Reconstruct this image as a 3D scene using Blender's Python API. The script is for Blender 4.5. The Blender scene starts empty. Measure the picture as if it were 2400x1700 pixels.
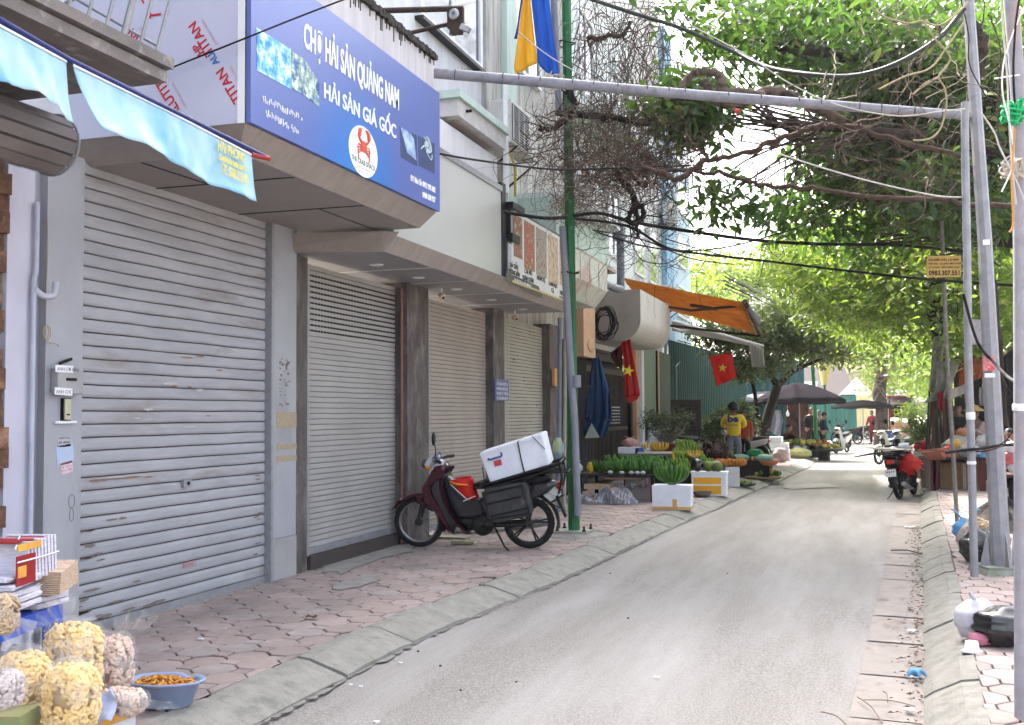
import bpy, bmesh, math, random
import numpy as np
from mathutils import Vector, Matrix, Euler
random.seed(7); rng=np.random.default_rng(11)
S=bpy.context.scene; COL=S.collection
R=math.radians
# ---------------- camera ----------------
FP=2500.; CX,CY=1200.,850.; H=1.62
YAW=math.atan((2020-1200)/FP); PITCH=math.atan((972-850)/FP); ROLL=0.007
_F=np.array([-math.sin(YAW)*math.cos(PITCH),math.cos(YAW)*math.cos(PITCH),math.sin(PITCH)])
_r=np.array([math.cos(YAW),math.sin(YAW),0.]); _u=np.cross(_r,_F)
_c,_s=math.cos(ROLL),math.sin(ROLL)
_R=_c*_r-_s*_u; _U=_c*_u+_s*_r; _C=np.array([0,0,H])
cam=bpy.data.cameras.new('camera'); camo=bpy.data.objects.new('camera',cam); COL.objects.link(camo)
cam.sensor_fit='HORIZONTAL'; cam.sensor_width=36; cam.lens=FP/2400*36; cam.clip_start=.05; cam.clip_end=1500
camo.matrix_world=Matrix(((_R[0],_U[0],-_F[0],0),(_R[1],_U[1],-_F[1],0),(_R[2],_U[2],-_F[2],H),(0,0,0,1)))
S.camera=camo
# ---------------- sky, sun, exposure ----------------
SUN_EL=R(50); SUN_AZ=R(-38)
W=bpy.data.worlds.new('World'); S.world=W; W.use_nodes=True
nt=W.node_tree; bg=nt.nodes['Background']; sky=nt.nodes.new('ShaderNodeTexSky')
sky.sky_type='NISHITA'; sky.sun_disc=False; sky.sun_elevation=SUN_EL; sky.sun_rotation=SUN_AZ
sky.air_density=.7; sky.dust_density=7; sky.ozone_density=.4
hs_=nt.nodes.new('ShaderNodeHueSaturation'); hs_.inputs['Saturation'].default_value=.5; nt.links.new(sky.outputs[0],hs_.inputs['Color']); nt.links.new(hs_.outputs[0],bg.inputs[0]); bg.inputs[1].default_value=.15
sl=bpy.data.lights.new('sun','SUN'); sl.energy=2.0; sl.angle=R(1.2); sl.color=(1,.95,.87)
so=bpy.data.objects.new('sun',sl); COL.objects.link(so)
_sd=Vector((math.sin(SUN_AZ)*math.cos(SUN_EL),math.cos(SUN_AZ)*math.cos(SUN_EL),math.sin(SUN_EL)))
so.rotation_euler=_sd.to_track_quat('Z','Y').to_euler(); so.location=(0,0,40)
S.view_settings.view_transform='Standard'; S.view_settings.look='None'; S.view_settings.gamma=1
S.view_settings.exposure=3.02; S.view_settings.use_curve_mapping=False
S.cycles.max_bounces=8; S.cycles.transparent_max_bounces=12; S.cycles.diffuse_bounces=4
# photo pixel -> point on a real plane
def at(px,py,X=None,Y=None,Z=None,d=None):
    r=_F+_R*(px-CX)/FP-_U*(py-CY)/FP
    if X is not None: t=X/r[0]
    elif Y is not None: t=Y/r[1]
    elif Z is not None: t=(Z-H)/r[2]
    else: t=d
    return Vector(_C+r*t)
# ---------------- materials ----------------
_M={}
def lin(c):
    if isinstance(c,str):
        v=[int(c[i:i+2],16)/255 for i in (0,2,4)]
        return tuple((x/12.92 if x<=.04045 else ((x+.055)/1.055)**2.4) for x in v)
    return c
def mat(name,c,rough=.6,c2=None,sc=6,str_=(1,1,1),bump=0,bsc=60,metal=0,lo=.35,hi=.65,spec=.25,trans=0,coat=0,rnd=0,dirt=None,dsc=3,dlo=.5,dhi=.62,dstr=(1,1,1),coord='Object',detail=6,c3=None):
    """noise between c and c2, a second layer 'dirt', bump, random value per object"""
    if name in _M: return _M[name]
    m=bpy.data.materials.new(name); m.use_nodes=True; n=m.node_tree; N=n.nodes; L=n.links
    b=N['Principled BSDF']; b.inputs['Roughness'].default_value=rough; b.inputs['Metallic'].default_value=metal
    b.inputs['Specular IOR Level'].default_value=spec
    if coat: b.inputs['Coat Weight'].default_value=coat
    c=lin(c); c2=lin(c2) if c2 is not None else tuple(x*.82 for x in c)
    tc=N.new('ShaderNodeTexCoord')
    def noise(scale,stretch,det=detail):
        mp=N.new('ShaderNodeMapping'); mp.inputs['Scale'].default_value=stretch
        L.new(tc.outputs[coord],mp.inputs[0])
        t=N.new('ShaderNodeTexNoise'); t.inputs['Scale'].default_value=scale; t.inputs['Detail'].default_value=det; t.inputs['Roughness'].default_value=.62
        L.new(mp.outputs[0],t.inputs['Vector']); return t
    t=noise(sc,str_); r=N.new('ShaderNodeValToRGB'); L.new(t.outputs['Fac'],r.inputs[0])
    r.color_ramp.elements[0].position=lo; r.color_ramp.elements[1].position=hi
    r.color_ramp.elements[0].color=(*c2,1); r.color_ramp.elements[1].color=(*c,1)
    if c3 is not None:
        e=r.color_ramp.elements.new((lo+hi)/2); e.color=(*lin(c3),1)
    out=r.outputs[0]
    if dirt is not None:
        t2=noise(dsc,dstr); r2=N.new('ShaderNodeValToRGB'); L.new(t2.outputs['Fac'],r2.inputs[0])
        r2.color_ramp.elements[0].position=dlo; r2.color_ramp.elements[1].position=dhi
        mx=N.new('ShaderNodeMixRGB'); L.new(r2.outputs[0],mx.inputs[0]); L.new(out,mx.inputs[1]); mx.inputs[2].default_value=(*lin(dirt),1); out=mx.outputs[0]
    if rnd:
        oi=N.new('ShaderNodeObjectInfo'); hs=N.new('ShaderNodeHueSaturation')
        mr=N.new('ShaderNodeMapRange'); mr.inputs[3].default_value=1-rnd; mr.inputs[4].default_value=1+rnd
        L.new(oi.outputs['Random'],mr.inputs[0]); L.new(mr.outputs[0],hs.inputs['Value']); L.new(out,hs.inputs['Color']); out=hs.outputs[0]
    L.new(out,b.inputs['Base Color'])
    if bump:
        t3=noise(bsc,(1,1,1),4); bp=N.new('ShaderNodeBump'); bp.inputs['Strength'].default_value=bump; bp.inputs['Distance'].default_value=.01
        L.new(t3.outputs['Fac'],bp.inputs['Height']); L.new(bp.outputs[0],b.inputs['Normal'])
    if trans:
        tr=N.new('ShaderNodeBsdfTranslucent'); L.new(out,tr.inputs[0]); ms=N.new('ShaderNodeMixShader'); ms.inputs[0].default_value=trans
        L.new(b.outputs[0],ms.inputs[1]); L.new(tr.outputs[0],ms.inputs[2]); L.new(ms.outputs[0],N['Material Output'].inputs[0])
    _M[name]=m; return m
def film(name,c=(.9,.9,.92),alpha=.25,rough=.12):
    if name in _M: return _M[name]
    m=bpy.data.materials.new(name); m.use_nodes=True; N=m.node_tree.nodes; L=m.node_tree.links
    b=N['Principled BSDF']; b.inputs['Base Color'].default_value=(*c,1); b.inputs['Roughness'].default_value=rough
    b.inputs['Specular IOR Level'].default_value=1.0
    nb=N.new('ShaderNodeTexNoise'); nb.inputs['Scale'].default_value=38; bp=N.new('ShaderNodeBump'); bp.inputs['Strength'].default_value=.9; bp.inputs['Distance'].default_value=.02; L.new(nb.outputs['Fac'],bp.inputs['Height']); L.new(bp.outputs[0],b.inputs['Normal'])
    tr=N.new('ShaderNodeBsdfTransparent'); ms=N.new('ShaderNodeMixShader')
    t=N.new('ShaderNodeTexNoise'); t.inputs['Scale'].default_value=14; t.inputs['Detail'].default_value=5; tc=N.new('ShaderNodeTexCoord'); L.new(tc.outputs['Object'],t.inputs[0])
    r=N.new('ShaderNodeMapRange'); r.inputs[1].default_value=.42; r.inputs[2].default_value=.72; r.inputs[3].default_value=alpha*.55; r.inputs[4].default_value=min(1,alpha*2.4)  # denser noise spots stand in for the film's sheen
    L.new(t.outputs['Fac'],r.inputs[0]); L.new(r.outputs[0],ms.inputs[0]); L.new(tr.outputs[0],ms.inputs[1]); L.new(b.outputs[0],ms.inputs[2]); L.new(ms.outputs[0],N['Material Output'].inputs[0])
    _M[name]=m; return m
def leafmat(name,a,b_,tcol,tr=.45,y=None):
    if name in _M: return _M[name]
    m=bpy.data.materials.new(name); m.use_nodes=True; N=m.node_tree.nodes; L=m.node_tree.links
    b=N['Principled BSDF']; b.inputs['Roughness'].default_value=.38; b.inputs['Specular IOR Level'].default_value=.45
    g=N.new('ShaderNodeAttribute'); g.attribute_name='tint'; g.attribute_type='GEOMETRY'
    r=N.new('ShaderNodeValToRGB'); L.new(g.outputs['Fac'],r.inputs[0]); r.color_ramp.elements[0].color=(*lin(a),1); r.color_ramp.elements[1].color=(*lin(b_),1); r.color_ramp.elements[1].position=.85
    if y: e=r.color_ramp.elements.new(.97); e.color=(*lin(y),1)
    L.new(r.outputs[0],b.inputs['Base Color'])
    t=N.new('ShaderNodeBsdfTranslucent'); mx=N.new('ShaderNodeMixRGB'); mx.blend_type='MULTIPLY'; mx.inputs[0].default_value=.0
    t.inputs[0].default_value=(*lin(tcol),1)
    ms=N.new('ShaderNodeMixShader'); ms.inputs[0].default_value=tr
    L.new(b.outputs[0],ms.inputs[1]); L.new(t.outputs[0],ms.inputs[2]); L.new(ms.outputs[0],N['Material Output'].inputs[0])
    _M[name]=m; return m
# ---------------- mesh building ----------------
class MB:
    def __init__(s): s.v=[]; s.f=[]; s.s=[]; s.m=[]; s.mi=0
    def add(s,vs,fs,sm=False):
        o=len(s.v); s.v+= [tuple(v) for v in vs]; s.f+=[tuple(i+o for i in f) for f in fs]; s.s+=[sm]*len(fs); s.m+=[s.mi]*len(fs); return s
    def box(s,c,size,rot=None,top=1.0,bev=0):
        x,y,z=[q/2 for q in size]; M=(Euler(rot).to_matrix() if rot else Matrix.Identity(3)); c=Vector(c)
        if bev:
            bm=bmesh.new(); bmesh.ops.create_cube(bm,size=1)
            for v in bm.verts: v.co=Vector((v.co.x*2*x*(top if v.co.z>0 else 1),v.co.y*2*y*(top if v.co.z>0 else 1),v.co.z*2*z))
            bmesh.ops.bevel(bm,geom=bm.edges[:],offset=bev,segments=2,affect='EDGES',profile=.5)
            bm.verts.index_update()
            s.add([c+M@v.co for v in bm.verts],[[v.index for v in f.verts] for f in bm.faces],False); bm.free(); return s
        vs=[]
        for k in (-1,1):
            t=top if k>0 else 1
            for (a,b) in ((-1,-1),(1,-1),(1,1),(-1,1)): vs.append(c+M@Vector((a*x*t,b*y*t,k*z)))
        return s.add(vs,[(3,2,1,0),(4,5,6,7),(0,1,5,4),(1,2,6,5),(2,3,7,6),(3,0,4,7)])
    def bb(s,x0,x1,y0,y1,z0,z1,bev=0): return s.box(((x0+x1)/2,(y0+y1)/2,(z0+z1)/2),(abs(x1-x0),abs(y1-y0),abs(z1-z0)),bev=bev)
    def tube(s,pts,r,n=8,caps=True,sm=True,flat=1.0):
        P=[Vector(p) for p in pts]; k=len(P); rr=r if hasattr(r,'__len__') else [r]*k
        vs=[];fs=[]; up=None
        for i in range(k):
            t=(P[min(i+1,k-1)]-P[max(i-1,0)]); 
            if t.length<1e-9: t=Vector((0,0,1))
            t.normalize()
            if up is None:
                up=Vector((0,0,1)) if abs(t.z)<.9 else Vector((1,0,0))
            a=t.cross(up)
            if a.length<1e-6: a=t.cross(Vector((1,.3,.2)))
            a.normalize(); b=a.cross(t).normalized(); up=b
            for j in range(n):
                q=2*math.pi*j/n; vs.append(P[i]+a*(math.cos(q)*rr[i])+b*(math.sin(q)*rr[i]*flat))
        for i in range(k-1):
            for j in range(n):
                j2=(j+1)%n; fs.append((i*n+j,i*n+j2,(i+1)*n+j2,(i+1)*n+j))
        s.add(vs,fs,sm)
        if caps:
            s.add(vs[:n],[tuple(range(n))[::-1]]); s.add(vs[-n:],[tuple(range(n))])
        return s
    def lathe(s,prof,n=24,c=(0,0,0),M=None,sx=1,sy=1,sm=True):
        c=Vector(c); vs=[];fs=[]
        for (r,z) in prof:
            for j in range(n):
                q=2*math.pi*j/n; v=Vector((math.cos(q)*r*sx,math.sin(q)*r*sy,z)); vs.append(c+(M@v if M else v))
        for i in range(len(prof)-1):
            for j in range(n):
                j2=(j+1)%n; fs.append((i*n+j,i*n+j2,(i+1)*n+j2,(i+1)*n+j))
        return s.add(vs,fs,sm)
    def ball(s,c,r,nu=14,nv=9,noise=0,seed=0,M=None,fr=2.3):
        r=r if hasattr(r,'__len__') else (r,r,r); c=Vector(c); vs=[];fs=[]; rs=random.Random(seed)
        ph=[rs.uniform(0,6.28) for _ in range(9)]
        for i in range(nv+1):
            a=math.pi*i/nv
            for j in range(nu):
                b=2*math.pi*j/nu; d=Vector((math.sin(a)*math.cos(b),math.sin(a)*math.sin(b),math.cos(a)))
                k=1+noise*(math.sin(fr*d.x*2+ph[0])*math.sin(fr*d.y*2+ph[1])+math.sin(fr*d.z*3+ph[2])*.6+.5*math.sin(fr*4*d.x+ph[3])*math.sin(fr*4*d.z+ph[4]))
                v=Vector((d.x*r[0]*k,d.y*r[1]*k,d.z*r[2]*k)); vs.append(c+(M@v if M else v))
        for i in range(nv):
            for j in range(nu):
                j2=(j+1)%nu; fs.append((i*nu+j,(i+1)*nu+j,(i+1)*nu+j2,i*nu+j2))
        return s.add(vs,fs,True)
    def prism(s,poly,f,d0,d1,sm=False,taper=1.0):
        """poly: 2-D outline; f(u,v,w) -> 3-D"""
        n=len(poly); cu=sum(p[0] for p in poly)/n; cv=sum(p[1] for p in poly)/n
        vs=[f(u,v,d0) for u,v in poly]+[f(cu+(u-cu)*taper,cv+(v-cv)*taper,d1) for u,v in poly]
        fs=[tuple(range(n))[::-1],tuple(range(n,2*n))]+[(i,(i+1)%n,n+(i+1)%n,n+i) for i in range(n)]
        return s.add(vs,fs,sm)
    def pad(s,poly,f,w,edge=.3):
        """soft-edged slab: outline at full size in the middle, shrunk towards both faces"""
        n=len(poly); cu=sum(p[0] for p in poly)/n; cv=sum(p[1] for p in poly)/n; vs=[];fs=[]
        lv=[(-1,.80),(-.8,.94),(-.4,1),(.4,1),(.8,.94),(1,.80)]
        for k,q in lv:
            vs+=[f(cu+(u-cu)*q,cv+(v-cv)*q,k*w) for u,v in poly]
        for i in range(len(lv)-1):
            for j in range(n): j2=(j+1)%n; fs.append((i*n+j,i*n+j2,(i+1)*n+j2,(i+1)*n+j))
        s.add(vs,fs,True); s.add(vs[:n],[tuple(range(n))[::-1]],True); s.add(vs[-n:],[tuple(range(n))],True); return s
    def sheet(s,nu,nv,f,sm=True):
        vs=[f(i/nu,j/nv) for j in range(nv+1) for i in range(nu+1)]
        fs=[(j*(nu+1)+i,j*(nu+1)+i+1,(j+1)*(nu+1)+i+1,(j+1)*(nu+1)+i) for j in range(nv) for i in range(nu)]
        return s.add(vs,fs,sm)
    def build(s,name,m,parent=None,world=True,solid=0):
        me=bpy.data.meshes.new(name)
        off=Vector((0,0,0))
        if parent is not None and world:
            p=parent
            while p is not None: off+=p.location; p=p.parent
        me.from_pydata([tuple(Vector(v)-off) for v in s.v] if off.length>0 else s.v,[],s.f)
        me.polygons.foreach_set('use_smooth',s.s)
        ms=m if isinstance(m,(list,tuple)) else [m]
        for q in ms: me.materials.append(q)
        if len(ms)>1: me.polygons.foreach_set('material_index',s.m)
        me.update()
        o=bpy.data.objects.new(name,me); COL.objects.link(o)
        if parent is not None: o.parent=parent
        if solid:
            md=o.modifiers.new('solid','SOLIDIFY'); md.thickness=solid; md.offset=0
        return o
def tag(o,label=None,cat=None,group=None,kind=None):
    if label: o['label']=label
    if cat: o['category']=cat
    if group: o['group']=group
    if kind: o['kind']=kind
    return o
def thing(name,label,cat,loc=(0,0,0),rz=0,group=None):
    o=bpy.data.objects.new(name,None); COL.objects.link(o); o.location=loc; o.rotation_euler=(0,0,rz); o.empty_display_size=.1
    return tag(o,label,cat,group)
def one(name,mb,m,label,cat,group=None,solid=0,loc=None):
    """a thing that is one mesh"""
    o=mb.build(name,m,None,solid=solid)
    if loc is not None: o.location=loc
    return tag(o,label,cat,group)
def struct(name,mb,m,kind='structure'):
    return tag(mb.build(name,m),kind=kind)
def kids(o): return list(o.children)
def dup(o,loc,rz=None,label=None,scale=None,rot=None,parent=None):
    c=o.copy(); COL.objects.link(c)
    if parent is not None: c.parent=parent
    if loc is not None: c.location=loc
    if rz is not None: c.rotation_euler=(0,0,rz)
    if rot is not None: c.rotation_euler=rot
    if scale is not None: c.scale=(scale,)*3 if not hasattr(scale,'__len__') else scale
    if label: c['label']=label
    for k in kids(o):
        dup(k,None,parent=c)
    return c
def text(body,size,m,org,xd,zd,name='lettering',parent=None,ext=.003,align='LEFT',width=None,bold=0,shear=0,squash=1):
    cu=bpy.data.curves.new(name,'FONT'); cu.body=body; cu.size=size; cu.extrude=ext; cu.align_x=align; cu.shear=shear; cu.resolution_u=3
    if bold: cu.offset=bold
    t=bpy.data.objects.new('tmp',cu); COL.objects.link(t); bpy.context.view_layer.update()
    me=bpy.data.meshes.new_from_object(t.evaluated_get(bpy.context.evaluated_depsgraph_get()))
    bpy.data.objects.remove(t); bpy.data.curves.remove(cu)
    xs=[v.co.x for v in me.vertices] or [0,1]; sx=squash
    if width: sx=width/(max(xs)-min(xs))
    xd=Vector(xd).normalized(); zd=Vector(zd).normalized(); n=xd.cross(zd); org=Vector(org)
    off=Vector((0,0,0)); p=parent
    while p is not None: off+=p.location; p=p.parent
    for v in me.vertices:
        v.co=org+xd*(v.co.x*sx)+zd*v.co.y+n*v.co.z-off
    me.name=name; me.materials.clear(); me.materials.append(m)
    o=bpy.data.objects.new(name,me); COL.objects.link(o)
    if parent is not None: o.parent=parent
    return o
def smooth_path(pts,n=6):
    P=[Vector(p) for p in pts]; out=[]
    for i in range(len(P)-1):
        p0=P[max(i-1,0)];p1=P[i];p2=P[i+1];p3=P[min(i+2,len(P)-1)]
        for k in range(n):
            t=k/n; out.append(.5*((2*p1)+(p2-p0)*t+(2*p0-5*p1+4*p2-p3)*t*t+(3*p1-p0-3*p2+p3)*t**3))
    out.append(P[-1]); return out
def sag(a,b,s,n=14,jit=0):
    a=Vector(a);b=Vector(b); o=[]
    for i in range(n+1):
        t=i/n; p=a.lerp(b,t); p.z-=s*4*t*(1-t)
        if jit and 0<i<n: p+=Vector((random.uniform(-jit,jit),random.uniform(-jit,jit),random.uniform(-jit,jit)))
        o.append(p)
    return o
def skin(verts,edges,radii,name,m,parent,sub=1,root=0):
    """verts in the parent's local space"""
    me=bpy.data.meshes.new('tmp'); me.from_pydata(verts,edges,[]); o=bpy.data.objects.new('tmp',me); COL.objects.link(o)
    o.modifiers.new('s','SKIN'); 
    for i,r in enumerate(radii):
        me.skin_vertices[0].data[i].radius=(r,r) if not hasattr(r,'__len__') else r
        me.skin_vertices[0].data[i].use_root=(i==root)
    o.modifiers['s'].use_smooth_shade=True
    u=o.modifiers.new('u','SUBSURF'); u.levels=sub; u.render_levels=sub
    bpy.context.view_layer.update()
    r=bpy.data.meshes.new_from_object(o.evaluated_get(bpy.context.evaluated_depsgraph_get()))
    bpy.data.objects.remove(o); r.name=name; r.materials.clear(); r.materials.append(m)
    for p in r.polygons: p.use_smooth=True
    q=bpy.data.objects.new(name,r); COL.objects.link(q)
    if parent is not None: q.parent=parent
    return q
# ---------------- ground ----------------
def interp(t,T): return float(np.interp(t,[a for a,b in T],[b for a,b in T]))
KL=[(-4,-3.04),(6.9,-3.05),(7.9,-3.0),(9.8,-2.83),(12.3,-2.71),(15.8,-2.54),(18.6,-2.35),(21.5,-2.2),(24.9,-1.98),(33,-1.5),(42,-1.5),(60,-2.6),(95,-6)]
KR=[(-4,-.2),(6.07,.27),(9.7,.45),(17.5,.8),(24,1.1),(35,1.55),(60,1.9),(95,.4)]
xl=lambda y:interp(y,KL); xr=lambda y:interp(y,KR)
m_asph=mat('asphalt',(.285,.268,.245),.88,c2=(.16,.149,.136),sc=75,lo=.38,hi=.62,bump=.7,bsc=90,dirt=(.34,.325,.31),dsc=1.1,dlo=.42,dhi=.8,dstr=(1.6,.22,1),detail=5)
m_gut=mat('gutter_concrete',(.285,.25,.222),.9,c2=(.235,.21,.19),sc=5,bump=.4,bsc=70,dirt=(.13,.10,.08),dsc=3.2,dlo=.55,dhi=.74,dstr=(1,.5,1))
m_kerb=mat('kerb_concrete',(.285,.272,.24),.92,c2=(.21,.205,.18),sc=9,bump=.9,bsc=90,dirt=(.15,.15,.125),dsc=7,dlo=.55,dhi=.75)
m_joint=mat('joint_sand',(.16,.135,.12),.95,c2=(.14,.115,.1),sc=20,bump=.6,bsc=60)
TL=[mat('paver_%s'%n,c,.85,c2=c2,sc=14,bump=.5,bsc=90,dirt=(.20,.17,.155),dsc=1.3,dlo=.45,dhi=.7) for n,c,c2 in
  (('rose',(.335,.262,.238),(.285,.225,.205)),('pale',(.365,.293,.268),(.31,.252,.23)),('dusk',(.30,.24,.222),(.25,.203,.187)),('worn',(.345,.297,.278),(.29,.25,.233)))]
g=MB(); g.sheet(12,24,lambda u,v:(-150+300*u,-20+520*v,-.06)); struct('ground',g,mat('earth',(.25,.23,.2),.95,sc=.5))
g=MB()
ys=np.arange(-4,120,1.0)
for a,b in zip(ys[:-1],ys[1:]):
    for k in range(6):
        def X(y,q): return xl(y)-.02+(xr(y)-.34-xl(y)+.02)*q/6+ (0.02*math.sin(y*3.1)+.015*math.sin(y*7.3) if q==6 else 0)
        def Z(y,q): return .006*math.sin(y*.9+q)+.004*math.sin(y*2.3)-.0
        g.add([(X(a,k),a,Z(a,k)),(X(a,k+1),a,Z(a,k+1)),(X(b,k+1),b,Z(b,k+1)),(X(b,k),b,Z(b,k))],[(0,1,2,3)],True)
struct('road',g,m_asph)
g=MB(); y=-4
while y<60:
    L=.98
    j=random.uniform(-.004,.004)
    g.add([(xr(y+.01)-.37,y+.01,-.004+j),(xr(y+.01)+.02,y+.01,-.012+j),(xr(y+L)+.02,y+L,-.012+j),(xr(y+L)-.37,y+L,-.004+j)],[(0,1,2,3)]); y+=1
for v in range(len(g.v)): pass
struct('gutter',g,m_gut).location.z=.016
g=MB(); g.add([(xr(-4)-.5,-4,-.02),(xr(-4)+.1,-4,-.02),(xr(60)+.1,60,-.02),(xr(60)-.5,60,-.02)],[(0,1,2,3)])
def kerb(side):
    g=MB(); y=-4.
    f=xl if side<0 else xr
    while y<62:
        L=1.0 if side<0 else .62
        a,b=y+.006,y+L-.006; dz=random.uniform(-.008,.008); dx=random.uniform(-.008,.008)
        pr=[(0,-.05),(.0,.03),(.03,.045),(.26,.118),(.34,.124),(.34,-.05)] if side<0 else [(0,-.05),(.0,.015),(.05,.05),(.20,.125),(.29,.14),(.29,-.05)]
        ns=4; rows=[]
        for k in range(ns+1):
            yy=a+(b-a)*k/ns; e=.012 if k in(0,ns) else 0
            rows.append([(f(yy)+side*(p+dx)+(e*-side*-1 if 0 else 0),yy,q+dz-(e if q>0 else 0)+random.uniform(-.0035,.0035)) for p,q in pr])
        vs=[v for r in rows for v in r]; n=len(pr); fs=[]
        for k in range(ns):
            for i in range(n-1): fs.append((k*n+i,k*n+i+1,(k+1)*n+i+1,(k+1)*n+i))
        fs+= [tuple(range(n)),tuple(range(ns*n,ns*n+n))[::-1]]
        g.add(vs,fs); y+=L
    return g
struct('kerb_left',kerb(-1),m_kerb); struct('kerb_right',kerb(1),m_kerb)
def pavement(name,side,depth,zt):
    g=MB(); f=xl if side<0 else xr; k0=.335 if side<0 else .285
    for a,b in zip(ys[:-1],ys[1:]):
        if side<0: g.add([(-6.5,a,zt-.02),(f(a)-k0,a,zt-.02),(f(b)-k0,b,zt-.02),(-6.5,b,zt-.02)],[(0,1,2,3)])
        else: g.add([(f(a)+k0,a,zt-.02),(8,a,zt-.02),(8,b,zt-.02),(f(b)+k0,b,zt-.02)],[(0,1,2,3)])
    g.mi=1; p=.262; e1=Vector((1,1,0)).normalized()*p; e2=Vector((-1,1,0)).normalized()*p
    c=p/2*math.tan(math.pi/8)
    for i in range(-60,300):
        for j in range(-200,200):
            o=e1*i+e2*j
            if o.y<2 or o.y>46: continue
            hi_=f(o.y)-k0-.01 if side<0 else 5
            lo_=-5.32 if side<0 else f(o.y)+k0+.01
            if not(lo_-.1<o.x<hi_+.1): continue
            for kind in (0,1):
                if kind==0: r=p/2/math.cos(math.pi/8)-.006; pts=[(r*math.cos(math.pi/4+math.pi/8+k*math.pi/4),r*math.sin(math.pi/4+math.pi/8+k*math.pi/4)) for k in range(8)]; q=o
                else:
                    h=c-.006; q=o+(e1+e2)*.5; pts=[(-h,-h),(h,-h),(h,h),(-h,h)]
                g.mi=1+random.choice([0,0,0,1,1,2,3]); 
                tx,ty=random.gauss(0,.006),random.gauss(0,.006); dz=random.gauss(0,.0018)
                if random.random()<.04: dz-=.006
                n=len(pts); vs=[]
                for sc,zz in ((1,-.012),(1,-.004),(.955,0)):
                    for (u,v) in pts:
                        X_=min(max(q.x+u*sc,lo_),hi_); vs.append((X_,q.y+v*sc,zt+dz+zz+tx*u+ty*v))
                fs=[tuple(range(2*n,3*n))]
                for k in range(n):
                    k2=(k+1)%n; fs+=[(k,k2,n+k2,n+k),(n+k,n+k2,2*n+k2,2*n+k)]
                g.add(vs,fs)
    o=g.build(name,[m_joint]+TL); return tag(o,kind='structure')
pavement('pavement_left',-1,2.4,.12); pavement('pavement_right',1,3,.135)
# gutter grit: heaps of dirt and dry leaves along the right kerb
def debris(name,pos,n,cols,lab,grp):
    pass
def flat(name,pts,z,m,kind='structure',seed=0,sub_=5,wob=.12):
    rs=random.Random(seed); P=[at(x,y,Z=z) for x,y in pts]; c=sum(P,Vector((0,0,0)))/len(P); out=[]
    for i,p in enumerate(P):
        q=P[(i+1)%len(P)]
        for k in range(sub_): a=p.lerp(q,k/sub_); out.append(c+(a-c)*(1+rs.uniform(-wob,wob)))
    g=MB(); g.add([(p.x,p.y,z) for p in out],[tuple(range(len(out)))]); return struct(name,g,m,kind)
m_rp=mat('road_patch_pale',(.36,.34,.31),.9,c2=(.26,.25,.235),sc=40,lo=.4,hi=.6,bump=.4,bsc=90); m_rd=mat('road_stain',(.20,.188,.172),.9,c2=(.27,.26,.24),sc=30,lo=.42,hi=.6,bump=.4,bsc=90)
flat('road_patch',[(1830,1137),(1930,1132),(1965,1141),(1850,1147)],.0165,m_rp,seed=1)
m_cem=mat('cement_smear',(.30,.29,.27),.9,c2=(.24,.22,.20),sc=6,bump=.5,bsc=60,dirt=(.18,.165,.15),dsc=7,dlo=.55,dhi=.7)
flat('cement_patch',[(735,1325),(850,1290),(940,1262),(990,1265),(960,1292),(880,1312),(800,1345)],.127,m_cem,seed=6); flat('cement_patch',[(770,1368),(870,1350),(890,1362),(800,1385)],.1275,m_cem,seed=7,wob=.2)
g=MB(); rs=random.Random(5); y=2.
while y<40:
    L=rs.uniform(.08,.3); w=rs.uniform(.012,.045)*(1.3 if y<12 else 1); x=xl(y)+.002
    g.add([(x,y,.0135),(x+w,y+L*.25,.0135),(x+w*.8,y+L*.8,.0135),(x,y+L*1.1,.0135)],[(0,1,2,3)]); y+=L*rs.uniform(.7,1.3)
struct('kerb_grime',g,mat('kerb_grime',(.17,.155,.14),.95,c2=(.23,.215,.20),sc=25),'stuff')
# ---------------- facade materials ----------------
m_clad=mat('grey_cladding',(.34,.35,.38),.45,c2=(.29,.30,.33),sc=1.4,bump=.05,bsc=8,metal=.05,dirt=(.22,.215,.21),dsc=2.5,dlo=.55,dhi=.8,dstr=(1,1,.4))
m_clad2=mat('grey_cladding_worn',(.35,.35,.35),.5,c2=(.28,.28,.28),sc=2,bump=.06,bsc=10,dirt=(.18,.15,.12),dsc=4,dlo=.6,dhi=.75,dstr=(1,1,.5))
m_sh1=mat('shutter_blue_grey',(.36,.365,.39),.5,c2=(.29,.295,.315),sc=3,str_=(1,.4,1.5),metal=.0,bump=.03,bsc=30,dirt=(.20,.17,.145),dsc=2.1,dlo=.55,dhi=.75,dstr=(1,.35,1.6))
m_sh2=mat('shutter_beige_grey',(.345,.34,.33),.5,c2=(.30,.295,.285),sc=1.5,dirt=(.28,.265,.25),dsc=1.2,dlo=.45,dhi=.8)
m_sh3=mat('shutter_pinkish_beige',(.37,.325,.285),.5,c2=(.32,.28,.25),sc=1.5)
m_sh4=mat('shutter_cream',(.37,.345,.29),.5,c2=(.32,.30,.255),sc=1.5)
m_stone=mat('brown_granite',(.125,.108,.10),.75,c2=(.06,.05,.048),sc=9,str_=(1,1,.35),bump=.6,bsc=35,dirt=(.19,.175,.165),dsc=5,dlo=.5,dhi=.72,dstr=(1,1,.5),lo=.3,hi=.7)
m_soff=mat('soffit_panel',(.27,.25,.24),.6,c2=(.23,.21,.205),sc=1.2,dirt=(.27,.25,.235),dsc=9,dlo=.66,dhi=.75,detail=8)
m_soff2=mat('soffit_grey',(.27,.265,.27),.55,c2=(.235,.23,.235),sc=1.2)
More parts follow.
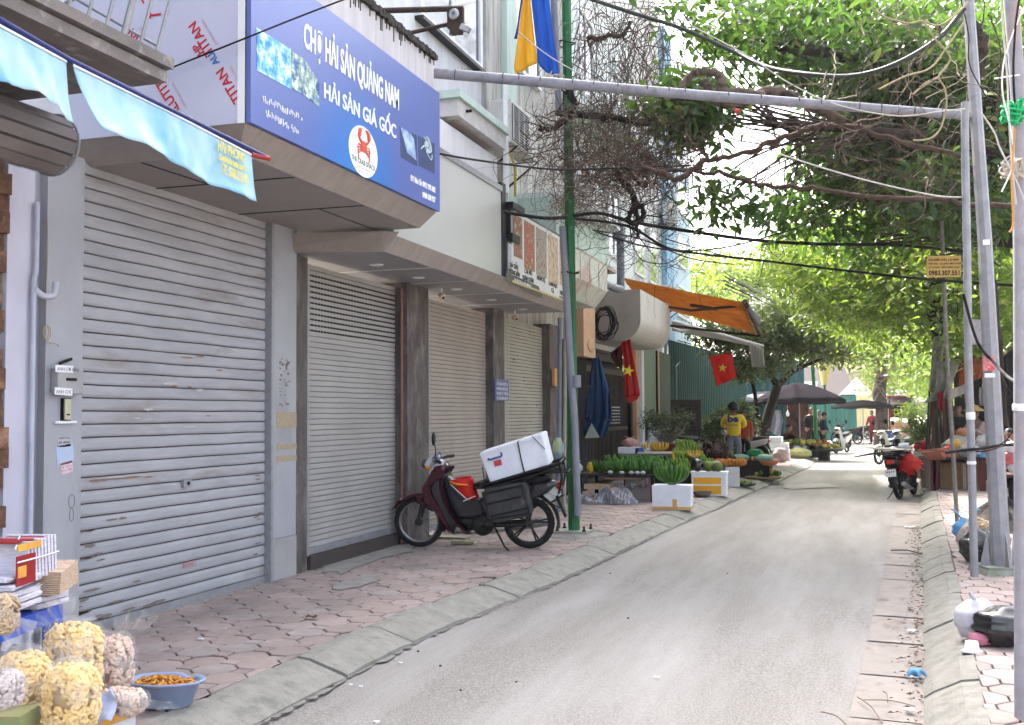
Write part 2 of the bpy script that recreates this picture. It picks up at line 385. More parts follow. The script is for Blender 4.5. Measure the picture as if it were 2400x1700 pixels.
m_cham=mat('chamfer_clad',(.285,.25,.23),.6,c2=(.235,.205,.19),sc=4,str_=(1,2,1),dirt=(.19,.165,.15),dsc=6,dlo=.55,dhi=.8,dstr=(1,3,.6),bump=.1,bsc=20)
m_par=mat('parapet_render',(.50,.49,.51),.8,c2=(.40,.39,.40),sc=3,str_=(1,3,.35),bump=.15,bsc=25,dirt=(.16,.15,.14),dsc=4,dlo=.63,dhi=.78,dstr=(1,3,.4))
m_moss=mat('black_moss',(.015,.014,.012),.95,c2=(.07,.065,.06),sc=18,bump=.8,bsc=40)
m_white=mat('white_render',(.62,.63,.66),.8,c2=(.52,.53,.55),sc=2,str_=(1,2,.4),bump=.1,bsc=30)
m_old=mat('old_stained_wall',(.50,.49,.46),.9,c2=(.30,.29,.265),sc=3.2,str_=(1,2.2,.22),bump=.4,bsc=25,dirt=(.07,.07,.06),dsc=4.5,dlo=.55,dhi=.72,dstr=(1,2.6,.2))
m_mint=mat('mint_wall',(.50,.62,.56),.85,c2=(.42,.52,.47),sc=2.5,str_=(1,2,.3),dirt=(.28,.33,.29),dsc=4,dlo=.6,dhi=.8,dstr=(1,2.4,.25),bump=.1)
m_mintw=mat('pale_mint_white',(.66,.70,.68),.85,c2=(.55,.6,.58),sc=2.5,str_=(1,2,.3),dirt=(.3,.3,.28),dsc=5,dlo=.6,dhi=.8,dstr=(1,3,.2))
m_peach=mat('peach_wall',(.58,.37,.24),.85,c2=(.50,.33,.22),sc=3,dirt=(.35,.25,.18),dsc=5,dlo=.6,dhi=.8)
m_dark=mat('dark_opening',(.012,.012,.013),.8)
m_wht=mat('plain_white',(.72,.73,.74),.5,c2=(.66,.67,.68),sc=5)
m_blk=mat('plain_black',(.006,.006,.007),.5)
m_gmet=mat('galvanised_grey',(.33,.34,.36),.45,c2=(.27,.28,.3),sc=12,metal=.5,dirt=(.25,.22,.19),dsc=9,dlo=.6,dhi=.75)
m_pvc=mat('grey_pvc',(.19,.20,.235),.5,c2=(.145,.155,.185),sc=8,str_=(1,1,.4),dirt=(.18,.17,.16),dsc=12,dlo=.62,dhi=.75)
m_rust=mat('rust_brown',(.07,.032,.02),.85,c2=(.035,.02,.015),sc=14,bump=.4,bsc=60)
m_glass=mat('window_glass',(.07,.085,.10),.08,c2=(.04,.05,.06),sc=1.5,spec=.9)
m_lilac=mat('lilac_wall',(.49,.49,.58),.75,c2=(.44,.44,.51),sc=2.2,bump=.06,bsc=20,dirt=(.33,.29,.26),dsc=4,dlo=.62,dhi=.8,dstr=(1,1,.5))
m_brown=mat('broken_brown_edge',(.17,.085,.055),.95,c2=(.08,.05,.04),sc=16,bump=1,bsc=30,dirt=(.34,.2,.13),dsc=9,dlo=.55,dhi=.7)
Xf=-5.17
YA=lambda px,X=Xf:at(px,1000,X=X).y
def tone(m,f):
    n=m.name+'_%d'%int(f*100)
    if n in _M: return _M[n]
    c=m.copy(); c.name=n; _M[n]=c
    for e in [q for q in c.node_tree.nodes if q.type=='VALTORGB'][0].color_ramp.elements: e.color=(*[min(.9,x*f) for x in e.color[:3]],1)
    return c
# ---------------- roller shutters ----------------
def shutter(parent,y0,y1,z0,z1,X,pitch,m,slots=0,rail=m_gmet,depth=.011,gap=.007,dent=0,seed=0,groove=None):
    g=MB(); rs=random.Random(seed); nseg=14
    prof=[]
    z=z0+.06
    while z<z1:
        for t,dx in ((0,-.012),(gap/pitch,-.012),(gap/pitch+.03,.002),(.3,depth*.5),(.7,depth*.5),(.985,.002)):
            prof.append((z+t*pitch,dx))
        z+=pitch
    n=nseg+1; vs=[]
    wob=[[.0018*math.sin(k*1.3+seed+q*.7)+rs.uniform(-.0012,.0012) for k in range(n)] for q in range(len(prof)//6+1)]
    for i,(zz,dx) in enumerate(prof):
        for k in range(n):
            q=i//6; dn=dent*math.exp(-((k/nseg-.1)**2)/.03)*math.exp(-((zz-.45)**2)/.02)
            vs.append((X+dx+wob[q][k]+dn,y0+(y1-y0)*k/nseg,zz+wob[q][k]*.8))
    fs=[(i*n+k,i*n+k+1,(i+1)*n+k+1,(i+1)*n+k) for i in range(len(prof)-1) for k in range(nseg)]
    g.add(vs,fs,False); g.m=[1 if (q//nseg)%6==0 else 0 for q in range(len(fs))]; sh=g.build('roller_shutter',[m,groove or tone(m,.42)],parent)  # recess faces take a darker material that paints the groove's shade
    r=MB(); r.bb(X-.015,X+.02,y0+.01,y1-.01,z0,z0+.066); r.build('bottom_rail',rail,sh)
    for yy in (y0,y1):
        r=MB(); s_=1 if yy==y0 else -1
        r.bb(X-.03,X+.03,yy,yy+s_*.045,z0-.01,z1); r.build('guide_rail',rail,sh)
    if slots:
        r=MB(); nrow=slots; top=int((z1-z0-.06)/pitch)
        for q in range(top-nrow,top):
            zc=z0+.06+q*pitch+pitch*.1; ns=34
            for k in range(ns):
                a=y0+.06+(y1-y0-.12)*k/ns; r.bb(X+.001,X+.0075,a,a+(y1-y0-.12)/ns*.68,zc-.009,zc+.009)
        r.build('ventilation_slots',m_blk,sh)
    return sh
def can_light(parent,x,y,z):
    g=MB(); g.lathe([(.001,z-.012),(.05,z-.012),(.065,z-.008),(.075,z-.001)],20,(x,y,0)); g.build('downlight',m_wht,parent)
# ================= neighbour building at the far left =================
bA=thing('shop_house','lilac shop house with a slanted balcony railing at the left edge','building',(-5.1,5.2,.12))
g=MB(); g.bb(-5.5,-5.02,YA(10,-5.02),YA(74,-5.02),.12,3.2); g.build('wall_pier',m_lilac,bA)
g=MB()
for k in range(26):
    z=.12+k*.12; g.box((-5.07+random.uniform(-.015,.015),YA(4,-5.02)-.27+random.uniform(-.012,.012),z+.06),(.12,.54,.13),rot=(0,0,random.uniform(-.2,.2)))
g.build('broken_brick_edge',m_brown,bA)
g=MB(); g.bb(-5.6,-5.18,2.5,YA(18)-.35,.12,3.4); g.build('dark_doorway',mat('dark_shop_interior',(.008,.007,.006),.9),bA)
g=MB(); g.bb(-5.5,-5.14,YA(74,-5.02)+.004,YA(104,-5.08),.12,3.3); g.build('grey_reveal',m_clad,bA)
# rolled shutter drum
g=MB(); ns=13
for k in range(ns):
    a0=math.pi*2*k/ns
    def P(a,r,y): return (-4.62+math.cos(a)*r,y,3.27+math.sin(a)*r)
    y0,y1=2.6,5.2; a1=a0+math.pi*2/ns*.9
    g.add([P(a0,.155,y0),P(a0,.155,y1),P(a0+.05,.18,y1),P(a0+.05,.18,y0),P(a1,.18,y1),P(a1,.18,y0),P(a0+math.pi*2/ns,.155,y1),P(a0+math.pi*2/ns,.155,y0)],[(0,1,2,3),(3,2,4,5),(5,4,6,7)])
g.lathe([(.001,0),(.165,0)],20,M=Matrix.Rotation(R(-90),3,'X'),c=(-4.62,5.2,3.27))
dr=g.build('shutter_drum',mat('drum_taupe',(.21,.185,.18),.6,c2=(.15,.135,.13),sc=4,str_=(1,.6,1)),bA)
g=MB(); g.tube([(-4.62+.185*math.cos(a),5.21,3.27+.185*math.sin(a)) for a in np.linspace(0,2*math.pi,25)],.009,6); g.build('drum_rim',m_gmet,dr)
# balcony slab and slanted railing
g=MB(); g.bb(-5.6,-3.72,1.5,5.08,3.52,3.585); g.bb(-5.6,-3.69,1.5,5.1,3.60,3.66); g.build('balcony_slab',mat('balcony_concrete',(.20,.18,.17),.85,c2=(.13,.12,.115),sc=5,str_=(1,.4,1),bump=.4,dirt=(.33,.31,.3),dsc=6,dlo=.55,dhi=.7),bA)
g=MB(); g.bb(-5.6,-5.25,2,5.0,3.6,6); g.build('balcony_back_wall',mat('balcony_back_wall',(.42,.38,.37),.85,c2=(.3,.27,.26),sc=3),bA)
def rail_bar(y,w=.017,m=None):
    g=MB(); g.tube([(-3.74,y,3.66),(-3.74+.42,y+.02,5.1)],w,7); g.build('railing_bar',m or m_gmet,bA)
for k in range(13):
    y=5.0-k*.14; rail_bar(y,.019 if k%4==2 else .010)
g=MB(); g.tube([(-3.36,2,4.98),(-3.36,5.05,4.98)],.02,8); g.build('top_rail',m_gmet,bA)
g=MB(); g.tube([(-5.2,5.04,3.7),(-3.6,5.04,4.4)],.012,6); g.tube([(-5.2,5.02,4.6),(-3.75,5.04,3.72)],.01,6); g.build('railing_brace',m_gmet,bA)
g=MB(); g.box((-4.0,4.2,3.70),(.16,.22,.09),rot=(.1,.2,.5),bev=.02); one('black_lump',g,m_blk,'small black lump of rag lying on the balcony slab behind the railing bars','rag')
# grey conduit with elbow
g=MB(); yp=YA(82,-5.0); g.tube([(-4.99,yp-.02,3.0),(-4.99,yp-.02,2.55),(-4.99,yp-.04,2.5),(-4.99,yp-.04,.15)],.017,8)
pc=g.build('pipe_run',mat('pipe_bluish',(.42,.45,.55),.45,c2=(.36,.38,.46),sc=6),None)
tag(pc,'thin bluish drain pipe running down beside the grey clad pillar','pipe'); pc.name='drain_pipe'
g=MB(); g.tube(smooth_path([(-4.985,yp-.04,2.44),(-4.97,yp+.02,2.40),(-4.96,yp+.10,2.41),(-4.96,yp+.12,2.46),(-4.96,yp+.12,2.50)],5),.021,10); g.build('pipe_elbow',mat('elbow_grey_white',(.45,.46,.52),.5),pc)
# ================= building B : grey canopy box with the blue sign =================
bB=thing('shop_building','grey shop building with one wide ribbed shutter under the blue seafood sign','building',(-5.2,7.5,.12))
Y0,Y1=YA(113,-5.1),YA(191,-5.08)
g=MB(); g.bb(-5.5,-5.08,YA(104,-5.08),YA(191,-5.08),.60,3.41); g.build('clad_pillar',m_clad,bB)
g=MB(); g.bb(-5.5,-5.095,YA(104,-5.08)+.01,YA(190,-5.095),.12,.597); g.build('pillar_plinth',m_clad2,bB)
shB=shutter(bB,Y1,YA(634),.112,3.36,-5.19,.093,m_sh1,depth=.016,gap=.0085,dent=.0,seed=1,groove=mat('groove_shade',(.07,.065,.065),.9,c2=(.11,.095,.085),sc=9))  # groove colour is painted shade between the slats
g=MB(); g.bb(-5.5,-5.13,YA(634,-5.13),YA(694,-5.13),.5,3.41); g.build('clad_pillar',m_clad,bB)
g=MB(); g.bb(-5.5,-5.125,YA(634,-5.13)-.004,YA(694,-5.13)+.004,.12,.497); g.build('pillar_plinth',m_clad2,bB)
g=MB(); g.bb(-5.5,-5.115,YA(634,-5.13)-.012,YA(634,-5.13)+.03,.12,3.39); g.build('edge_trim',m_gmet,bB)
# rust scars, lock and red stencil on the shutter
def blotch(pts,m,parent,name,X,n=1):
    g=MB()
    for (y,z,w,h) in pts:
        k=10; 
        poly=[(y+w/2*math.cos(2*math.pi*i/k)*random.uniform(.7,1.15),z+h/2*math.sin(2*math.pi*i/k)*random.uniform(.5,1.2)) for i in range(k)]
        g.prism(poly,lambda u,v,t:(X+t,u,v),0,.0015)
    return g.build(name,m,parent)
m_scar=mat('rust_scar',(.33,.19,.12),.9,c2=(.14,.10,.08),sc=40)
m_pale=mat('scraped_paint',(.5,.5,.52),.8,c2=(.36,.34,.33),sc=30)
pts=[]
for (px,py,w,h) in [(440,838,.20,.014),(470,835,.1,.02),(515,868,.12,.012),(410,905,.10,.015),(445,908,.07,.018),(375,965,.07,.013),(490,975,.09,.01),(300,1120,.42,.02),(240,1125,.25,.022),(350,1118,.12,.012),(430,775,.08,.01),(400,770,.06,.008)]:
    p=at(px,py,X=-5.17); pts.append((p.y,p.z,w,h))
blotch(pts,m_scar,shB,'rust_scars',-5.174)
pts=[]
for (px,py,w,h) in [(400,900,.3,.03),(470,915,.2,.03),(350,960,.18,.03),(450,1000,.3,.03),(320,980,.15,.02),(380,1045,.12,.01),(520,1095,.15,.01),(560,900,.12,.012),(250,780,.2,.008)]:
    p=at(px,py,X=-5.17); pts.append((p.y,p.z,w*.7,h*.7))
blotch(pts,m_pale,shB,'scuffs',-5.1745)
pts=[]
rs=random.Random(17)
for k in range(26):
    y=Y1+.06+abs(rs.gauss(0,.28)); zz=.19+rs.random()**2*.75; pts.append((y,zz,rs.uniform(.05,.22),rs.uniform(.008,.025)))
for k in range(10): pts.append((8.5-abs(rs.gauss(0,.12)),.22+rs.random()*.9,rs.uniform(.04,.14),rs.uniform(.008,.02)))
blotch(pts,mat('brown_grime',(.22,.175,.145),.9,c2=(.15,.12,.10),sc=25),shB,'grime_marks',-5.1735)
p=at(436,1133,X=-5.17); g=MB(); g.bb(-5.18,-5.155,p.y-.05,p.y+.05,p.z-.03,p.z+.03); lk=g.build('lock_plate',m_gmet,shB); g=MB(); g.lathe([(.001,0),(.014,0),(.016,.006),(.001,.006)],12,(-5.155,p.y+.01,p.z),M=Matrix.Rotation(R(90),3,'Y')); g.build('keyhole',m_blk,lk)
p=at(430,1333,X=-5.16); text('ĐÓNG',.06,mat('stencil_red',(.55,.12,.13),.8,c2=(.45,.2,.2),sc=60),(-5.168,p.y,p.z),(0,1,0),(0,0,1),'stencil',shB,.0005)
# graffiti on pillar
m_pen=mat('pen_green_grey',(.14,.2,.17),.8)
p=at(168,1175,X=-5.078); g=MB(); q=[(p.y+.03*math.sin(a)*(1 if a<6.28 else .9),p.z+.045*math.cos(a)+(0 if a<6.28 else -.0)) for a in np.linspace(0,6.28,16)]
g.tube([(-5.077,a,b) for a,b in q],.0018,4); g.tube([(-5.077,p.y+.02*math.sin(a),p.z-.09+.045*math.cos(a)) for a in np.linspace(0,6.28,16)],.0018,4)
g.build('pen_scribble',m_pen,bB)
# canopy box: soffit, chamfer, parapet
XS=-3.82; zb,zc=3.55,3.40
ya,yb=6.05,9.36
g=MB(); g.add([(-5.45,ya+.15,zc),(XS-.15,ya+.15,zc),(XS-.15,yb-.05,zc),(-5.45,yb-.05,zc)],[(0,1,2,3)])
so_=g.build('soffit',m_soff,bB)
g=MB()
for (a,b) in (((-5.4,6.95,3.396),(XS-.16,6.97,3.396)),((-5.4,8.1,3.396),(XS-.16,8.12,3.396)),((-4.75,6.2,3.396),(-4.72,6.96,3.396)),((-4.4,8.11,3.396),(-4.4,9.3,3.396))): g.tube([a,b],.004,4)
g.build('panel_seams',m_blk,so_)
g=MB(); c=[(XS-.15,ya+.15,zc),(XS,ya,zb),(XS,yb,zb),(XS-.15,yb-.05,zc)]; g.add(c,[(0,1,2,3)])
g.add([(-5.45,ya+.15,zc),(-5.45,ya,zb),(XS,ya,zb),(XS-.15,ya+.15,zc)],[(0,1,2,3)]); g.add([(XS-.15,yb-.05,zc),(XS,yb,zb),(-5.45,yb,zb),(-5.45,yb-.05,zc)],[(0,1,2,3)])
g.build('chamfer_trim',m_cham,bB)
g=MB(); g.bb(-5.45,XS-.02,ya+.012,yb,zb+.001,5.055); g.build('canopy_parapet',m_par,bB)
g=MB()
for k in range(60):
    y=7.6+(yb-7.6)*k/59; g.box((XS-.03,y,5.05),(.09,.05,.035+random.uniform(0,.05)),rot=(0,0,random.uniform(-.3,.3)))
    if random.random()<.5:
        h=random.uniform(.03,.16); g.box((XS-.018,y,5.05-h/2),(.006,.012,h))
g.build('mossy_edge',m_moss,bB)
g=MB(); g.bb(-9,-5.25,1.5,9.3,3.42,13); g.build('upper_wall',m_white,bB)  # out-of-view storeys raised to throw shade on the near road
# clad side panel with printed protective film
m_film=mat('lilac_film_panel',(.50,.51,.63),.35,c2=(.46,.47,.58),sc=1.2,spec=.6)
g=MB(); g.bb(-5.42,XS-.02,ya-.004,ya+.008,zb+.004,5.2); sp=g.build('clad_side_panel',m_film,bB)
g=MB(); g.bb(XS-.055,XS-.004,ya-.012,ya-.004,zb,5.2); g.build('white_corner_trim',m_wht,sp)
m_red=mat('print_red',(.50,.02,.03),.6,c2=(.45,.02,.03),sc=2); m_prb=mat('print_blue',(.03,.15,.45),.6); m_prp=mat('print_pink',(.55,.38,.45),.6,c2=(.5,.33,.4),sc=4)
# film lettering: diagonal rows reading downwards to the right
def film_word(px,py,w,L=.36):
    p=at(px,py,Y=ya-.008); dx=Vector((-.50,0,.80)).normalized(); zd=Vector((-dx.z,0,dx.x))
    text(w,.095,m_red,(p.x,ya-.0065,p.z),dx,zd,'film_print',sp,.0006,bold=.002)
    text('COMPOSITE PANEL',.026,m_prp,(p.x+zd.x*.055*-1+dx.x*.02,ya-.0062,p.z-zd.z*.055+dx.z*.02),dx,zd,'film_print_small',sp,.0004)
for px,py,w in [(500,122,'TITAN'),(352,138,'TITAN'),(566,232,'TITAN'),(428,268,'ALUTITAN'),(352,-5,'TITAN')]:
    if w: film_word(px,py,w)
for px,py,w,m_ in [(476,124,'HP',m_red),(334,158,'HP',m_red),(514,146,'AU',m_prb)]:
    p=at(px,py,Y=ya-.008); dx=Vector((-.50,0,.80)).normalized(); zd=Vector((-dx.z,0,dx.x)); text(w,.07,m_,(p.x,ya-.0065,p.z),dx,zd,'film_print',sp,.0006,bold=.002)
p=at(345,38,Y=ya-.008); g=MB(); g.prism([(0,0),(.03,.025),(.03,.008),(.11,.008),(.11,-.008),(.03,-.008),(.03,-.025)],lambda u,v,t:(p.x+u,ya-.0065-t,p.z+v),0,.001); g.build('film_arrow',m_red,sp)
# ================= building C : long low canopy over three shutters =================
bC=thing('shop_building','beige-grey shop building with three narrower shutters under a long chamfered canopy','building',(-5.2,12,.12))
yc0,yc1=YA(694),YA(1318)-2.5
g=MB(); g.bb(-5.5,-5.14,YA(694,-5.13)+.006,YA(720,-5.14),.12,3.17); g.build('stone_pillar',m_stone,bC)
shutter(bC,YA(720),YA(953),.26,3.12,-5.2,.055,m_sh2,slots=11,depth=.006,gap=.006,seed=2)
g=MB(); g.bb(-5.5,-5.13,YA(720),YA(953),.10,.255); g.build('threshold',mat('dark_threshold',(.06,.05,.046),.9,sc=10,bump=.4),bC)
g=MB(); g.bb(-5.5,-5.04,YA(955,-5.04),YA(1005,-5.04),.12,3.17); g.build('stone_pillar',m_stone,bC)
g=MB(); g.tube([(-5.10,YA(955,-5.04)-.03,.13),(-5.10,YA(955,-5.04)-.03,3.1)],.018,6); g.build('rusty_red_pipe',mat('red_brown_pipe',(.22,.11,.095),.7,sc=10),bC)
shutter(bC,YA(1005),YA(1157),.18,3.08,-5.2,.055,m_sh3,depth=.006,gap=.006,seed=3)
g=MB(); g.bb(-5.5,-5.08,YA(1157,-5.08),YA(1183,-5.08),.12,3.17); g.build('stone_pillar',m_stone,bC)
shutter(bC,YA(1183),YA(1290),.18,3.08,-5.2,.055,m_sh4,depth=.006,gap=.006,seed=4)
g=MB(); g.bb(-5.5,-5.06,YA(1290,-5.06),YA(1312,-5.06),.12,3.17); g.build('stone_pillar',m_stone,bC)
XC=-4.3; yq0,yq1=9.37,15.7
g=MB(); g.add([(-5.45,8.9,3.18),(XC,9.22,3.18),(XC,yq1,3.18),(-5.45,yq1,3.18)],[(0,1,2,3)]); sc_=g.build('soffit',m_soff2,bC)
g=MB()
for yy in (10.4,11.6,12.9,14.2): g.tube([(-5.4,yy,3.177),(XC+.02,yy,3.177)],.0035,4)
g.build('panel_seams',m_wht,sc_)
for (x,y) in ((-4.75,10.0),(-4.75,11.1),(-4.75,12.3),(-4.75,13.6),(-4.75,15)): can_light(bC,x,y,3.18)
g=MB(); g.add([(-5.45,8.9,3.18),(-5.45,8.87,3.36),(XC+.02,9.13,3.36),(XC,9.22,3.18)],[(0,1,2,3)]); g.add([(XC,9.22,3.18),(XC+.02,9.13,3.36),(XC+.16,9.22,3.36),(XC,9.22,3.18)],[(0,1,2)])
g.add([(XC,9.22,3.18),(XC+.1,9.24,3.335),(XC+.1,yq1,3.335),(XC,yq1,3.18)],[(0,1,2,3)]); g.add([(XC+.1,9.24,3.335),(XC+.02,9.24,3.36),(XC+.02,yq1,3.36),(XC+.1,yq1,3.335)],[(0,1,2,3)])
g.build('chamfer_trim',m_cham,bC)
m_board=mat('pale_grey_green_board',(.42,.435,.42),.4,c2=(.38,.395,.385),sc=.8,spec=.6)
g=MB(); g.bb(XC-.1,XC+.03,9.38,12.62,3.34,4.44); bd=g.build('fascia_board',m_board,bC)
g=MB(); g.bb(XC-.10,XC+.045,9.38,12.64,4.43,4.50); g.build('board_trim',m_gmet,bd)
g=MB(); g.bb(XC-.12,XC-.02,9.38,12.62,4.50,4.86); g.bb(-5.3,XC-.121,9.38,12.62,3.4,4.86); g.build('upper_panel',m_white,bC)
g=MB(); g.bb(XC-.1,XC+.04,12.625,12.78,3.34,4.55); g.build('dark_side_post',mat('navy_post',(.012,.012,.022),.5),bC)
# ledge box
g=MB(); g.bb(-5.3,-4.2,10.95,12.62,4.95,5.14); lg=g.build('ledge',mat('ledge_white',(.55,.54,.53),.85,c2=(.42,.41,.4),sc=5,bump=.2,dirt=(.12,.12,.11),dsc=8,dlo=.66,dhi=.75),bC)
g=MB(); g.bb(-5.3,-4.16,10.9,12.66,5.143,5.23); g.build('green_coping',m_mint,lg)
g=MB(); g.bb(-4.85,-4.28,11.1,12.4,4.93,4.948); g.build('ledge_underside_panel',mat('underside_pinkish',(.36,.31,.29),.8,sc=4),lg)
g=MB(); g.tube([(-4.2,11.2,5.06),(-4.13,11.18,5.055)],.018,8); g.build('spout',m_blk,lg)
g=MB(); g.add([(-5.25,9.4,4.86),(-4.35,10.95,4.86),(-4.35,12.62,4.86),(-5.25,12.62,4.86)],[(0,1,2,3)]); g.bb(-5.27,-4.4,10.95,12.6,4.70,4.86); g.build('ledge_corbel',m_mint,lg)
# upper wall and window
g=MB(); g.bb(-9,-5.22,9.37,15.2,4.86,13); g.build('upper_wall',m_white,bC)  # height above view raised to cast shade on the lane, pilasters too
wz=6.62; g=MB(); g.bb(-5.22,-5.17,12.2,14.5,wz,wz+.1); g.bb(-5.22,-5.17,12.2,14.5,8.6,8.7); g.bb(-5.22,-5.17,14.4,14.5,wz+.1,8.6); g.bb(-5.22,-5.17,12.2,12.3,wz+.1,8.6); g.bb(-5.22,-5.18,13.3,13.38,wz+.1,8.6)
wf=g.build('window_frame',m_wht,bC); g=MB(); g.bb(-5.22,-5.205,12.3,14.4,wz+.1,8.6); g.build('pane',m_glass,wf)
g=MB(); g.bb(-5.22,-5.10,12.1,14.6,wz-.05,wz-.003); g.build('sill',m_blk,wf)
g=MB(); g.bb(-5.7,-5.14,14.56,15.25,3.4,13); g.build('dirty_pilaster',m_old,bC)
g=MB(); g.bb(-5.7,-5.05,15.27,15.75,3.4,13); g.build('mint_pilaster',m_mint,bC)
g=MB(); g.bb(-5.22,-4.32,12.8,15.7,4.30,4.345); g.build('sign_backing_ledge',m_blk,bC)
g=MB(); g.tube([(-4.28,12.86,4.95),(-4.28,12.86,4.45)],.04,8); g.tube([(-4.28,12.86,5.9),(-4.28,12.86,4.95)],.035,8); g.build('white_downpipe',m_wht,bC)
g=MB(); g.tube(smooth_path([(-4.22,13.05,4.45),(-4.23,13.08,4.65),(-4.24,13.1,4.85),(-4.3,13.0,5.05)],4),[.018]*5+[.022]*4+[.015]*4,7); one('mustard_rag',g,mat('mustard',(.45,.29,.05),.8,c2=(.3,.2,.05),sc=8),'mustard yellow cloth hung along the white downpipe left of the green pole','rag')
# ---------------- blue seafood sign ----------------
def signmat(name):
    m=bpy.data.materials.new(name); m.use_nodes=True; N=m.node_tree.nodes; L=m.node_tree.links; b=N['Principled BSDF']; b.inputs['Roughness'].default_value=.35
    tc=N.new('ShaderNodeTexCoord'); mp=N.new('ShaderNodeMapping'); mp.inputs['Location'].default_value=(0,.05,-.05); L.new(tc.outputs['Object'],mp.inputs[0])
    ln=N.new('ShaderNodeVectorMath'); ln.operation='MULTIPLY'; ln.inputs[1].default_value=(0,1,1.25); L.new(mp.outputs[0],ln.inputs[0])
    l2=N.new('ShaderNodeVectorMath'); l2.operation='LENGTH'; L.new(ln.outputs[0],l2.inputs[0])
    r=N.new('ShaderNodeValToRGB'); L.new(l2.outputs['Value'],r.inputs[0]); e=r.color_ramp.elements; e[0].color=(.03,.20,.53,1); e[1].position=.9; e[1].color=(.095,.135,.36,1); q=e.new(.45); q.color=(.05,.155,.45,1)
    L.new(r.outputs[0],b.inputs['Base Color']); return m
XS2=-3.785
sg=thing('shop_sign','large blue printed seafood market sign with white lettering and a red crab logo','sign',(XS2,7.7,3.55))
g=MB(); g.bb(XS+.001,XS2,6.055,9.37,3.555,4.70); g.build('sign_panel',signmat('sign_blue'),sg)
m_let=mat('sign_white',(.78,.80,.78),.5,c2=(.72,.74,.72),sc=8)
def sgtext(s,a,b,h,m=m_let,nm='lettering',bold=0,n_=XS2+.001,X=XS2,shear=0,par=sg,ext=.002):
    A=at(*a,X=X);B=at(*b,X=X); return text(s,h,m,(X+.0015,A.y,A.z),(0,1,(B.z-A.z)/(B.y-A.y)*.9),(0,0,1),nm,par,ext,width=(B.y-A.y),bold=bold,shear=shear)
sgtext('CHỢ HẢI SẢN QUẢNG NAM',(711,108),(934,258),.255,bold=.006)
sgtext('HẢI SẢN GIÁ GỐC',(758,228),(927,324),.165,bold=.003)
sgtext('ĐT Bán Lẻ: 0912 992 682',(962,423),(1020,452),.07,bold=.002)
sgtext('0988 628 927',(990,462),(1020,475),.07,bold=.002)
# small blurred lettering at the lower left
def scrawl(a,b,h,m,par,X,n=14,seed=3,nm='small_lettering'):
    rs=random.Random(seed); A=at(*a,X=X);B=at(*b,X=X); g=MB()
    for k in range(n):
        t=(k+.15)/n; y=A.y+(B.y-A.y)*t; z=A.z+(B.z-A.z)*t; w=(B.y-A.y)/n*.7
        if rs.random()<.12: continue
        pts=[(X+.002,y+rs.uniform(0,w),z+rs.uniform(-.1,1)*h) for _ in range(5)]
        g.tube(pts,.0035,4,caps=False,sm=False)
    return g.build(nm,m,par)
scrawl((615,238),(708,286),.05,m_let,sg,XS2,22,1); scrawl((622,272),(700,318),.05,m_let,sg,XS2,20,2)
def pic(poly,m,par,X,t=.003,nm='picture'):
    g=MB(); P=[at(*p,X=X) for p in poly]; g.prism([(p.y,p.z) for p in P],lambda u,v,w:(X+w,u,v),.0005,t); return g.build(nm,m,par)
pm1=mat('picture_ice',(.62,.78,.82),.5,c2=(.04,.22,.50),sc=13,detail=9,lo=.38,hi=.6,c3=(.18,.48,.68)); pm2=mat('picture_crab_boat',(.60,.72,.72),.5,c2=(.05,.14,.36),sc=11,detail=9,lo=.4,hi=.6,c3=(.28,.38,.28),dirt=(.03,.08,.25),dsc=9,dlo=.55,dhi=.62)
pm3=mat('picture_fish',(.42,.55,.75),.5,c2=(.06,.12,.3),sc=9,detail=8,lo=.3,hi=.6); pm4=mat('picture_navy',(.06,.08,.17),.5,c2=(.04,.06,.14),sc=9)
O=lambda x,y:(560+x/2.848,y/2.848)
pic([O(115,185),O(345,330),O(350,600),O(120,470)],pm1,sg,XS2); pic([O(352,345),O(440,400),O(535,560),O(535,715),O(440,640),O(352,590)],pm2,sg,XS2)
pic([O(1075,850),O(1185,905),O(1190,1110),O(1080,1050)],pm4,sg,XS2,.002); pic([O(1078,852),O(1140,885),O(1165,930),O(1182,1072),O(1120,1020)],pm3,sg,XS2,.004)
pic([O(1195,905),O(1305,960),O(1305,1160),O(1200,1105)],pm4,sg,XS2,.002)
g=MB(); rs=random.Random(4); q=at(*O(1250,1020),X=XS2)
for k in range(7):
    a=rs.uniform(0,6.28); g.tube(smooth_path([(XS2+.004,q.y,q.z),(XS2+.004,q.y+.09*math.cos(a)+.03,q.z+.09*math.sin(a)),(XS2+.004,q.y+.13*math.cos(a+.6),q.z+.15*math.sin(a+.6))],5),.007,4)
g.ball((XS2+.004,q.y,q.z+.08),(.004,.05,.03),8,5); g.build('squid_drawing',mat('squid_pale',(.5,.62,.62),.6),sg)
lc=at(*O(830,1015),X=XS2); g=MB(); g.prism([(lc.y+.26*math.cos(a),lc.z+.205*math.sin(a)) for a in np.linspace(0,2*math.pi,41)[:-1]],lambda u,v,w:(XS2+w,u,v),.0005,.003); lo_=g.build('logo_disc',m_let,sg)
m_crab=mat('crab_red',(.60,.07,.05),.5,c2=(.5,.1,.06),sc=20)
g=MB(); cy,cz=lc.y,lc.z+.04; XX=XS2+.0045
g.ball((XX,cy,cz),(.003,.062,.05),14,6)
for s_ in (-1,1):
    g.tube(smooth_path([(XX,cy+s_*.04,cz+.03),(XX,cy+s_*.085,cz+.06),(XX,cy+s_*.075,cz+.12),(XX,cy+s_*.03,cz+.145)],5),[.012]*6+[.02]*5+[.018,.014,.01,.007,.004][:5],5)
    for k in range(4): g.tube([(XX,cy+s_*.04,cz-.01-k*.01),(XX,cy+s_*(.09+.005*k),cz+.01-k*.028),(XX,cy+s_*(.115-.008*k),cz-.03-k*.03)],.006,4)
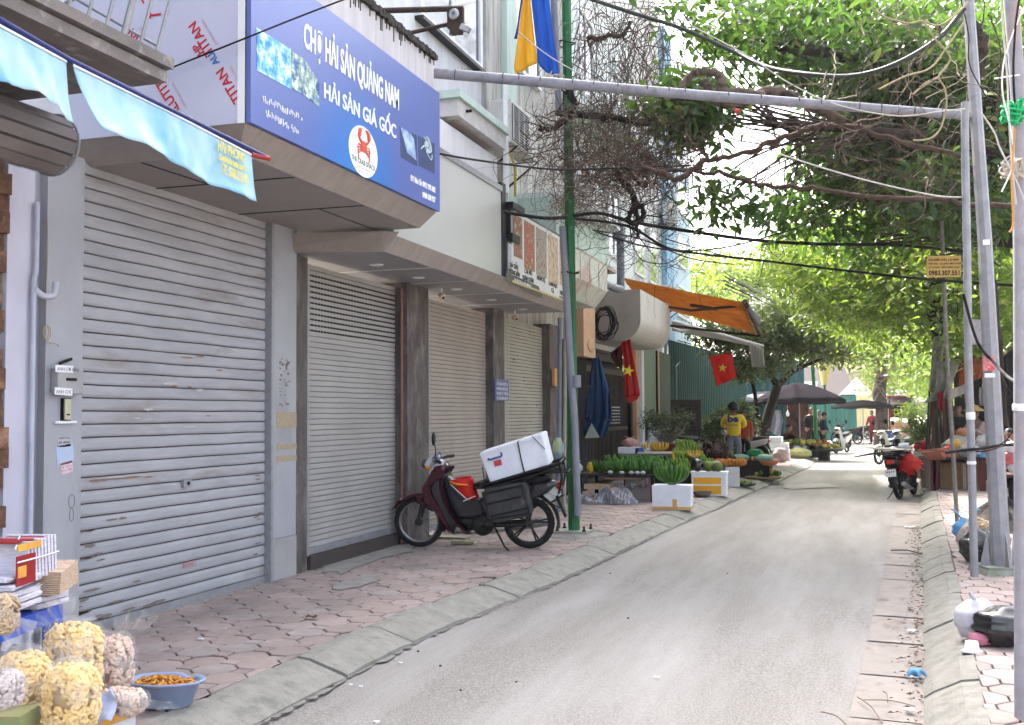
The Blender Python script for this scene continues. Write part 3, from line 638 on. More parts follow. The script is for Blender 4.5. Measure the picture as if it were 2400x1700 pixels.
g.build('crab_emblem',m_crab,lo_)
text('THE CRAB SHACK',.055,m_pen,(XS2+.0035,lc.y-.22,lc.z-.105),(0,1,-.02),(0,0,1),'logo_lettering',lo_,.001,width=.44,bold=.001)
text('SEAFOOD & MORE',.02,m_prp,(XS2+.0035,lc.y-.12,lc.z-.145),(0,1,0),(0,0,1),'logo_lettering_small',lo_,.001,width=.24)
# ---------------- menu board ----------------
XM=-4.20
mn=thing('menu_board','white noodle-shop menu board with tall food pictures, fixed left of the green pole','sign',(XM,14.2,3.35))
m_mb=mat('menu_white',(.62,.64,.66),.45,c2=(.56,.58,.60),sc=2)
g=MB(); g.prism([(12.82,3.33),(12.82,3.79),(12.88,3.82),(12.95,3.82),(12.95,4.24),(15.62,4.24),(15.62,3.33)],lambda u,v,w:(XM+w,u,v),-.05,0); g.build('board_panel',m_mb,mn)
g=MB(); g.bb(XM-.05,XM+.01,12.82,15.62,3.30,3.328); g.build('board_trim',mat('cream_trim',(.5,.42,.22),.5),mn)
g=MB(); g.bb(XM-.06,XM+.02,12.80,13.12,3.83,3.93); g.bb(XM-.1,XM+.03,12.8,13.3,4.25,4.33); g.build('fixing_bracket',m_blk,mn)
fm=[mat('food_a',(.34,.07,.04),.5,c2=(.42,.38,.28),sc=11,detail=7,c3=(.20,.09,.05),lo=.36,hi=.62,dirt=(.05,.04,.03),dsc=14,dlo=.58,dhi=.64),mat('food_b',(.45,.10,.03),.5,c2=(.10,.18,.04),sc=10,detail=7,c3=(.30,.06,.04),lo=.36,hi=.62,dirt=(.50,.42,.34),dsc=13,dlo=.58,dhi=.64),mat('food_c',(.28,.16,.13),.5,c2=(.30,.32,.29),sc=10,detail=7,lo=.36,hi=.62,dirt=(.07,.05,.045),dsc=14,dlo=.55,dhi=.62),mat('food_d',(.56,.42,.24),.5,c2=(.30,.18,.15),sc=10,detail=7,lo=.36,hi=.62,dirt=(.58,.54,.5),dsc=12,dlo=.55,dhi=.62)]
for k,(x0,x1,yt,yb) in enumerate([(1204,1224,510,600),(1229,1253,515,628),(1257,1281,525,643),(1286,1308,545,660),(1312,1321,560,668)]):
    A,B=at(x0,yb,X=XM),at(x1,yb,X=XM); g=MB(); g.bb(XM,XM+.004,A.y,B.y,A.z-.0,4.19); pc_=g.build('food_picture',fm[min(k,3)],mn)
for s,a,b,h in [('BÒ DẦU',(1196,626),(1214,633),.085),('TƯƠNG BẦN',(1192,640),(1218,650),.08),('CẢI MƠ',(1229,640),(1247,646),.085),('TRÂN CHÂU',(1224,655),(1251,664),.08),('NHÃN XỊ',(1258,655),(1277,662),.085),('CHẤM NỌC',(1286,668),(1306,676),.085),('CÀ',(1292,684),(1298,688),.085),('NEM',(1312,690),(1322,694),.085),('TAI X',(1311,703),(1321,707),.085)]:
    sgtext(s,a,b,h,m_blk,X=XM,par=mn,bold=.003)
O3=lambda x,y:(1150+x/3.609,450+y/3.609)
pic([O3(130,680),O3(385,790),O3(405,800),O3(425,860),O3(440,900),O3(130,750)],mat('olive_dark',(.09,.09,.06),.6),mn,XM,.003,'olive_patch')
pic([O3(200,725),O3(340,790),O3(340,815),O3(200,755)],m_mb,mn,XM,.005,'white_strip')
scrawl(O3(205,750),O3(335,808),.06,m_blk,mn,XM+.004,12,8)
# ---------------- small things fixed to the pillars ----------------
XP=-5.08
ic=thing('mailbox','dented grey letter box with two white name strips on the grey pillar','mailbox',tuple(at(143,880,X=XP)))
a,b=at(118,862,X=XP),at(180,925,X=XP); g=MB(); g.box(((XP+.03),(a.y+b.y)/2,(a.z+b.z)/2-.0),(.06,b.y-a.y,a.z-b.z),rot=(0,0,.03),bev=.008); g.build('box_body',m_clad2,ic)
g=MB(); c=at(150,890,X=XP); g.bb(XP+.06,XP+.068,c.y-.05,c.y+.045,c.z-.009,c.z+.009); g.build('letter_slot',m_blk,ic)
for (py,s,px) in ((865,'ANH-CƠ-BẢN',152),(918,'ANH CHỊ !',150)):
    c=at(px,py,X=XP+.07); g=MB(); g.box((XP+.066,c.y,c.z),(.003,.165,.048),rot=(random.uniform(-.05,.05),0,0)); l_=g.build('name_strip',m_wht,ic); text(s,.033,mat('pencil_grey',(.16,.16,.17),.8),(XP+.068,c.y-.07,c.z-.013),(0,1,0),(0,0,1),'handwriting',l_,.0005)
g=MB(); c=at(136,846,X=XP); g.box((XP+.02,c.y+.05,c.z),(.01,.12,.018),rot=(.3,0,0)); g.build('bent_lid_edge',m_blk,ic)
bs=thing('doorbell_panel','yellowed switch panel in a black frame on the grey pillar below the letter box','switch',tuple(at(152,960,X=XP)))
c=at(151,960,X=XP); g=MB(); g.bb(XP,XP+.022,c.y-.038,c.y+.038,c.z-.075,c.z+.075); g.build('frame',m_blk,bs); g=MB(); g.bb(XP+.022,XP+.032,c.y-.03,c.y+.027,c.z-.068,c.z+.07); p_=g.build('cover',mat('yellowed_plastic',(.5,.48,.33),.4,sc=20),bs); g=MB(); g.bb(XP+.032,XP+.038,c.y-.012,c.y+.010,c.z-.04,c.z-.03); g.build('button',m_blk,p_)
c=at(150,990,X=XP); g=MB(); g.box((XP+.012,c.y,c.z),(.02,.2,.018),bev=.003); one('white_ledge_strip',g,m_wht,'narrow white plastic strip across the grey pillar under the doorbell panel','strip')
def sticker(px,py,w,h,m,lab,rot=0,X=XP,s=None,sm=m_blk,sz=.02,nm='sticker'):
    c=at(px,py,X=X); t=thing(nm,lab,'sticker',(X,c.y,c.z)); g=MB(); n=6; poly=[(-w/2,-h/2),(-w*.1,-h/2*1.05),(w/2,-h/2),(w/2*1.04,0),(w/2,h/2),(0,h/2*.96),(-w/2,h/2),(-w/2*.97,0)]
    ca,sa=math.cos(rot),math.sin(rot); g.prism([(c.y+u*ca-v*sa,c.z+u*sa+v*ca) for u,v in poly],lambda u,v,q:(X+q,u,v),.0008,.0022); g.build('paper',m,t)
    if s:
        for k,l in enumerate(s): text(l,sz,sm,(X+.0025,c.y-w*.42,c.z+h*.22-k*sz*1.3),(0,ca,sa),(0,-sa,ca),'print',t,.0003,width=w*.84)
    return t
sticker(150,1035,.12,.07,mat('paper_torn',(.45,.46,.48),.8,c2=(.33,.34,.36),sc=40),'torn white phone sticker with a black strip on the grey pillar',s=['GIAO GAS','09 8848'],sz=.022)
sticker(152,1065,.16,.13,mat('paper_blue',(.36,.46,.66),.7,c2=(.42,.46,.56),sc=18),'pale blue half-peeled paper on the grey pillar, middle of the stickers',rot=.12)
sticker(156,1096,.11,.075,mat('paper_pink',(.62,.52,.56),.7,sc=18),'white sticker with pink print on the grey pillar, lowest of the stickers',rot=.15,s=['KHOAN CẮT','BÊ TÔNG','0912 448'],sm=mat('pink_print',(.6,.15,.22),.7),sz=.018)
g=MB(); c=at(107,780,X=-5.06)
g.tube([(c.x,c.y,2.95),(c.x+.005,c.y+.005,2.7),(c.x,c.y,2.5),(c.x,c.y,2.32)],.003,5); g.tube([(c.x+.01,c.y+.035*math.cos(a),c.z-.0+.05*math.sin(a)) for a in np.linspace(0,6.5,22)],.003,5); g.tube([(c.x+.015,c.y-.01+.02*math.cos(a),c.z+.045*math.sin(a)) for a in np.linspace(0,6.5,16)],.003,5); g.tube(smooth_path([(c.x,c.y,c.z-.06),(c.x+.01,c.y+.03,c.z-.065),(c.x+.02,c.y+.08,c.z-.07),(c.x+.02,c.y+.1,c.z-.085)],4),.004,5)
one('wire_loop',g,mat('yellow_wire',(.42,.34,.16),.6,sc=30),'yellow wire with a small knotted loop hanging on the grey pillar','wire')
m_tape=mat('brown_tape',(.36,.30,.21),.5,c2=(.28,.23,.16),sc=30)
XB=-5.13
for (py,h,t,k) in ((985,.075,'upper brown packing tape patch with a small cross mark on the grey post','a'),(1047,.035,'middle band of brown packing tape around the grey post',''),(1075,.035,'lowest band of brown packing tape around the grey post','')):
    A=at(646,py,X=XB); B=at(694,py,X=XB); g=MB(); g.bb(XB-.02,XB+.004,A.y+.02,B.y+.002,A.z-h,A.z+h if k else A.z+h*.6); one('packing_tape',g,m_tape,t,'tape')
A=at(650,905,X=XB); g=MB(); rs=random.Random(9)
for k in range(40):
    y_=A.y+.03+rs.uniform(0,.2); z_=A.z-rs.uniform(-.25,.3); g.bb(XB,XB+.0015,y_,y_+rs.uniform(.01,.05),z_,z_+rs.uniform(.004,.03))
one('glue_residue',g,mat('glue_dark',(.12,.10,.085),.95,c2=(.28,.25,.2),sc=50),'dark glue residue of torn posters on the grey post between the two near shutters','glue mark')
# blue notice plate on the stone pillar
c=at(1177,914,X=-5.05); t=thing('notice_plate','small blue enamel notice plate on the stone pillar left of the last shutter','sign',tuple(c)); A=at(1161,888,X=-5.05); B=at(1193,940,X=-5.05)
g=MB(); g.bb(-5.07,-5.05,A.y,B.y,B.z,A.z); g.build('plate',mat('enamel_navy',(.10,.12,.28),.4,sc=8),t)
for k,s in enumerate(['TỔ DÂN PHỐ 12','KHÔNG ĐỔ RÁC','PHẠT TIỀN','TỰ QUẢN SỐ 4']): text(s,.055,m_let,(-5.048,A.y+.06,A.z-.09-k*.07),(0,1,0),(0,0,1),'lettering',t,.0006,width=(B.y-A.y)-.12)
c=at(1303,885,X=-5.0); g=MB(); g.box((-5.0,c.y,c.z),(.06,.34,.30),bev=.01); one('meter_box',g,mat('orange_ochre',(.5,.27,.10),.7,sc=8),'small ochre meter box on the pillar just left of the green pole','meter box')
for (px,py,nm,lab) in ((1035,695,'security_camera','small cream dome camera under the canopy near the second stone pillar'),(1207,745,'security_camera','small bullet camera under the canopy by the last shutter')):
    c=at(px,py,X=-4.9); t=thing(nm,lab,'camera',tuple(c)); g=MB(); g.tube([(c.x,c.y,3.18),(c.x,c.y,c.z+.02)],.012,6); g.build('stem',m_wht,t); g=MB(); g.ball(c,(.05,.05,.045),12,8); g.build('housing',mat('cream_plastic',(.55,.43,.33),.5),t); g=MB(); g.ball(c+Vector((.03,-.02,-.02)),.018,8,6); g.build('lens',m_blk,t)
# iron arm with lamp/camera above the sign
c0=at(910,25,Y=9.5); c1=at(1085,20,Y=9.5); t=thing('bracket_arm','rusty dark iron bracket with a floodlight mount, sticking out above the blue sign','bracket',tuple(c0))
g=MB(); dv=(c1-c0); g.tube([c0-dv*.1,c1],.03,4); g.tube([at(960,78,Y=9.5),at(1060,55,Y=9.5)],.022,4); g.build('arm',mat('iron_dark',(.02,.013,.011),.7,c2=(.05,.028,.02),sc=20),t)
g=MB(); m_=at(1068,42,Y=9.5); g.box(m_,(.17,.05,.2),bev=.01); g.box(m_+Vector((.02,-.02,-.12)),(.11,.05,.11),top=1.3); h_=g.build('mount_plate',mat('iron_dark',(0,0,0)),t)
g=MB(); g.lathe([(.001,.0),(.05,0),(.055,.02),(.04,.03),(.02,.03)],14,m_+Vector((0,-.03,.02)),M=Matrix.Rotation(R(90),3,'X')); g.build('motor_cap',m_gmet,h_)
g=MB(); g.box(m_+Vector((.11,-.03,-.13)),(.10,.07,.06),rot=(0,.5,0),bev=.01); g.build('floodlight',m_gmet,h_)
# ---------------- blue banners on a navy pole ----------------
def resample(pts,n):
    P=[Vector(p) for p in pts]; L=[0]
    for i in range(1,len(P)): L.append(L[-1]+(P[i]-P[i-1]).length)
    out=[]
    for k in range(n+1):
        s=L[-1]*k/n; i=max(j for j in range(len(L)) if L[j]<=s+1e-9); i=min(i,len(P)-2)
        t=(s-L[i])/max(L[i+1]-L[i],1e-9); out.append(P[i].lerp(P[i+1],t))
    return out
def cloth(A,B,nu,nv,nrm,wave=.02,freq=5,seed=0,wy=0,xgrow=True):
    """A, B: two opposite edges (lists of points); ripples along nrm"""
    a=resample(A,nv);b=resample(B,nv); nrm=Vector(nrm); rs=random.Random(seed); ph=[rs.uniform(0,6) for _ in range(4)]
    g=MB()
    def f(u,v):
        i=v*nv; k=int(round(i)); p=a[k].lerp(b[k],u)
        w=wave*(.35+.65*(v if xgrow else 1))*(math.sin(freq*2*math.pi*u+ph[0]+1.5*v)+.5*math.sin(freq*4.3*math.pi*u+ph[1]-2*v)+.35*math.sin(7*v+ph[2]+3*u))
        return p+nrm*w
    g.sheet(nu,nv,f); return g
m_ban=mat('banner_blue',(.19,.47,.70),.4,c2=(.46,.68,.78),sc=1.6,str_=(1,1.6,1.2),trans=.25,lo=.40,hi=.66,detail=3)
XBn=-3.70
bn=lambda x,y:at(x,y,X=XBn)
pt=thing('banner_pole','navy blue pole carrying the light blue banners in front of the balcony','pole',tuple(bn(300,200)))
g=MB(); g.tube([bn(-60,12)+Vector((.0,0,0)),bn(158,138),bn(618,366)],.016,8); g.build('pole',mat('navy_paint',(.02,.03,.14),.4),pt)
g=MB(); g.tube([bn(588,362),bn(630,372)],.02,5); g.build('red_cap',mat('dark_red_cap',(.3,.03,.03),.5),pt)
def banner(top,bot,seed,lab,nu,name='banner'):
    t=thing(name,lab,'banner',tuple(bn(*top[0])))
    # columns run along the pole, rows hang down
    T=resample([bn(*p) for p in top],nu); Bm=resample([bn(*p) for p in bot],nu); rs=random.Random(seed); ph=[rs.uniform(0,6) for _ in range(5)]
    g=MB()
    def f(u,v):
        k=int(round(u*nu)); p=T[k].lerp(Bm[k],v); w=.016*v*(math.sin(9*u+ph[0]+2*v)+.7*math.sin(23*u+ph[1]-3*v)+.35*math.sin(47*u+ph[2]+5*v)); p=p.copy(); p.x+=w+.05*v*v; return p
    g.sheet(nu,14,f); o=g.build('cloth',m_ban,t,solid=.002)
    g=MB(); g.sheet(nu,1,lambda u,v:(lambda p:(p.x+.006,p.y,p.z+.0-.012*v))(T[int(round(u*nu))])); g.build('white_hem',m_wht,o)
    return t,T,Bm,f
banner([(-60,20),(0,58),(155,142)],[(-60,180),(0,197),(75,224),(120,255),(157,290)],1,'sunlit light blue banner, the left one of the two, over the shutter drum',40)
b2,T,Bm,f2=banner([(170,150),(400,262),(590,362)],[(212,292),(225,305),(310,338),(400,385),(480,432),(583,474)],5,'light blue banner with yellow print, the right one of the two, under the blue sign',80)
m_yel=mat('banner_yellow',(.72,.62,.10),.6,c2=(.62,.56,.2),sc=30)
for k,(s,h,v) in enumerate([('HẢI PHÒNG',.09,.30),('Chuyên bán buôn bán lẻ',.055,.48),('ĐT: 0768 218 456',.085,.74)]):
    p0=f2(.74,v);p1=f2(.93,v); text(s,h,m_yel,(max(p0.x,p1.x)+.028,p0.y,p0.z),(0,p1.y-p0.y,p1.z-p0.z),(0,0,1),'lettering',b2,.001,width=(p1-p0).length,bold=.002)
# ---------------- buildings D, E, F ----------------
bD=thing('old_apartment_house','old stained apartment house with mint ledges behind the dry vines','building',(-5.3,20,.12))
g=MB(); g.bb(-9,-5.35,15.76,19.6,.12,13); g.build('stained_wall',m_old,bD)  # wall top raised out of view so its shadow covers the road
g=MB(); g.bb(-9,-5.30,19.6,25.8,3.0,12.5); g.build('mint_upper_wall',m_mintw,bD)
g=MB(); g.bb(-5.345,-5.28,16.3,18.6,5.0,6.3); g.build('smoke_stain_panel',m_old,bD)
# fascia box with chamfered underside
g=MB(); X0,X1=-5.3,-4.25; a,b=15.85,18.4
pr=[(X0,4.22),(X1,4.22),(X1,3.78),(X1-.22,3.5),(X0,3.5)]
g.prism(pr,lambda u,v,w:(u,w,v),a,b); g.build('fascia_box',mat('fascia_white_green',(.55,.57,.51),.6,c2=(.47,.49,.44),sc=2,dirt=(.42,.33,.29),dsc=1.5),bD)
g=MB(); 
for k in range(1,4): y=a+(b-a)*k/4; g.tube([(X1+.003,y,3.79),(X1+.003,y,4.21)],.004,4)
g.build('panel_seams',m_blk,bD)
g=MB(); g.bb(-5.34,-4.35,15.8,19.3,4.30,4.37); g.bb(-5.34,-4.45,15.8,19.3,4.375,5.0); g.build('mint_balcony',m_mint,bD)
g=MB(); g.bb(-5.34,-4.2,15.8,19.3,5.003,5.08); g.build('balcony_coping',m_mintw,bD)
g=MB(); g.bb(-5.34,-4.3,15.8,19.4,4.225,4.295); g.build('ledge_underside',mat('ledge_pinkish',(.42,.34,.30),.8,sc=4),bD)
for z in (7.4,):
    g=MB(); g.bb(-5.4,-4.4,19.7,25.6,z,z+.14); g.build('balcony_slab',m_mint,bD); 
    for y in np.arange(19.8,25.6,.22):
        pass
    g=MB(); 
    for y in np.arange(19.8,25.6,.2): g.tube([(-4.45,y,z+.14),(-4.45,y,z+1.0)],.012,5)
    g.tube([(-4.45,19.7,z+1.0),(-4.45,25.6,z+1.0)],.025,6); g.build('balcony_railing',m_mint,bD)
for (y,z,w,h) in ((20.3,5.2,1.1,1.4),(23,5.2,1.2,1.4),(20.5,8.2,1.2,1.6),(23.4,8.2,1.2,1.6),(16.6,7.4,1.3,1.5)):
    X=-5.30 if y>19.6 else -5.35
    g=MB(); g.bb(X,X+.05,y-.06,y,z-.05,z+h+.05); g.bb(X,X+.05,y+w,y+w+.06,z-.05,z+h+.05); g.bb(X,X+.05,y,y+w,z+h,z+h+.06); g.bb(X,X+.07,y,y+w,z-.06,z); g.bb(X,X+.04,y+w/2-.02,y+w/2+.02,z,z+h); wf=g.build('window',m_wht,bD); g=MB(); g.bb(X,X+.015,y,y+w,z,z+h); g.build('pane',m_glass,wf)
# peach pier, dark doorway and lattice gate
g=MB(); g.bb(-5.3,-5.0,19.62,20.55,2.72,4.2); g.ball((-4.99,20.15,2.95),(.03,.28,.14),10,6); g.build('peach_header',m_peach,bD)
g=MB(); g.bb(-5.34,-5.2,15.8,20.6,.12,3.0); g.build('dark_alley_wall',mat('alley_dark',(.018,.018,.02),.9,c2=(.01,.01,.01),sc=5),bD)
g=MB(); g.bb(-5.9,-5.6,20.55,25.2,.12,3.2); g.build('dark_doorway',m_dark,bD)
# pvc downpipe
g=MB(); q=at(1455,680,X=-4.35); g.tube(smooth_path([(q.x-.1,q.y-1.6,q.z),(q.x,q.y-.2,q.z),(q.x,q.y,q.z+.15),(q.x,q.y,q.z+1.0)],4),.075,10); g.box((q.x,q.y-.1,q.z+1.1),(.22,.25,.3),bev=.03)
g.build('downpipe',m_pvc,bD)
# curved bulkhead (old roller awning box)
X0,X1=-5.25,-4.2; a,b=21.1,24.6; zt_,zb_=4.12,3.1
pr=[(X0,zt_),(X1,zt_),(X1,zb_+.42)]+[(X1-.42+.42*math.cos(t),zb_+.42-.42*math.sin(t)) for t in np.linspace(.15,math.pi/2,8)]+[(X0,zb_)]
g=MB(); g.prism(pr,lambda u,v,w:(u,w,v),a+.03,b); bh=g.build('rounded_bulkhead',mat('bulkhead_cream',(.56,.55,.50),.7,c2=(.46,.45,.41),sc=2,str_=(1,3,.3),dirt=(.3,.3,.24),dsc=5,dlo=.62,dhi=.75,dstr=(1,3,.2)),bD)
g=MB(); g.prism(pr,lambda u,v,w:(u,w,v),a,a+.028); g.build('bulkhead_side',mat('bulkhead_side_grey',(.27,.25,.225),.8,c2=(.23,.21,.19),sc=3),bh)
# gate
gt=thing('lattice_gate','dark brown folding metal gate with vertical bars, behind the blue raincoat','gate',(-5.35,22.8,.12))
g=MB(); 
for k in range(34):
    y=20.9+k*.125; g.bb(-5.36,-5.335,y,y+.028,.3,2.55)
g.bb(-5.38,-5.33,20.8,25.1,.2,.32); g.bb(-5.38,-5.33,20.8,25.1,1.25,1.33); g.bb(-5.38,-5.33,20.8,25.1,2.5,2.62)
g.build('bars',mat('gate_brown',(.022,.015,.013),.5,c2=(.04,.03,.026),sc=8),gt)
g=MB()
for y in (20.62,25.12): g.bb(-5.4,-5.25,y,y+.16,.12,2.75)
g.bb(-5.4,-5.25,20.62,25.28,2.75,2.9); g.build('gate_frame',mat('gate_frame_dark',(.01,.008,.007),.5),gt)
g=MB()
for z in np.arange(1.4,1.75,.07): g.bb(-5.33,-5.3,23.2,24.1,z,z+.03)
g.build('letter_grille',m_gmet,gt)
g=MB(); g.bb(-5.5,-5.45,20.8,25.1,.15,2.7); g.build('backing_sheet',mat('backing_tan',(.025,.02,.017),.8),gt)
# mint panels, white posts
bE=thing('mint_panel_house','narrow house with pale green ground-floor panels right of the lattice gate','building',(-5.2,27.5,.12))
g=MB(); g.bb(-9,-5.45,25.82,30.6,3.3,13.5); g.build('white_upper_wall',mat('far_white_wall',(.62,.62,.60),.85,c2=(.40,.39,.37),sc=3,str_=(1,2.5,.2),dirt=(.16,.15,.14),dsc=5,dlo=.58,dhi=.75,dstr=(1,3,.2)),bE)
for k,(y0,y1,m_,t) in enumerate([(25.3,25.62,m_peach,0),(25.64,26.0,mat('pale_blue_post',(.36,.42,.50),.7),0),(26.02,26.3,m_wht,0),(26.32,28.1,mat('pale_green_panel',(.17,.24,.19),.7,c2=(.14,.20,.155),sc=4,str_=(1,3,.3)),1),(28.14,28.22,m_blk,0),(28.24,28.42,m_peach,0),(28.44,30.3,mat('green_panel_b',(.09,.13,.10),.7,c2=(.07,.10,.08),sc=4,str_=(1,3,.3)),1)]):
    g=MB(); g.bb(-5.45,-5.2+(.04 if not t else 0),y0,y1,.12,3.3); g.build('front_panel' if t else 'post',m_,bE)
for (y,z,w,h) in ((26.6,5.2,1.2,1.5),(28.6,5.2,1,1.5),(26.6,8.4,1.2,1.5),(28.6,8.4,1,1.5)):
    g=MB(); g.bb(-5.45,-5.41,y,y+w,z,z+h); wf=g.build('window',m_wht,bE); g=MB(); g.bb(-5.41,-5.405,y+.06,y+w-.06,z+.06,z+h-.06); g.build('pane',m_glass,wf)
for (y0,y1) in ((26.5,27.8),(28.5,30)):
    g=MB(); g.bb(-5.12,-5.08,y0,y1,.12,1.45); one('leaning_board',g,mat('pale_blue_board',(.42,.47,.56),.6,sc=3),'pale blue board leaning on the green panels behind the bonsai, '+('the left one' if y0<27 else 'the right one'),'board')
bF=thing('blue_house','tall narrow light blue house behind the vines, last of the row before the tree canopy','building',(-5.3,33,.12))
g=MB(); g.bb(-9,-5.3,30.65,31.9,3.6,13); g.build('blue_wall',mat('azure_wall',(.30,.47,.60),.85,c2=(.22,.38,.5),sc=3,str_=(1,2,.3)),bF)
g=MB(); g.bb(-9,-5.35,31.92,35.5,3.6,11); g.build('pale_blue_wall',mat('paleblue_wall',(.52,.64,.70),.85,c2=(.42,.54,.62),sc=3,str_=(1,2,.3)),bF)
for z in (4.6,6.2,7.9,9.5):
    g=MB(); g.bb(-5.35,-5.28,32.5,34.6,z,z+1.0); wf=g.build('window',m_wht,bF); g=MB(); g.bb(-5.28,-5.275,32.6,34.5,z+.08,z+.92); g.build('pane',m_glass,wf)
# air conditioners
def ac(loc,lab):
    t=thing('air_conditioner',lab,'air conditioner',loc,0,'air conditioner units on the house fronts'); x,y,z=loc
    g=MB(); g.bb(x-.3,x,y,y+.95,z,z+.62,bev=.015); bo=g.build('casing',mat('ac_casing',(.55,.55,.52),.5,c2=(.45,.45,.42),sc=5),t)
    g=MB(); g.bb(x+.001,x+.006,y+.04,y+.62,z+.05,z+.57); g.build('fan_opening',m_blk,bo)
    g=MB()
    for k in range(14): zz=z+.06+k*.038; g.tube([(x+.016,y+.04,zz),(x+.016,y+.62,zz)],.0085,4)
    for k in range(4): yy=y+.05+k*.185; g.tube([(x+.02,yy,z+.05),(x+.02,yy,z+.57)],.007,4)
    g.build('grille',m_wht,t)
    g=MB(); g.tube([(x-.45,y+.1,z-.03),(x+.05,y+.1,z-.03),(x-.45,y+.1,z-.4)],.018,4); g.tube([(x-.45,y+.85,z-.03),(x+.05,y+.85,z-.03),(x-.45,y+.85,z-.4)],.018,4); g.build('wall_bracket',m_rust,t); return t
a_=ac((-4.60,14.05,5.44),'white air conditioner just right of the mint pilaster, above the menu board'); a_.scale=(1,1.35,1)
for (px,py,X,l) in [(1372,480,-5.0,'air conditioner half hidden in the vine thicket right of the green pole'),(1578,520,-5.0,'small far air conditioner high beside the blue house, the upper one'),(1576,720,-4.9,'white air conditioner above the orange awning, with cable coil beside it')]:
    p=at(px,py,X=X); ac((X,p.y,p.z),l)
# green corrugated fence
def corrug(name,a,b,z0,z1,m,lab,pitch=.28,amp=.035):
    a=Vector(a);b=Vector(b); L=(b-a).length; n=int(L/pitch*6); d=(b-a).normalized(); nr=Vector((d.y,-d.x,0))
    g=MB(); g.sheet(n,4,lambda u,v:a+d*(u*L)+nr*(amp*(1 if math.sin(u*L/pitch*2*math.pi)>.3 else(-1 if math.sin(u*L/pitch*2*math.pi)<-.3 else 0)))+Vector((0,0,z0+(z1-z0)*v)),False)
    t=thing(name,lab,'fence',(a.x,a.y,z0)); g.build('sheeting',m,t,solid=.004)
    g=MB()
    for k in range(int(L/3)+1): p=a+d*min(k*3,L-.1)-nr*.08; g.bb(p.x-.04,p.x+.04,p.y-.04,p.y+.04,z0,z1); 
    g.build('post',m_gmet,t); return t
m_grn=mat('fence_green',(.014,.065,.055),.5,c2=(.011,.05,.042),sc=2,metal=.2,dirt=(.03,.085,.075),dsc=3,dlo=.55,dhi=.75,dstr=(1,1,.3))
m_teal=mat('fence_teal',(.03,.11,.12),.5,c2=(.022,.085,.09),sc=2)
corrug('corrugated_fence',(-5.3,30.7,0),(-4.4,43.5,0),.12,3.75,m_grn,'tall dark green corrugated metal fence behind the rider in yellow')
corrug('corrugated_fence',(-4.4,43.6,0),(-2.2,44.2,0),.12,3.7,m_teal,'lighter teal metal fence panel behind the street tree, right of the dark green fence')
corrug('corrugated_fence',(-2.6,58,0),(-.3,60,0),.12,2.5,mat('fence_mint',(.06,.26,.23),.5,c2=(.05,.22,.2),sc=2),'far bright mint green fence under the big grey umbrella',amp=.01)
for k,(px,h) in enumerate(((1586,3.0),(1611,2.9),(1623,2.8))):
    p=at(px,1000,X=-5.2); g=MB(); g.tube([(p.x,p.y,.12),(p.x,p.y,h)],.02,6); g.tube([(p.x,p.y,h),(p.x+.0,p.y+2.2,h+.5)],.015,5) if k==0 else None
    one('clothes_pole',g,mat('pale_teal_pole',(.35,.45,.45),.5),['first','second','third'][k]+' thin pale pole from the left in front of the green corrugated fence','pole')
# price board and grey brick slab
g=MB(); A=at(1573,1000,Y=29.6); c=at(1608,985,Y=29.7); g.bb(c.x-.42,c.x+.42,29.68,29.74,1.0,2.0); t=thing('notice_board','grey-brown notice board with rows of dark cards, in front of the green fence','board',(c.x,29.7,1.0)); g.build('panel',mat('slate_brown',(.09,.078,.07),.85,c2=(.065,.055,.05),sc=10),t)
g=MB()
for r_ in range(8):
    for k in range(9):
        if random.random()<.75: g.bb(c.x-.3+k*.075,c.x-.3+k*.075+.045,29.665,29.678,1.12+r_*.1,1.16+r_*.1)
g.build('card_rows',mat('card_dark',(.02,.018,.016),.7),t)
g=MB(); g.bb(c.x-.38,c.x-.34,29.69,29.73,.12,1.0); g.bb(c.x+.34,c.x+.38,29.69,29.73,.12,1.0); g.build('leg',m_rust,t)
# orange awning
aw=thing('awning','faded orange retractable awning with a drooping grey fringe, above the rider','awning',(-5.2,24.5,4.6))
A0=Vector((-5.2,24.04,4.76)); A1=Vector((-2.45,24.3,4.10)); A2=Vector((-2.35,26.9,3.55)); A3=Vector((-5.2,26.9,4.42))
g=MB(); g.sheet(26,16,lambda u,v:(lambda p:p-Vector((0,0,.16*math.sin(math.pi*v)*(.3+u)+.02*math.sin(v*40+u*3))))((A0.lerp(A1,u)).lerp(A3.lerp(A2,u),v)))
g.build('canvas',mat('awning_orange',(.62,.33,.07),.75,c2=(.42,.19,.05),sc=3,str_=(1,3,1),trans=.62,dirt=(.3,.14,.05),dsc=5,dlo=.6,dhi=.8),aw,solid=.003)
g=MB(); g.tube([A1+Vector((0,-.1,0)),A2+Vector((0,.1,0))],.06,8); g.tube([A0+Vector((0,.3,-.5)),A0.lerp(A1,.55)+Vector((0,.3,-.42)),A1+Vector((0,.3,-.04))],.035,6); g.tube([A3+Vector((0,-.2,-.5)),A2+Vector((0,-.2,-.05))],.035,6); g.tube([A0.lerp(A1,.55)+Vector((0,.25,-.3)),A1+Vector((0,1.5,-.15))],.04,6)
g.build('arms',mat('awning_arm_brown',(.04,.026,.02),.6,sc=10),aw)
g=MB(); g.tube([A1+Vector((0,.2,0)),A1+Vector((.25,.5,-.45))],.05,6); g.tube([A1+Vector((-.1,.2,0)),A1+Vector((.2,1.2,-.25))],.05,6); g.build('roller_end',m_gmet,aw)
aw2=thing('awning','pale canvas awning with a hanging white fringe, below the orange awning','awning',(-4.2,27,3.9))
B0,B1,B2,B3=at(1575,752,Y=27.4),at(1790,812,Y=27.6),at(1760,800,Y=31),at(1575,775,Y=31)
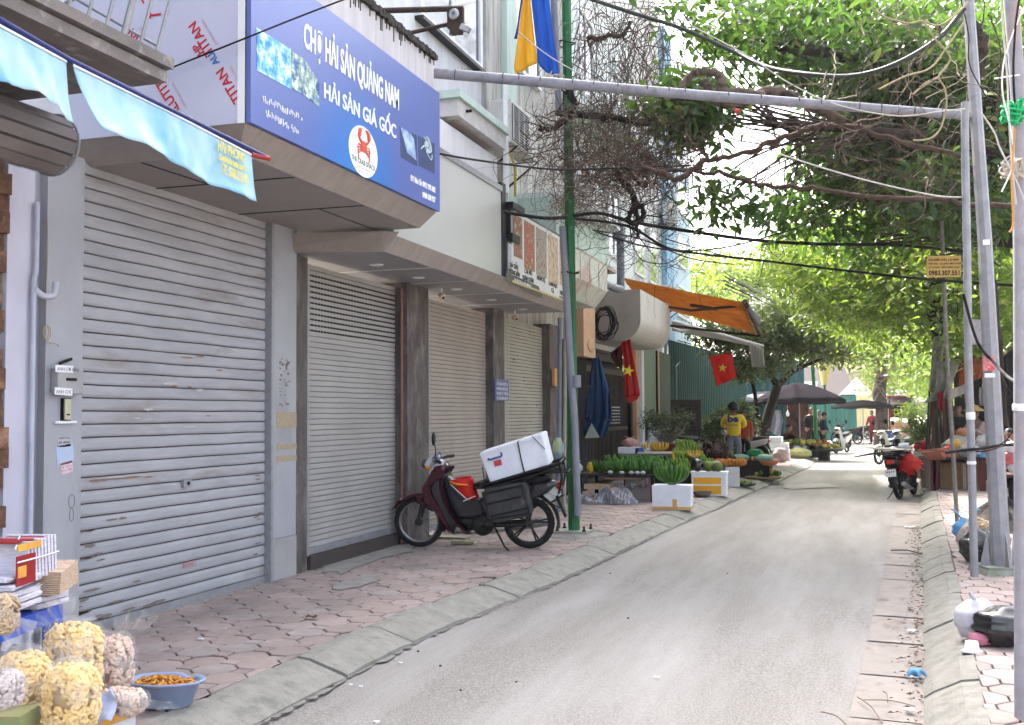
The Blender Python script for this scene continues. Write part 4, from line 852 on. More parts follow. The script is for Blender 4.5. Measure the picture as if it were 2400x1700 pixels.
g=MB(); g.sheet(16,8,lambda u,v:(B0.lerp(B1,u)).lerp(B3.lerp(B2,u),v)-Vector((0,0,.1*math.sin(3.1*v)))); g.build('canvas',mat('awning_pale',(.55,.54,.5),.8,c2=(.45,.44,.42),sc=4,trans=.3),aw2,solid=.003)
g=MB(); g.tube([B0,B1],.04,6); g.tube(smooth_path([at(1578,770,Y=27.3),at(1600,776,Y=27.3),at(1618,770,Y=27.3),at(1622,758,Y=27.3)],4),.03,8); g.build('front_bar',m_wht,aw2)
F0,F1=at(1754,800,Y=27.5),at(1790,818,Y=27.5)
g=cloth([F0,at(1758,830,Y=27.5),at(1762,860,Y=27.5)],[F1,at(1790,835,Y=27.5),at(1794,862,Y=27.5)],24,8,(0,1,0),.04,5,3); g.build('fringe',mat('fringe_grey',(.38,.37,.34),.85,sc=20),aw2,solid=.003)
# ---------------- flags, raincoat, banners ----------------
def star(c,r,nx,nz,m,par,name='star',t=.004,rot=0):
    g=MB(); pts=[]
    for k in range(10):
        a=math.pi/2+k*math.pi/5+rot; q=r if k%2==0 else r*.4; pts.append((q*math.cos(a),q*math.sin(a)))
    nn=Vector(nx).cross(Vector(nz)); g.prism(pts,lambda u,v,w:Vector(c)+Vector(nx)*u+Vector(nz)*v+nn*w,0,t); return g.build(name,m,par)
m_fl=mat('flag_red',(.50,.012,.012),.6,c2=(.42,.01,.01),sc=3,trans=.25); m_st=mat('flag_yellow',(.85,.68,.03),.6)
O4=lambda x,y:(1300+x/2.952,700+y/2.952)
def pl(pts,Y,O_=O4): return [at(*O_(*p),Y=Y) for p in pts]
t=thing('flag','tall drooping red flag with a yellow star, hanging beside the lattice gate','flag',tuple(at(1476,870,Y=21.3)))
cloth(pl([(455,310),(478,420),(482,560),(485,690)],21.3),pl([(520,260),(548,420),(575,560),(592,668)],21.3),16,16,(0,1,0),.02,2,2).build('cloth',m_fl,t,solid=.003)
g=MB(); g.prism([(at(*O4(x,y),Y=21.3).x,at(*O4(x,y),Y=21.3).z) for x,y in((486,688),(592,666),(570,700),(520,726))],lambda u,v,w:(u,21.3+w,v),-.004,.004); g.build('lower_tip',m_fl,t)
star(at(*O4(511,500),Y=21.24),.125,(1,0,0),(0,0,1),m_st,t,rot=-.25)
t=thing('flag','square red flag with a yellow star in front of the green fence','flag',tuple(at(1690,865,Y=26.5)))
cloth(pl([(1070,400),(1090,480),(1120,610)],26.5),pl([(1225,378),(1240,460),(1258,545)],26.5),14,12,(0,1,0),.02,1.3,6).build('cloth',mat('flag_red_bright',(.75,.018,.012),.6,c2=(.65,.015,.01),sc=3,trans=.35),t,solid=.003)
star(at(*O4(1162,480),Y=26.42),.115,(1,0,0),(0,0,1),m_st,t,rot=-.1)
g=MB(); g.tube([at(*O4(850,290),Y=26.5),at(*O4(1225,390),Y=26.5)],.012,6); g.build('stick',m_blk,t)
t=thing('raincoat','dark blue raincoat hanging in the doorway behind the green pole','raincoat',tuple(at(1398,920,Y=20.4)))
m_rc=mat('raincoat_blue',(.004,.045,.15),.5,c2=(.003,.025,.09),sc=6,trans=.1)
cloth(pl([(262,412),(240,560),(222,700),(218,830),(192,945)],20.4),pl([(312,405),(345,520),(372,640),(388,830),(352,955)],20.4),22,20,(0,1,0),.05,3,8).build('coat_body',m_rc,t,solid=.004)
cloth(pl([(236,600),(215,720),(212,830)],20.35),pl([(262,600),(262,720),(250,860)],20.35),6,8,(0,1,0),.03,1,9).build('sleeve',m_rc,t,solid=.004)
cloth(pl([(352,600),(345,720),(352,830)],20.35),pl([(378,640),(395,760),(398,850)],20.35),6,8,(0,1,0),.03,1,10).build('sleeve',m_rc,t,solid=.004)
g=MB(); q=at(*O4(255,925),Y=20.3); g.prism([(0,.28),(.16,0),(-.14,-.02)],lambda u,v,w:(q.x+u,q.y+w,q.z+v-.1),0,.01); g.build('pale_patch',mat('pale_sage',(.4,.45,.4),.7),t)
t=thing('flag','dark red folded flag inside the doorway, behind the raincoat','flag',tuple(at(1440,830,Y=21.8)))
cloth(pl([(380,380),(400,420),(430,470)],21.8),pl([(470,310),(470,400),(470,500)],21.8),10,8,(0,1,0),.03,2,12).build('cloth',mat('flag_dark_red',(.10,.008,.008),.7,trans=.1),t,solid=.003)
Ob=lambda x,y:(1000+x/2.848,y/2.848)
def pb(pts,Y=12.4): return [at(*Ob(*p),Y=Y) for p in pts]
t=thing('bunting_banner','two-tone festival banner, yellow and blue tails hanging above the long pipe','banner',tuple(at(*Ob(720,200),Y=12.4)))
cloth(pb([(650,-160),(640,0),(605,260),(580,470),(610,500)]),pb([(700,-160),(692,0),(720,260),(738,400),(735,415)]),14,20,(0,1,0),.02,2,13).build('yellow_tail',mat('festival_yellow',(.80,.45,.02),.6,c2=(.7,.36,.02),sc=4,str_=(3,1,.5),trans=.3),t,solid=.003)
cloth(pb([(700,-160),(697,0),(722,240),(742,430),(800,485)]),pb([(800,-160),(818,0),(850,260),(878,440),(880,522)]),14,20,(0,1,0),.02,2,14).build('blue_tail',mat('festival_blue',(.01,.11,.55),.6,c2=(.008,.08,.42),sc=4,str_=(3,1,.5),trans=.25),t,solid=.003)
cloth(pb([(635,-160),(628,0),(600,200),(583,260)]),pb([(650,-160),(640,0),(612,200),(603,262)]),4,10,(0,1,0),.01,1,15).build('purple_edge',mat('festival_purple',(.04,.03,.20),.6),t,solid=.003)
# ---------------- coil, long pipe, poles ----------------
g=MB(); q=at(1418,757,Y=20.7); rs=random.Random(5)
for k in range(16):
    rx=rs.uniform(.14,.24); rz_=rs.uniform(.2,.34); ox,oz=rs.uniform(-.05,.05),rs.uniform(-.06,.04); tl=rs.uniform(-.3,.3)
    g.tube([(q.x+ox+rx*math.cos(a)+tl*rz_*math.sin(a)*.5,q.y+rs.uniform(-.03,.03),q.z+oz+rz_*math.sin(a)) for a in np.linspace(0,6.28,22)],.009,5)
one('cable_coil',g,m_blk,'big tangled coil of black cable hanging above the doorway','cable coil')
m_bam=mat('pipe_lavender_grey',(.235,.24,.275),.5,c2=(.17,.175,.20),sc=10,dirt=(.15,.14,.135),dsc=12,dlo=.56,dhi=.7)
pa,pb_=Vector((-3.86,9.42,4.92)),Vector((1.06,10.80,4.40))
t=thing('overhead_pipe','long jointed grey pipe spanning the lane from the blue sign to the tall pole','pipe',tuple(pa))
g=MB(); g.tube([pa,pa.lerp(pb_,.5)+Vector((0,0,-.01)),pb_],[.052,.05,.044],12); g.build('pipe',m_bam,t)
g=MB(); dv=(pb_-pa).normalized()
for f_ in (.04,.13,.16,.2,.26,.30,.345,.4,.44,.47,.55,.61,.68,.72,.79,.83,.89,.94): p=pa.lerp(pb_,f_); g.tube([p-dv*.004,p+dv*.004],.054-.006*f_,10)
g.build('joint_bands',mat('joint_dark',(.02,.017,.015),.8),t)
def knot(px,py,Y,r,m,lab,n=8,seed=0,w=.004,name='tie'):
    g=MB(); q=at(px,py,Y=Y); rs=random.Random(seed)
    for k in range(n): g.tube(smooth_path([q+Vector((rs.uniform(-r,r),rs.uniform(-r*.5,r*.5),rs.uniform(-r,r))) for _ in range(4)],4),w,4,caps=False)
    return one(name,g,m,lab,'tie')
m_twine=mat('twine_grey',(.42,.38,.33),.9,sc=30)
knot(1085,172,9.55,.07,m_twine,'pale twine knotted round the long pipe near the sign end',9,1)
knot(1302,192,10.1,.10,m_twine,'twine knot where the long pipe passes the green pole',12,2)
m_gp=mat('pole_green',(.012,.12,.035),.45,c2=(.008,.075,.022),sc=6,str_=(1,1,.4),dirt=(.16,.24,.17),dsc=7,dlo=.6,dhi=.75)
gb=Vector((-3.43,12.88,.12)); top=at(1327,-40,Y=12.9)
t=thing('street_pole','green octagonal steel pole rising from bolted base on the sidewalk','pole',tuple(gb))
g=MB(); g.tube([gb+Vector((0,0,.02)),gb.lerp(top,.5),top],[.074,.066,.058],8,sm=False); g.build('shaft',m_gp,t)
g=MB(); g.box(gb+Vector((0,0,.055)),(.42,.42,.025)); bp_=g.build('base_plate',mat('base_plate_grey',(.30,.31,.28),.7,c2=(.2,.22,.17),sc=12),t)
g=MB()
for sx in(-1,1):
    for sy in(-1,1): g.tube([gb+Vector((sx*.17,sy*.17,.06)),gb+Vector((sx*.17,sy*.17,.13))],.014,6); g.tube([gb+Vector((sx*.17,sy*.17,.067)),gb+Vector((sx*.17,sy*.17,.085))],.026,6)
g.build('anchor_bolt',m_rust,bp_)
g=MB(); g.lathe([(.44,-.01),(.40,.02),(.30,.04),(.001,.042)],10,gb,sm=False); g.build('concrete_pad',m_kerb,t)
cp=gb+Vector((.075,-.10,.28)); g=MB(); g.tube([cp+Vector((0,0,-.03)),gb.lerp(top,1.35/6.8)+Vector((.055,-.10,0)),gb.lerp(top,1.9/6.8)+Vector((.02,-.11,0)),gb.lerp(top,3.75/6.8)+Vector((-.075,-.06,0))],.045,10); g.tube([cp+Vector((-.001,0,1.55)),cp+Vector((-.002,0,1.7))],.058,10)
g.build('cable_conduit',m_pvc,t)
g=MB(); q=at(1298,0,Y=12.7);q2=at(1310,262,Y=12.75); g.tube([q+Vector((-.02,0,.6)),q2],.042,10); g.build('upper_conduit',m_pvc,t)
g=MB(); 
for (z,a) in((2.9,.3),(4.05,.2),(5.5,.25)): g.tube([gb.lerp(top,(z)/6.2)+Vector((.11*math.cos(k),.11*math.sin(k),.02*math.sin(2*k))) for k in np.linspace(0,6.28,14)],.01,5)
g.build('tie_bands',m_blk,t)
# right-hand poles
m_lp=mat('lamp_post_galv',(.29,.295,.315),.5,c2=(.22,.225,.24),sc=9,metal=.3,dirt=(.28,.25,.22),dsc=5,dlo=.56,dhi=.72,dstr=(1,1,.4),bump=.1,bsc=40)
b0=at(2347,1352,Y=10.8); b0.z=.135
pts=[Vector((b0.x,b0.y,.2)),at(2325,900,Y=10.8),at(2308,560,Y=10.8),at(2283,200,Y=10.8),at(2268,-30,Y=10.8)]
t=thing('lamp_post','thick grey octagonal lamp post leaning left, with a square foot, at the right kerb','pole',tuple(b0))
g=MB(); g.tube(pts,[.088,.075,.064,.056,.05],8,sm=False); g.build('shaft',m_lp,t)
g=MB()
for k in range(4):
    a=k*math.pi/2+.3; c_,s_=math.cos(a),math.sin(a); g.prism([(.10,.02),(.19,.02),(.12,.34)],lambda u,v,w:(b0.x+c_*u-s_*w,b0.y+s_*u+c_*w,.18+v),-.006,.006)
g.build('gusset',m_lp,t)
g=MB(); g.box((b0.x,b0.y,.19),(.38,.38,.03),rot=(0,0,.3)); g.box((b0.x,b0.y,.15),(.46,.46,.06),rot=(0,0,.3),top=.9); g.build('foot',mat('foot_concrete',(.26,.27,.24),.9,c2=(.16,.18,.13),sc=9,bump=.4),t)
c=pts[1].lerp(pts[2],.25); 
q=at(2318,852,Y=10.66); g=MB(); g.box(q,(.10,.006,.13),rot=(0,0,.1)); s_=one('sticker',g,mat('sticker_red',(.55,.05,.07),.6,c2=(.6,.35,.35),sc=40),'red and white sticker high on the thick lamp post','sticker')
q=at(2320,880,Y=10.66); g=MB(); g.box(q,(.09,.006,.04),rot=(0,0,.1)); one('sticker',g,m_wht,'white strip sticker just below the red one on the thick lamp post','sticker')
q=at(2312,568,Y=10.7); g=MB(); g.box(q,(.06,.006,.05)); one('sticker',g,m_wht,'small white sticker higher on the thick lamp post, above the red one','sticker')
def pole(px0,py0,pts,Y,r,m,nm,lab,cap=True,z0=.13,bands=()):
    b=at(px0,py0,Y=Y); b.z=z0; t=thing(nm,lab,'pole',tuple(b)); P=[b]+[at(x,y,Y=Y) for x,y in pts]; g=MB(); g.tube(smooth_path(P,3),r,10); g.build('shaft',m,t)
    for (x,y,mm,h) in bands:
        c=at(x,y,Y=Y); g=MB(); g.lathe([(r*1.05,-h/2),(r*1.12,-h/2+.005),(r*1.12,h/2-.005),(r*1.05,h/2)],10,c); g.build('wrap_label',mm,t)
    return t
pole(2284,1362,[(2275,1000),(2270,850),(2266,560),(2262,350),(2262,240)],10.5,.036,m_lp,'pipe_pole','slimmer grey pipe pole standing just left of the thick lamp post',bands=((2275,975,m_wht,.07),(2277,1085,m_wht,.03)))
pole(2246,1272,[(2230,1000),(2220,850),(2212,640),(2205,500)],13.4,.024,mat('weathered_pole',(.19,.175,.15),.6,c2=(.11,.10,.085),sc=14),'pipe_pole','thin weathered pole carrying the yellow phone-number sign')
pole(2396,1700,[(2395,1300),(2394,950),(2392,500),(2388,250),(2367,-30)],5.75,.036,mat('pole_pinkish_grey',(.31,.30,.33),.6,c2=(.24,.23,.25),sc=10,dirt=(.33,.22,.17),dsc=5,dlo=.55,dhi=.72,dstr=(1,1,.5)),'pipe_pole','rightmost grey pole at the edge of the frame, wrapped in wires',bands=((2393,955,m_wht,.035),))
knot(2375,262,5.70,.06,mat('green_string',(.02,.42,.15),.7),'bright green string knotted round the rightmost pole',14,3,.006)
knot(2372,395,5.70,.055,m_twine,'grey-brown rag knotted round the rightmost pole below the green string',14,4,.007)
# yellow phone sign
c=at(2212,625,Y=13.3); t=thing('repair_sign','small rusty yellow repair-service sign with a phone number, on the thin weathered pole','sign',tuple(c)); g=MB(); g.box((c.x,13.30,c.z),(.37,.012,.25),rot=(0,.04,0)); g.build('plate',mat('sign_ochre',(.50,.33,.09),.6,c2=(.42,.26,.08),sc=6,dirt=(.2,.09,.05),dsc=9,dlo=.62,dhi=.72),t)
for s,dz,h,bl in (('SỬA ĐIỀU HÒA TẠI NHÀ',.075,.03,.001),('ĐIỀU HÒA · TỦ LẠNH · MÁY GIẶT',.03,.026,.0005),('LÒ VI SÓNG · BÌNH NÓNG LẠNH',-.012,.026,.0005),('0983.307.551',-.095,.075,.002)):
    text(s,h,m_blk,(c.x-.165,13.292,c.z+dz),(1,0,-.04),(.04,0,1),'lettering',t,.001,width=.33,bold=bl)
g=MB(); g.box((c.x,13.31,c.z+.135),(.4,.03,.02),rot=(0,-.12,0)); g.build('rust_edge',m_rust,t)
# white cloth panel hanging behind the poles
q=at(2295,775,Y=14.5); g=cloth([at(2276,748,Y=14.5),at(2276,808,Y=14.5)],[at(2312,750,Y=14.5),at(2312,808,Y=14.5)],8,6,(0,1,0),.01,1,2); one('hanging_cloth',g,mat('cloth_pinkish_white',(.6,.57,.6),.8,trans=.3),'pinkish white cloth hanging between the two right-hand poles','cloth',solid=.003)
# ================= motorbikes =================
m_tyre=mat('tyre_rubber',(.009,.009,.010),.85,c2=(.016,.015,.014),sc=30,bump=.2); m_rim=mat('rim_grey',(.22,.22,.23),.4,metal=.6,sc=20)
m_rimd=mat('rim_black',(.014,.014,.016),.5,sc=20); m_chr=mat('dull_chrome',(.45,.45,.46),.3,metal=.9,sc=20); m_seat=mat('seat_vinyl',(.004,.004,.005),.45,sc=30,bump=.1)
m_eng=mat('engine_metal',(.05,.05,.052),.5,c2=(.012,.011,.010),sc=20,metal=.5,bump=.2)
m_navyp=mat('dark_navy_plastic',(.005,.007,.012),.28,c2=(.012,.013,.018),sc=9,spec=.7)
m_blp=mat('black_plastic',(.007,.007,.008),.45,c2=(.013,.012,.012),sc=12)
m_plate=mat('licence_plate',(.60,.60,.58),.5,c2=(.5,.5,.48),sc=20)
def wheel(par,x,r,spk,name,lat=0,rot=0,w=.036):
    c=Vector((x,0,r)); M=Matrix.Rotation(R(90),3,'X')
    g=MB(); n=32; prof=[(r-.058,-w*.6),(r-.03,-w),(r-.008,-w*.7),(r,0),(r-.008,w*.7),(r-.03,w),(r-.058,w*.6)]; g.lathe(prof,n,c,M); ty=g.build(name,m_tyre,par,world=False)
    g=MB(); g.lathe([(r-.056,-.02),(r-.072,-.022),(r-.078,0),(r-.072,.022),(r-.056,.02)],n,c,M); g.build('rim',m_rim if spk=='wire' else m_rimd,ty,world=False)
    g=MB(); g.lathe([(.001,-.05),(.03,-.05),(.045,-.03),(.045,.03),(.03,.05),(.001,.05)],14,c,M); g.build('hub',m_eng,ty,world=False)
    g=MB()
    if spk=='wire':
        for k in range(28):
            a=k*2*math.pi/28; b=a+(.35 if k%2 else -.35); s=.022 if k%4<2 else -.022
            g.tube([c+Vector((.04*math.cos(b),s,.04*math.sin(b))),c+Vector(((r-.07)*math.cos(a),0,(r-.07)*math.sin(a)))],.0022,4,caps=False)
    else:
        for k in range(5):
            a=k*2*math.pi/5+.5; 
            for s in (-.13,.13): g.tube([c+Vector((.035*math.cos(a),0,.035*math.sin(a))),c+Vector(((r-.068)*math.cos(a+s*.6),0,(r-.068)*math.sin(a+s*.6)))],.011,5)
    g.build('spokes',m_rim if spk=='wire' else m_rimd,ty,world=False); return ty
def arcfender(g,x,zc,r,a0,a1,w,n=12,t=.0):
    g.sheet(n,6,lambda u,v:(x+(r-.03*abs(v*2-1)**2)*math.cos(a0+(a1-a0)*u),w*(v*2-1),zc+(r-.03*abs(v*2-1)**2)*math.sin(a0+(a1-a0)*u)))
side=lambda u,v,w:(u,w,v)
def motorbike(name,lab,body,body2,loc,rz,cat='motorbike',scale=1,wire=True,group=None,rack=True,lean=.09,mirror=(1,),scoot=False,plate=True,stand=True):
    """front towards +x; wheel contact on z=0"""
    t=thing(name,lab,cat,loc,rz,group); t.scale=(scale,)*3; t.rotation_euler=(-lean*0,0,rz)
    WB=1.24; r=.285
    def b(g,nm,m,par=t): return g.build(nm,m,par,world=False)
    wheel(t,WB,r,'wire' if wire else 'cast','front_wheel'); wheel(t,0,r,'cast','rear_wheel',w=.042)
    # fork, steering
    g=MB()
    for s in(-1,1): g.tube([(WB,s*.065,r),(WB-.06,s*.07,.50),(WB-.17,s*.07,.76)],[.022,.025,.022],8)
    b(g,'front_fork',m_eng)
    # front fender
    g=MB(); arcfender(g,WB,r,r+.035,R(200),R(38),.062,18); g.pad([(WB-.17,.40),(WB+.02,.50),(WB+.02,.58),(WB-.16,.60),(WB-.24,.52)],side,.075); g.tube([(WB+.2,0,.53),(WB+.32,0,.40)],[.055,.012],8,flat=.4) if not scoot else None
    b(g,'front_fender',body)
    # leg shield
    g=MB(); 
    prof=[(WB-.27,.90,.10),(WB-.20,.80,.13),(WB-.22,.66,.17),(WB-.28,.50,.20),(WB-.36,.36,.21),(WB-.46,.22,.18),(WB-.50,.17,.15)]
    n=9
    def f(u,v):
        i=v*(len(prof)-1); k=min(int(i),len(prof)-2); q=i-k; x,z,w=[prof[k][j]*(1-q)+prof[k+1][j]*q for j in range(3)]
        s=u*2-1; return (x-.10*abs(s)**2.2-(.0),s*w,z)
    g.sheet(12,12,f); b(g,'leg_shield',body)
    g=MB(); g.sheet(12,12,lambda u,v:(lambda p:(p[0]-.035,p[1]*.93,p[2]))(f(u,v))); b(g,'inner_shield',m_navyp if not scoot else body2)
    # central tunnel and side fairings
    g=MB(); tun=[(WB-.24,.84),(WB-.17,.72),(WB-.26,.56),(WB-.42,.42),(WB-.62,.36),(.34,.34),(.20,.40),(.12,.56),(.38,.60),(WB-.62,.50),(WB-.46,.62),(WB-.36,.80)]
    if scoot: tun=[(WB-.24,.84),(WB-.17,.72),(WB-.26,.5),(WB-.40,.26),(WB-.62,.22),(.30,.24),(.15,.40),(.12,.56),(.44,.62),(WB-.66,.32),(WB-.46,.36),(WB-.36,.80)]
    g.pad(tun,side,.085); b(g,'body_tunnel',body2)
    g=MB()
    tl=[(.60,.50),(.42,.63),(.10,.70),(-.22,.76),(-.34,.74),(-.22,.62),(.02,.52),(.28,.40),(.52,.36)]
    g.pad(tl,side,.125 if not scoot else .16); tc=b(g,'tail_cover',body if not wire or scoot else body2)
    g=MB(); g.box((-.345,0,.70),(.04,.13,.08),bev=.012); b(g,'tail_light',mat('tail_red',(.4,.01,.01),.25),tc)
    g=MB(); arcfender(g,0,r,r+.06,R(60),R(190),.07,14); b(g,'rear_fender',m_blp)
    g=MB(); g.prism([(-.33,.60),(-.42,.36),(-.40,.35),(-.30,.58)],side,-.06,.06); b(g,'mudflap',m_blp)
    # seat
    g=MB(); g.pad([(.62,.66),(.60,.72),(.48,.765),(.28,.775),(.10,.80),(-.14,.835),(-.26,.82),(-.27,.77),(.0,.72),(.3,.66)],side,.13); b(g,'seat',m_seat)
    # engine, exhaust, pegs
    g=MB(); g.lathe([(.001,-.13),(.10,-.13),(.12,-.10),(.12,.06),(.09,.10),(.001,.10)],18,(.50,0,.27),Matrix.Rotation(R(90),3,'X')); g.tube([(.56,0,.27),(.80,0,.30)],[.085,.075],12); g.lathe([(.001,-.145),(.06,-.145),(.065,-.12)],14,(.44,0,.28),Matrix.Rotation(R(90),3,'X'))
    for k in range(5): g.lathe([(.09,-.004),(.10,0),(.09,.004)],12,(.64+k*.03,0,.29),Matrix.Rotation(R(90),3,'Y'))
    b(g,'engine',m_eng)
    g=MB(); g.tube(smooth_path([(.78,-.06,.25),(.68,-.10,.16),(.45,-.13,.15),(.25,-.14,.19)],4),.018,8); g.tube([(.26,-.14,.19),(.20,-.15,.20),(-.22,-.16,.28),(-.26,-.16,.29)],[.02,.045,.05,.035],12); b(g,'exhaust',m_chr)
    g=MB(); g.tube([(0,.085,.285),(.44,.085,.27)],[.028,.032],8,flat=1); g.tube([(0,-.085,.285),(.40,-.085,.27)],[.02,.022],6); g.tube([(.02,.11,.29),(-.06,.12,.64)],.018,8); g.tube([(.02,-.11,.29),(-.06,-.12,.64)],.018,8); b(g,'swing_arm',m_eng)
    g=MB(); g.tube([(.47,-.24,.24),(.47,.24,.24)],.014,6); g.tube([(.47,.15,.24),(.47,.27,.24)],.022,8); g.tube([(.47,-.15,.24),(.47,-.27,.24)],.022,8); b(g,'foot_pegs',m_blp)
    if stand: g=MB(); g.tube([(.36,.11,.24),(.24,.22,.06),(.17,.27,.005)],.012,6); g.box((.165,.275,.008),(.06,.05,.014)); b(g,'kick_stand',m_eng)
    # handlebar
    g=MB(); g.pad([(WB-.33,.93),(WB-.22,1.02),(WB-.12,1.0),(WB-.08,.93),(WB-.13,.86),(WB-.26,.86)],side,.10); hb=b(g,'handlebar_cover',body if scoot else mat('bar_cover_silver',(.55,.56,.58),.35,c2=(.42,.43,.45),sc=7))
    g=MB(); g.ball((WB-.09,0,.93),(.05,.09,.055),12,8); b(g,'headlight',m_glass,hb)
    for s in(-1,1):
        g=MB(); g.tube([(WB-.22,s*.07,.97),(WB-.28,s*.22,.99),(WB-.33,s*.34,.985)],[.016,.018,.02],8); b(g,'grip',m_blp,hb)
        g=MB(); g.tube([(WB-.20,s*.16,.99),(WB-.22,s*.30,.985)],.007,5); b(g,'brake_lever',m_chr,hb)
    for s in mirror:
        g=MB(); g.tube([(WB-.24,s*.19,1.0),(WB-.27,s*.27,1.12),(WB-.26,s*.30,1.19)],.006,5); g.ball((WB-.26,s*.32,1.24),(.02,.055,.075),12,8,M=Matrix.Rotation(R(12),3,'X')); b(g,'mirror',m_blp,hb)
    for s in(-1,1):
        g=MB(); g.ball((WB-.14,s*.12,.90),(.035,.03,.022),8,6); b(g,'indicator_light',mat('indicator_amber',(.6,.22,.03),.3),hb)
    if rack:
        g=MB()
        for s in(-.14,-.05,.05,.14): g.tube([(.05,s,.83),(-.46,s,.86)],.009,5)
        for x in(.0,-.2,-.45): g.tube([(x,-.15,.835-x*.05),(x,.15,.835-x*.05)],.009,5)
        g.tube([(-.1,.14,.84),(-.05,.15,.6)],.01,5); g.tube([(-.1,-.14,.84),(-.05,-.15,.6)],.01,5); b(g,'rear_rack',m_blp)
    if plate:
        g=MB(); g.box((-.40,0,.50),(.008,.19,.14),rot=(0,.35,0)); p_=b(g,'licence_plate',m_plate)
        g=MB()
        for r_ in range(2):
            for k in range(4): g.box((-.407+(r_*.018)*-1+.012,-.06+k*.04,.52-r_*.05),(.004,.018,.03),rot=(0,.35,0))
        b(g,'plate_digits',m_blk,p_)
    return t
m_maroon=mat('maroon_paint',(.055,.004,.014),.3,c2=(.035,.004,.010),sc=5,coat=.4,dirt=(.14,.12,.12),dsc=12,dlo=.64,dhi=.7)
# --- the main bike: crop pixel -> bike plane
mb=motorbike('motorbike','old maroon and black motorbike carrying a white foam box, parked across the sidewalk',m_maroon,m_navyp,(-3.58,11.50,.12),math.pi+R(9),scale=1.02,mirror=(1,),plate=False)
mb.rotation_euler=(R(-4),0,math.pi+R(9))
def BP(px,py): return ((1545-px)/1098*1.24,(1420-py-50*(1545-px)/1098)*.001085)   # plane coords before the 1.05 scale
def bpoly(L): return [BP(*p) for p in L]
g=MB(); g.pad(bpoly([(600,640),(750,560),(765,620),(748,700),(835,800),(940,915),(1130,900),(1160,1080),(900,1095),(840,1130),(800,1250),(740,1160),(650,960),(575,820),(550,720)]),side,.115); mbf=g.build('side_fairing',m_navyp,mb,world=False)
g=MB(); g.pad(bpoly([(495,745),(560,640),(635,520),(745,505),(768,580),(650,640),(575,720),(600,830),(690,985),(790,1230),(760,1225),(640,1010),(570,965),(505,900)]),side,.135); g.build('front_cowl',m_maroon,mb,world=False)
g=MB(); bl=bpoly([(1140,790),(1180,760),(1530,715),(1560,740),(1612,1015),(1580,1040),(1290,1095),(1190,1050)]); g.prism(bl,side,.15,.36)
pan=g.build('side_pannier',mat('pannier_grey',(.05,.05,.05),.75,c2=(.03,.03,.032),sc=8,bump=.2,dirt=(.11,.10,.095),dsc=5,dlo=.55,dhi=.7),mb,world=False)
g=MB()
for (a,b_) in (((1195,905),(1540,835)),((1230,1025),(1570,960)),((1165,800),(1540,730)),((1160,800),(1215,1055)),((1530,735),(1600,1020)),((1215,1055),(1600,1010))):
    A,B=BP(*a),BP(*b_); g.tube([(A[0],.368,A[1]),(B[0],.368,B[1])],.009,5)
g.build('pannier_ribs',m_blp,pan,world=False)
g=MB(); g.prism(bl,side,-.36,-.15); g.build('side_pannier',mat('pannier_grey',(0,0,0)),mb,world=False)
g=MB()
for (a,b_,w) in (((1130,735),(1890,540),.017),((1150,770),(1870,592),.014),((1500,715),(1890,550),.012)):
    for s in(-.24,.24): A,B=BP(*a),BP(*b_); g.tube([(A[0],s,A[1]),(B[0],s,B[1])],w,5)
for px in np.linspace(1150,1870,7): A=BP(px,735-(px-1130)*.257); g.tube([(A[0],-.24,A[1]),(A[0],.24,A[1])],.012,5)
A,B,C_=BP(1870,552),BP(1890,700),BP(1850,860)
for s in(-.2,.2): g.tube(smooth_path([(A[0],s,A[1]),(B[0],s*.9,B[1]),(C_[0],s*.6,C_[1])],4),.014,6)
A,B=BP(1690,990),BP(1910,870); g.tube([(A[0],.1,A[1]),(B[0],.12,B[1])],.008,5); A,B=BP(1700,930),BP(1880,1010); g.tube([(A[0],.05,A[1]),(B[0],.12,B[1])],.007,5)
g.build('carrier_frame',m_blp,mb,world=False)
g=MB(); A=BP(1780,880); g.box((A[0],.02,A[1]),(.16,.012,.12),rot=(0,R(-40)*-1,0)) ; pp=g.build('licence_plate',m_plate,mb,world=False)
g=MB()
for r_ in range(2):
    for k in range(5): A=BP(1725+k*22+r_*20,835+k*18+r_*40); g.box((A[0],.028,A[1]),(.012,.002,.018),rot=(0,.7,0))
g.build('plate_digits',mat('digit_grey',(.28,.28,.28),.7),pp,world=False)
g=MB()
for (a,b_) in (((725,760),(905,905)),((790,725),(945,880)),((905,905),(1035,855))): A,B=BP(*a),BP(*b_); g.tube([(A[0],.1,A[1]),(B[0],.1,B[1])],.006,5)
g.build('white_piping',m_wht,mb,world=False)
# white foam box on the carrier
def local_pt(p): return mb.matrix_world@Vector(p)
bpy.context.view_layer.update()
def bbox(corn,y0,y1): return [local_pt((BP(*c)[0],y,BP(*c)[1])) for y in(y0,y1) for c in corn]
cn=[(1205,716),(1775,562),(1712,265),(1105,424)]
fb=thing('foam_box','tilted white polystyrene box with blue handle strapped on the maroon motorbike','box',tuple(local_pt((BP(1450,600)[0],0,BP(1450,600)[1]))))
m_foam=mat('foam_white',(.70,.72,.78),.6,c2=(.62,.64,.70),sc=6,bump=.12,bsc=90,dirt=(.5,.5,.52),dsc=4,dlo=.6,dhi=.8)
def hexa(g,P,bev=.012):
    bm=bmesh.new(); vs=[bm.verts.new(p) for p in P]
    for f in((3,2,1,0),(4,5,6,7),(0,1,5,4),(1,2,6,5),(2,3,7,6),(3,0,4,7)): bm.faces.new([vs[i] for i in f])
    bmesh.ops.recalc_face_normals(bm,faces=bm.faces[:]); bmesh.ops.bevel(bm,geom=bm.edges[:],offset=bev,segments=2,affect='EDGES'); bm.verts.index_update()
    g.add([v.co.copy() for v in bm.verts],[[v.index for v in f.verts] for f in bm.faces]); bm.free()
